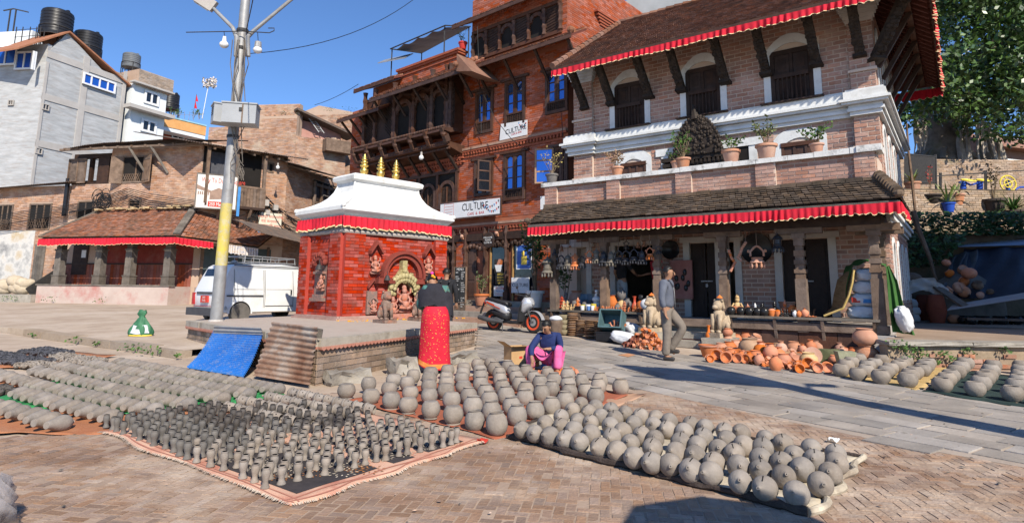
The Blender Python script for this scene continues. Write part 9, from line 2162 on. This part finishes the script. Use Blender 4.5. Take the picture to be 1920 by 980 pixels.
P.wear('jacket',[((0,0,.92),(.185,.145),None),((0,0,1.05),(.175,.14),0),((0,-.005,1.22),(.18,.135),1),((0,0,1.36),(.17,.115),2),((0,-.02,1.45),(.075,.07),3),('shL',.085,3),('elL',.066,5),((.235,-.04,.95),.05,6),('shR',.085,3),('elR',.066,8),((-.236,-.01,.94),.05,9)],m_jack)
P.wear('trousers',[((0,0,.97),(.16,.125),None),((0,0,.90),(.165,.13),0),('hpL',.115,1),('knL',.09,2),((.11,-.05,.25),.075,3),((.11,-.02,.16),.07,4),('hpR',.115,1),('knR',.088,6),((-.10,.01,.2),.078,7),((-.10,.02,.08),.082,8)],m_kh)
b=MB();b.tube([(-.06,-.07,1.47),(-.045,-.115,1.40),(0,-.135,1.33)],[.018,.014,.008],6).tube([(.06,-.07,1.47),(.045,-.115,1.40),(0,-.135,1.33)],[.018,.014,.008],6);P.mb('collar',b,m_jack);MB_=MB().tube([(0,-.138,1.33),(0,-.15,1.2),(0,-.155,.95)],.006,5);P.mb('zip',MB_,m_steel);shoes(P,m_shoe)
g=G(813,695);yaw=R(180+12)
J=dict(pelvis=(0,.06,.86),chest=(0,-.06,1.19),neck=(.03,-.15,1.33),head=(.05,-.22,1.42),face=(.3,-1,-.5),shL=(.165,-.08,1.30),elL=(.25,-.14,1.04),wrL=(.14,-.34,.95),shR=(-.165,-.08,1.30),elR=(-.25,-.12,1.04),wrR=(-.18,-.34,.98),hpL=(.09,.05,.82),knL=(.10,0,.45),anL=(.10,.04,.08),toL=(.11,-.12,.03),hpR=(-.09,.05,.82),knR=(-.10,-.04,.45),anR=(-.10,0,.08),toR=(-.10,-.16,.03))
P=Person(g,yaw,'woman seen from behind in a red patterned wrap skirt and dark shawl at the shrine',J);P.face('top')
P.wear('blouse',[((0,.03,.98),(.165,.13),None),((0,-.03,1.12),(.165,.125),0),((0,-.07,1.26),(.15,.105),1),('shL',.08,2),('elL',.072,3),((.19,-.26,.99),.055,4),('shR',.08,2),('elR',.072,6),((-.21,-.24,1.0),.055,7)],mat('blouse_teal',[(.03,.10,.09),(.07,.19,.17),(.13,.11,.03)],22,.85,.1))
sk=MB();n=40
prof=[(1.02,.165,.14,.045),(.96,.20,.175,.05),(.86,.225,.20,.055),(.70,.232,.205,.05),(.5,.235,.20,.04),(.3,.238,.20,.03),(.12,.25,.205,.03),(.04,.255,.205,.03)]
P_=[]
for z,rx,ry,cy_ in prof:
 for i in range(n):
  a=2*math.pi*i/n;fo=1+(.03*math.sin(5*a+z*3)+.02*math.sin(11*a))*(1.05-z);tw=.03*max(0,.5-z)*(1 if math.cos(a)<0 else 0);P_.append((rx*math.cos(a)*fo-tw,cy_+ry*math.sin(a)*fo,z+(.10*max(0,math.cos(a+.4))if z<.15 else 0)))
sk.add(P_,[(j*n+i,(j+1)*n+i,(j+1)*n+(i+1)%n,j*n+(i+1)%n)for j in range(len(prof)-1)for i in range(n)])
m_sari=mat('skirt_red',[(.52,.012,.028),(.64,.022,.045)],5,.8,.7,7);so=P.mb('skirt',sk,m_sari)
dt=MB();m_gp=mat('skirt_gold_print',[(.66,.30,.05),(.75,.42,.10)],20,.7,0)
def sk_at(a,z,off=.004):
 for(z0,x0,y0,c0),(z1,x1,y1,c1)in zip(prof[1:],prof):
  if z0<=z<=z1:
   t=(z-z0)/(z1-z0);rx,ry,cy_=x0+(x1-x0)*t+off,y0+(y1-y0)*t+off,c0+(c1-c0)*t;fo=1+(.03*math.sin(5*a+z*3)+.02*math.sin(11*a))*(1.05-z);return Vector((rx*math.cos(a)*fo,cy_+ry*math.sin(a)*fo,z))
 return None
for k in range(420):
 a,z=rnd(0,6.28),rnd(.14,.98);p=sk_at(a,z);q,r_=sk_at(a+.055,z),sk_at(a,z+.012)
 if p is None or q is None or r_ is None:continue
 s=rnd(.3,.75);u_=(q-p)*s;v_=Vector((0,0,.013*s));dt.add([p-u_,p+v_,p+u_,p-v_],[(0,1,2,3)])
P.mb('gold_print',dt,m_gp,False)['kind']='stuff'
bd=MB();n2=40;Q=[]
for i in range(n2+1):
 a=2*math.pi*i/n2
 for z in(.06,.13):zz=z+(.10*max(0,math.cos(a+.4))if True else 0)*.9;q=sk_at(a,min(zz,.9),.007);Q.append(q)
bd.add(Q,[(2*i,2*i+2,2*i+3,2*i+1)for i in range(n2)]);P.mb('hem_band',bd,mat('hem_orange',[(.62,.16,.03),(.7,.30,.08)],30,.75,.1))
sh=MB()
def shawl(s,t):
 a=math.pi*(-.12+1.24*s);z=1.39-.34*t**1.3;r_=.075+.185*min(1,t*2.2)**.7+.014*math.sin(14*s+3*t)
 left=max(0,-math.cos(a));return(r_*1.0*math.cos(a)+.02-.03*t*left*2,-.11+r_*.72*math.sin(a)+.05*t,z-.05*abs(math.cos(a))*t-.16*t*left*t)
sh.grid(shawl,36,12);P.mb('shawl',sh,mat('shawl_black',[(.016,.015,.02),(.034,.032,.04)],5,.85,.8,8))
b=MB().tube([(-.20,.0,.92),(-.22,-.06,.6),(-.2,-.05,.55)],[.03,.035,.01],7);P.mb('tied_end',b,m_sari)
hd=P.J['head'];b=MB().ball(hd+Vector((.0,.09,.09)),.028,8,6).ball(hd+Vector((-.03,.085,.07)),.022,8,6);P.mb('flower',b,MATS['marigold']);P.mb('hair_bow',MB().ball(hd+Vector((.01,.07,.14)),.025,8,5,(1.2,.6,1)),mat('pink_bow',[(.75,.05,.3)],5,.6,0));shoes(P,mat('sandal',[(.25,.12,.08)],6,.7,0))
g=G(1034,699);g=np.array([g[0],g[1]+.16,g[2]]);yaw=R(-14)
J=dict(pelvis=(0,.10,.24),chest=(-.02,-.08,.56),neck=(-.03,-.15,.71),head=(-.05,-.215,.81),face=(-.45,-1,-.55),shL=(.16,-.10,.65),elL=(.23,-.25,.46),wrL=(.02,-.40,.44),hdL=(-.06,-.42,.44),shR=(-.19,-.12,.64),elR=(-.30,-.33,.45),wrR=(-.26,-.47,.27),hdR=(-.24,-.50,.2),hpL=(.10,.06,.23),knL=(.20,-.32,.47),anL=(.18,-.33,.08),toL=(.19,-.46,.03),hpR=(-.10,.06,.23),knR=(-.36,-.26,.45),anR=(-.30,-.30,.08),toR=(-.33,-.43,.03))
P=Person(g,yaw,'woman in a navy cardigan and pink trousers squatting over an orange bucket',J);P.o.scale=(.88,)*3;P.face('bun')
P.wear('cardigan',[((0,.08,.27),(.18,.15),None),((-.01,0,.42),(.175,.135),0),((-.02,-.09,.58),(.165,.11),1),((-.03,-.125,.66),(.09,.08),2),('shL',.08,2),('elL',.063,4),((.06,-.38,.445),.042,5),('shR',.08,2),('elR',.063,7),((-.265,-.45,.3),.044,8)],mat('cardigan_navy',[(.012,.022,.085),(.025,.04,.13)],6,.9,.7,10))
P.wear('trousers',[((0,.12,.26),(.17,.15),None),('hpL',.12,0),((.16,-.2,.40),.105,1),('knL',.085,2),((.19,-.33,.26),.085,3),((.18,-.33,.08),.085,4),('hpR',.12,0),((-.26,-.15,.38),.105,6),('knR',.085,7),((-.33,-.29,.26),.085,8),((-.30,-.30,.08),.085,9)],mat('trousers_pink',[(.62,.08,.24),(.72,.16,.36)],5,.8,.8,8))
lapf=lambda s,t:(-.34+.5*s,-.30-.06*math.sin(math.pi*s)+.16*t-.02,.46-.20*math.sin(math.pi*s)*(1-t*.3)+.02*math.sin(9*s))
P.mb('lap_cloth',MB().grid(lapf,14,6),MATS['trousers_pink']);P.mb('blouse_front',MB().ball((-.035,-.15,.625),.04,10,8,(.8,.6,1.3)),mat('blouse_peach',[(.55,.25,.14)],5,.8,.1));shoes(P,MATS['sandal'])
MB().box((g[0]+.02,g[1]+.12,g[2]+.06),(.3,.22,.1),yaw).build('stool',m_inkblue,None,loc=(g[0],g[1],g[2]),label='low blue stool under the squatting woman',cat='stool')
Y_=14.6;gx=gpt(836,560,Y_);gz_=gpt(836,503,Y_)[2]-1.70;yaw=R(180-6)
J=dict(pelvis=(0,0,.93),chest=(0,0,1.27),neck=(0,-.01,1.46),head=(0,-.02,1.59),shL=(.19,0,1.39),elL=(.25,.02,1.12),wrL=(.24,-.04,.88),shR=(-.19,0,1.39),elR=(-.25,.02,1.12),wrR=(-.25,-.04,.88),hpL=(.1,0,.9),knL=(.1,-.04,.48),anL=(.1,.06,.08),toL=(.1,-.08,.03),hpR=(-.1,0,.9),knR=(-.1,0,.48),anR=(-.1,.02,.08),toR=(-.1,-.13,.03))
m_bk=mat('black_cotton',[(.012,.012,.014),(.026,.026,.03)],6,.9,.2,20);m_dkt=mat('dark_trousers',[(.02,.02,.024),(.04,.04,.045)],6,.9,.2,20)
def std(P,top,bottom,sleeves=1.0):
 e={q:P.J['sh'+q].lerp(P.J['el'+q],.75)if sleeves<1 else P.J['wr'+q]for q in 'LR'}
 ch=[((0,0,.92),(.175,.13),None),((0,0,1.08),(.165,.13),0),((0,0,1.24),(.175,.125),1),((0,0,1.37),(.16,.105),2),('shL',.08,3)]
 if sleeves<1:ch+=[(e['L'],.062,4),('shR',.08,3),(e['R'],.062,6)]
 else:ch+=[('elL',.06,4),(e['L'],.045,5),('shR',.08,3),('elR',.06,7),(e['R'],.045,8)]
 P.wear('shirt',ch,top);P.wear('trousers',[((0,0,.97),(.155,.12),None),((0,0,.9),(.16,.125),0),('hpL',.11,1),('knL',.082,2),('anL',.07,3),('hpR',.11,1),('knR',.082,5),('anR',.07,6)],bottom);shoes(P,m_shoe)
P=Person((gx[0],gx[1],gz_),yaw,'young man in black with a dark backpack walking away toward the cafe',J);P.face();std(P,m_bk,m_dkt)
bp_=P.wear('backpack',[((0,.18,.98),(.15,.10),None),((0,.20,1.15),(.165,.11),0),((0,.18,1.34),(.13,.08),1)],mat('backpack_black',[(.014,.014,.016),(.03,.03,.034)],8,.45,.2,30))
for q in(-1,1):P.mb('strap',MB().tube([(q*.1,.16,1.36),(q*.12,.02,1.47),(q*.13,-.12,1.34),(q*.14,-.1,1.1)],.022,6),MATS['backpack_black'])
P.mb('pocket',MB().box((0,.31,1.06),(.22,.03,.18)),MATS['backpack_black'],False)
u=bq(1166,520,15.15)[0];q=BF.p(u,15.15,.73);J1=dict(J,wrR=(-.05,-.5,1.05),elR=(-.24,-.24,1.12),elL=(.24,.06,1.12),wrL=(.2,-.06,.95),hdR=(.0,-.6,1.03))
P=Person(q,R(28)+math.pi/2,'shopkeeper in a black shirt and pale jeans reaching out behind the hanging bells',J1);P.face();std(P,m_bk,mat('jeans_pale',[(.26,.31,.34),(.36,.41,.44)],5,.85,.2,20),.5)
u=bq(1231,510,15.1)[0];q=BF.p(u,15.1,.73);P=Person(q,R(-75),'customer in a red shirt standing behind the porch post',dict(J,wrR=(-.15,-.32,1.05)));P.face();std(P,mat('shirt_red',[(.40,.02,.03),(.5,.04,.05)],5,.85,.2,20),m_dkt,.5)
b=G(1002,687);t=thing('bucket','dented orange bucket with clay slip beside the squatting woman','bucket',b);MB().lathe([(.001,.02),(.075,0),(.08,.01),(.095,.2),(.10,.205),(.09,.205),(.085,.12),(.001,.11)],18,b).build('body',mat('bucket_orange',[(.60,.17,.04),(.7,.28,.10)],9,.6,.2,20),t,smooth=True);MB().tube([b+(.10*math.cos(a),-.03-.08*math.sin(a),.17-.09*math.sin(a))for a in np.linspace(0,math.pi,10)],.006,5).build('handle',m_black,t)
b=G(969,685);rz=R(28);t=thing('cardboard_box','open cardboard box with its flaps spread beside the squatting woman','box',b);F=Fr((math.cos(rz),math.sin(rz)),b);m_cb=mat('cardboard',[(.46,.28,.13),(.56,.36,.18)],4,.85,.1);w2,d2,h2=.18,.14,.33
for nm,a in(('side',(-w2,w2,-d2,-d2+.008,0,h2)),('side',(-w2,w2,d2-.008,d2,0,h2)),('side',(-w2,-w2+.008,-d2+.009,d2-.009,0,h2)),('side',(w2-.008,w2,-d2+.009,d2-.009,0,h2)),('base',(-w2+.009,w2-.009,-d2+.009,d2-.009,0,.01))):MB().bx(F,*a).build(nm,m_cb,t)
for P4_ in([(-w2,-d2),(w2,-d2),(w2+.02,-d2-.1),(-w2-.02,-d2-.12),.02],[(-w2,d2),(-w2,-d2),(-w2-.14,-d2+.01),(-w2-.14,d2),.09],[(w2,-d2),(w2,d2),(w2+.10,d2),(w2+.10,-d2),-.09]):dz=P4_[4];MB().add([F.p(*P4_[0],h2),F.p(*P4_[1],h2),F.p(*P4_[2],h2+dz),F.p(*P4_[3],h2+dz)]+[F.p(*P4_[0],h2-.006),F.p(*P4_[1],h2-.006),F.p(*P4_[2],h2+dz-.006),F.p(*P4_[3],h2+dz-.006)],[(0,1,2,3),(7,6,5,4),(2,6,7,3)]).build('flap',m_cb,t)
MB().bx(F,-.03,.03,-d2-.002,-d2,.13,.17).build('red_print',m_inkred,t)
for i in range(26):x,y=rnd(985,1082),rnd(696,706);p=G(x,y);place('dish',me_d,(p[0],p[1],zg(p[0],p[1])+.03),(rnd(-1,1),rnd(-1,1),0),rnd(.04,.06),'wet red clay dish lying by the squatting woman','clay dish','wet red dishes by the squatting woman')
pb_=G(405,603,PZ);Yp=pb_[1];tp_=gpt(463,-30,Yp)
lp=thing('street_lamp','tall galvanised street lamp pole with two arms and grey meter boxes','street lamp',pb_)
at_y=lambda y:pb_+(tp_-pb_)*((603-y)/633.)
MB().tube([pb_-(0,0,.02),at_y(505)],[.125,.122],14).build('pole',m_steel,lp,smooth=True);MB().tube([at_y(504.9),at_y(394)],[.1215,.118],14).build('yellow_band',mat('pole_yellow',[(.42,.36,.16),(.62,.48,.07)],5,.6,.2,stain=(.45,.44,.42),samt=.7,sscale=6),lp,smooth=True);MB().tube([at_y(393.9),at_y(240),at_y(-30)],[.1175,.112,.10],14).build('pole',m_steel,lp,smooth=True)
MB().tube([pb_-(0,0,.02),pb_+(0,0,.05)],[.17,.14],14).build('foot',m_plaster,lp)
gy=lambda x,y,d=0:gpt(x,y,Yp+d)
for a in([(443,106),(444,70),(436,52),(394,10)],[(465,106),(464,70),(476,58),(512,28),(560,-12)]):MB().tube([gy(*q,-.12)for q in a],[.055,.055,.045,.04,.04][:len(a)],9).build('arm',m_steel,lp,smooth=True)
F=Fr((1,0),(0,0,0));a,b=gy(368,-8,-.12),gy(402,14,-.12)
hd=MB().beam(a,b,.26,.10,up=(0,1,0)).build('lamp_head',m_plaster,lp);MB().beam(a+(b-a)*.1+(-.03,0,-.05),a+(b-a)*.85+(-.03,0,-.05),.2,.02,up=(0,1,0)).build('lens',m_whitedirt,hd)
MB().tube([gy(349,61,-.2),gy(455,59,-.2),gy(505,62,-.2),gy(514,58,-.2),gy(514,53,-.2),gy(503,53,-.2)],.012,5).build('crossbar',m_iron,lp)
for x,y,r_,nm in((420,84,.085,'left white'),(483,94,.085,'right yellowish')):
 p=gy(x,y,-.2);t=thing('light_bulb',nm+' bulb hanging from the crossbar of the street lamp','light bulb',p);MB().ball(p,r_,12,8,(1.15,1.15,.95)).build('globe',m_white if x<450 else m_banner,t,smooth=True);MB().tube([p+(0,0,r_*.7),p+(0,0,r_*2.2)],[.05 if x<450 else.08,.035 if x<450 else.07],10).build('socket',m_white if x<450 else m_steel,t);MB().tube([p+(0,0,r_*2.2),gy(x,60,-.2)],.008,4).build('cord',m_wire,t)
mbx=mat('box_grey',[(.30,.31,.32),(.36,.37,.38)],2,.5,.1,20)
for x0,y0,w_,h_,d_,rz,nm in((452,217,.68,.42,.42,R(12),'front'),(415,216,.36,.40,.36,R(35),'rear')):
 p=gy(x0,y0,-.33 if nm=='front' else-.1);F=Fr((math.cos(rz),math.sin(rz)),p);o=MB().bx(F,-w_/2,w_/2,-d_/2,d_/2,-h_/2,h_/2).bx(F,-w_/2-.02,w_/2+.02,-d_/2-.02,d_/2+.02,h_/2,h_/2+.03).build('meter_box',mbx,lp)
 lv=MB()
 for k in range(4):lv.bx(F,-w_/2-.008,-w_/2-.0,-.1,.1,-.02+.05*k,.0+.05*k)
 lv.build('vent',m_iron,o)
 if nm=='front':MB().bx(F,w_*.08,w_*.12,-d_/2-.012,-d_/2,-h_/2,h_/2).build('strap',m_woodold,o);MB().bx(F,.0,.06,-d_/2-.03,-d_/2,.05,.12).build('lock',m_iron,o)
wr=MB();rr=random.Random(5)
for k in range(7):x=447+rr.uniform(-14,14);wr.tube([gy(x+rr.uniform(-6,6)+(455-447)*(300-y)/300.*.6,y,-.15-rr.uniform(0,.1))for y in(75,120,150,190)],.010,4)
for k in range(5):wr.tube([gy(437+rr.uniform(-5,22),y,-.2)for y in(238,280,305,330+rr.uniform(-25,10))],.010,4)
c=gy(450,325,-.2)
for k in range(4):wr.tube([c+(.09*math.cos(a+k)*(1-.1*k),0,.11*math.sin(a)+.02*k)for a in np.linspace(0,6.3,12)],.009,4)
wr.build('cable',m_woodgrey,lp)
for y in(65,100,270):MB().lathe([(.13,-.03),(.13,.03)],12,at_y(y)).build('clamp',m_iron,lp)
def wire(pts,lab,r_=.012):MB().tube(pts,r_,4).build('overhead_wire',m_wire,None,loc=pts[0],label=lab,cat='wire')
def span(a,b,sag,n=14):return[a+(b-a)*f+np.array([0,0,-sag*4*f*(1-f)])for f in np.linspace(0,1,n)]
wire(span(gy(466,101,0),gpt(790,-12,22),.5),'long thin wire running from the lamp pole up over the red brick house')
wire(span(gy(462,55,0),gpt(478,-20,10),.05),'short wire rising steeply from the lamp pole')
wire(span(gpt(590,197,30),AF.p(aq(672,158,-.2)[0],-.2,aq(672,158,-.2)[1]),.1),'thin wire between the ruined house and the red brick house')
for(xa,ya,xb,yb,lab)in((895,50,903,250,'black drain wire down the left of the red brick house front'),(1052,210,1058,285,'thin pale wire by the open blue window')):
 wire([AF.p(aq(xa+(xb-xa)*f,ya+(yb-ya)*f,-.6)[0],-.6,aq(xa+(xb-xa)*f,ya+(yb-ya)*f,-.6)[1])for f in np.linspace(0,1,8)],lab)
wire([AF.p(aq(x,y,-.5)[0],-.5,aq(x,y,-.5)[1])for x,y in((888,135),(905,175),(930,225),(960,262),(1000,290))],'slack black wire crossing the upper windows of the red brick house')
def tin(pxt,zt_,pxb,m,lab,bend=0,amp=.015,pitch=.088):
 a,b=[FL_.p(*(lambda q:(q[0],-.1,q[1]))(FL_.q(*q_,-.1)))for q_ in pxt];d,c=G(*pxb[0]),G(*pxb[1]);d[2]=zg(d[0],d[1])+.03;c[2]=zg(c[0],c[1])+.03
 L_=np.linalg.norm(d-a);n=int(L_/pitch*6);nr=np.cross(b-a,d-a);nr/=np.linalg.norm(nr);nr=nr if nr[1]<0 else-nr
 f=lambda s,t:(a*(1-s)+b*s)*(1-t)+(d*(1-s)+c*s)*t+nr*(amp*math.sin(2*math.pi*t*L_/pitch))-np.array([0,0,bend*math.sin(math.pi*t)**1.0])
 return MB().grid(f,10,n).grid(lambda s,t:f(s,t)-nr*.004,10,n).build('corrugated_sheet',m,None,2,a,None,lab,'tin sheet')
m_tblue=mat('tin_blue',[(.02,.15,.50),(.035,.21,.62)],2,.5,.1,20,stain=(.35,.36,.38),samt=.5,sscale=9)
tin(((400,621),(493,625)),.72,((350,691),(456,709)),m_tblue,'bright blue corrugated sheet leaning on the left of the platform',.07)
corrugated(*[FL_.p(*(lambda q:(q[0],-.13,q[1]))(FL_.q(*q_,-.13)))for q_ in((400,624),(402,610),(490,614),(493,627))],.07,.008,8).build('tin_strip',mat('tin_grey',[(.25,.24,.23),(.36,.34,.32)],3,.6,.1,20),None,loc=G(445,616,.75),label='narrow strip of grey tin above the blue sheet',cat='tin sheet')
tin(((511,603),(596,613)),.80,((474,708),(580,726)),mat('tin_rust',[(.17,.075,.04),(.30,.19,.13),(.44,.39,.33)],2.2,.75,.15,20,stain=(.20,.085,.04),samt=1.,sscale=1.5),'rust-streaked corrugated sheet leaning on the near corner of the platform',.02)
a,b=G(600,616,.78),G(584,714);b[2]+=.02;MB().beam(a,b,.09,.02,up=(0,1,0)).build('board',m_woodgrey,None,loc=b,label='grey wooden board on edge beside the rusty corrugated sheet',cat='board')
li=MB();l2=MB()
for i in range(520):
 x,y=rnd(-4,6.5),rnd(3.2,12)
 if any(inpoly(x,y,m)for m in mats_w):continue
 s=rnd(.006,.022)*(1 if i%9 else 1.8);z=zg(x,y)+.020;a=rnd(0,6.28);d=Vector((math.cos(a),math.sin(a),0))*s;e=Vector((-d.y,d.x,0))*rnd(.25,.8);h=Vector((0,0,s*rnd(.1,.5)))
 c=Vector((x,y,z));(li if i%3 else l2).add([c-d,c-e,c+d,c+e,c+h],[(0,1,4),(1,2,4),(2,3,4),(3,0,4)])
li.build('litter',mat('clay_crumbs',[(.30,.17,.11),(.45,.33,.25)],30,.9,0,isl=.4),loc=(1,7,0),kind='stuff',label='clay crumbs and grit scattered over the paving',cat='grit');l2.build('litter',mat('dark_crumbs',[(.08,.07,.06),(.2,.17,.14)],30,.9,0,isl=.4),loc=(1,7,0),kind='stuff',label='dark specks scattered over the paving',cat='grit')
for x,y,lab in((1562,831,'white paper scrap lying right of the money pots'),(905,833,'small red and white scrap by the corner of the carpet')):
 g=G(x,y);c=Vector(g)+Vector((0,0,.02));MB().grid(lambda s,t:c+Vector(((s-.5)*.10,(t-.5)*.06,.02*math.sin(7*s+5*t)+.015)),6,4).build('paper_scrap',m_paper if x>1000 else m_inkred,None,2,g,None,lab,'scrap')
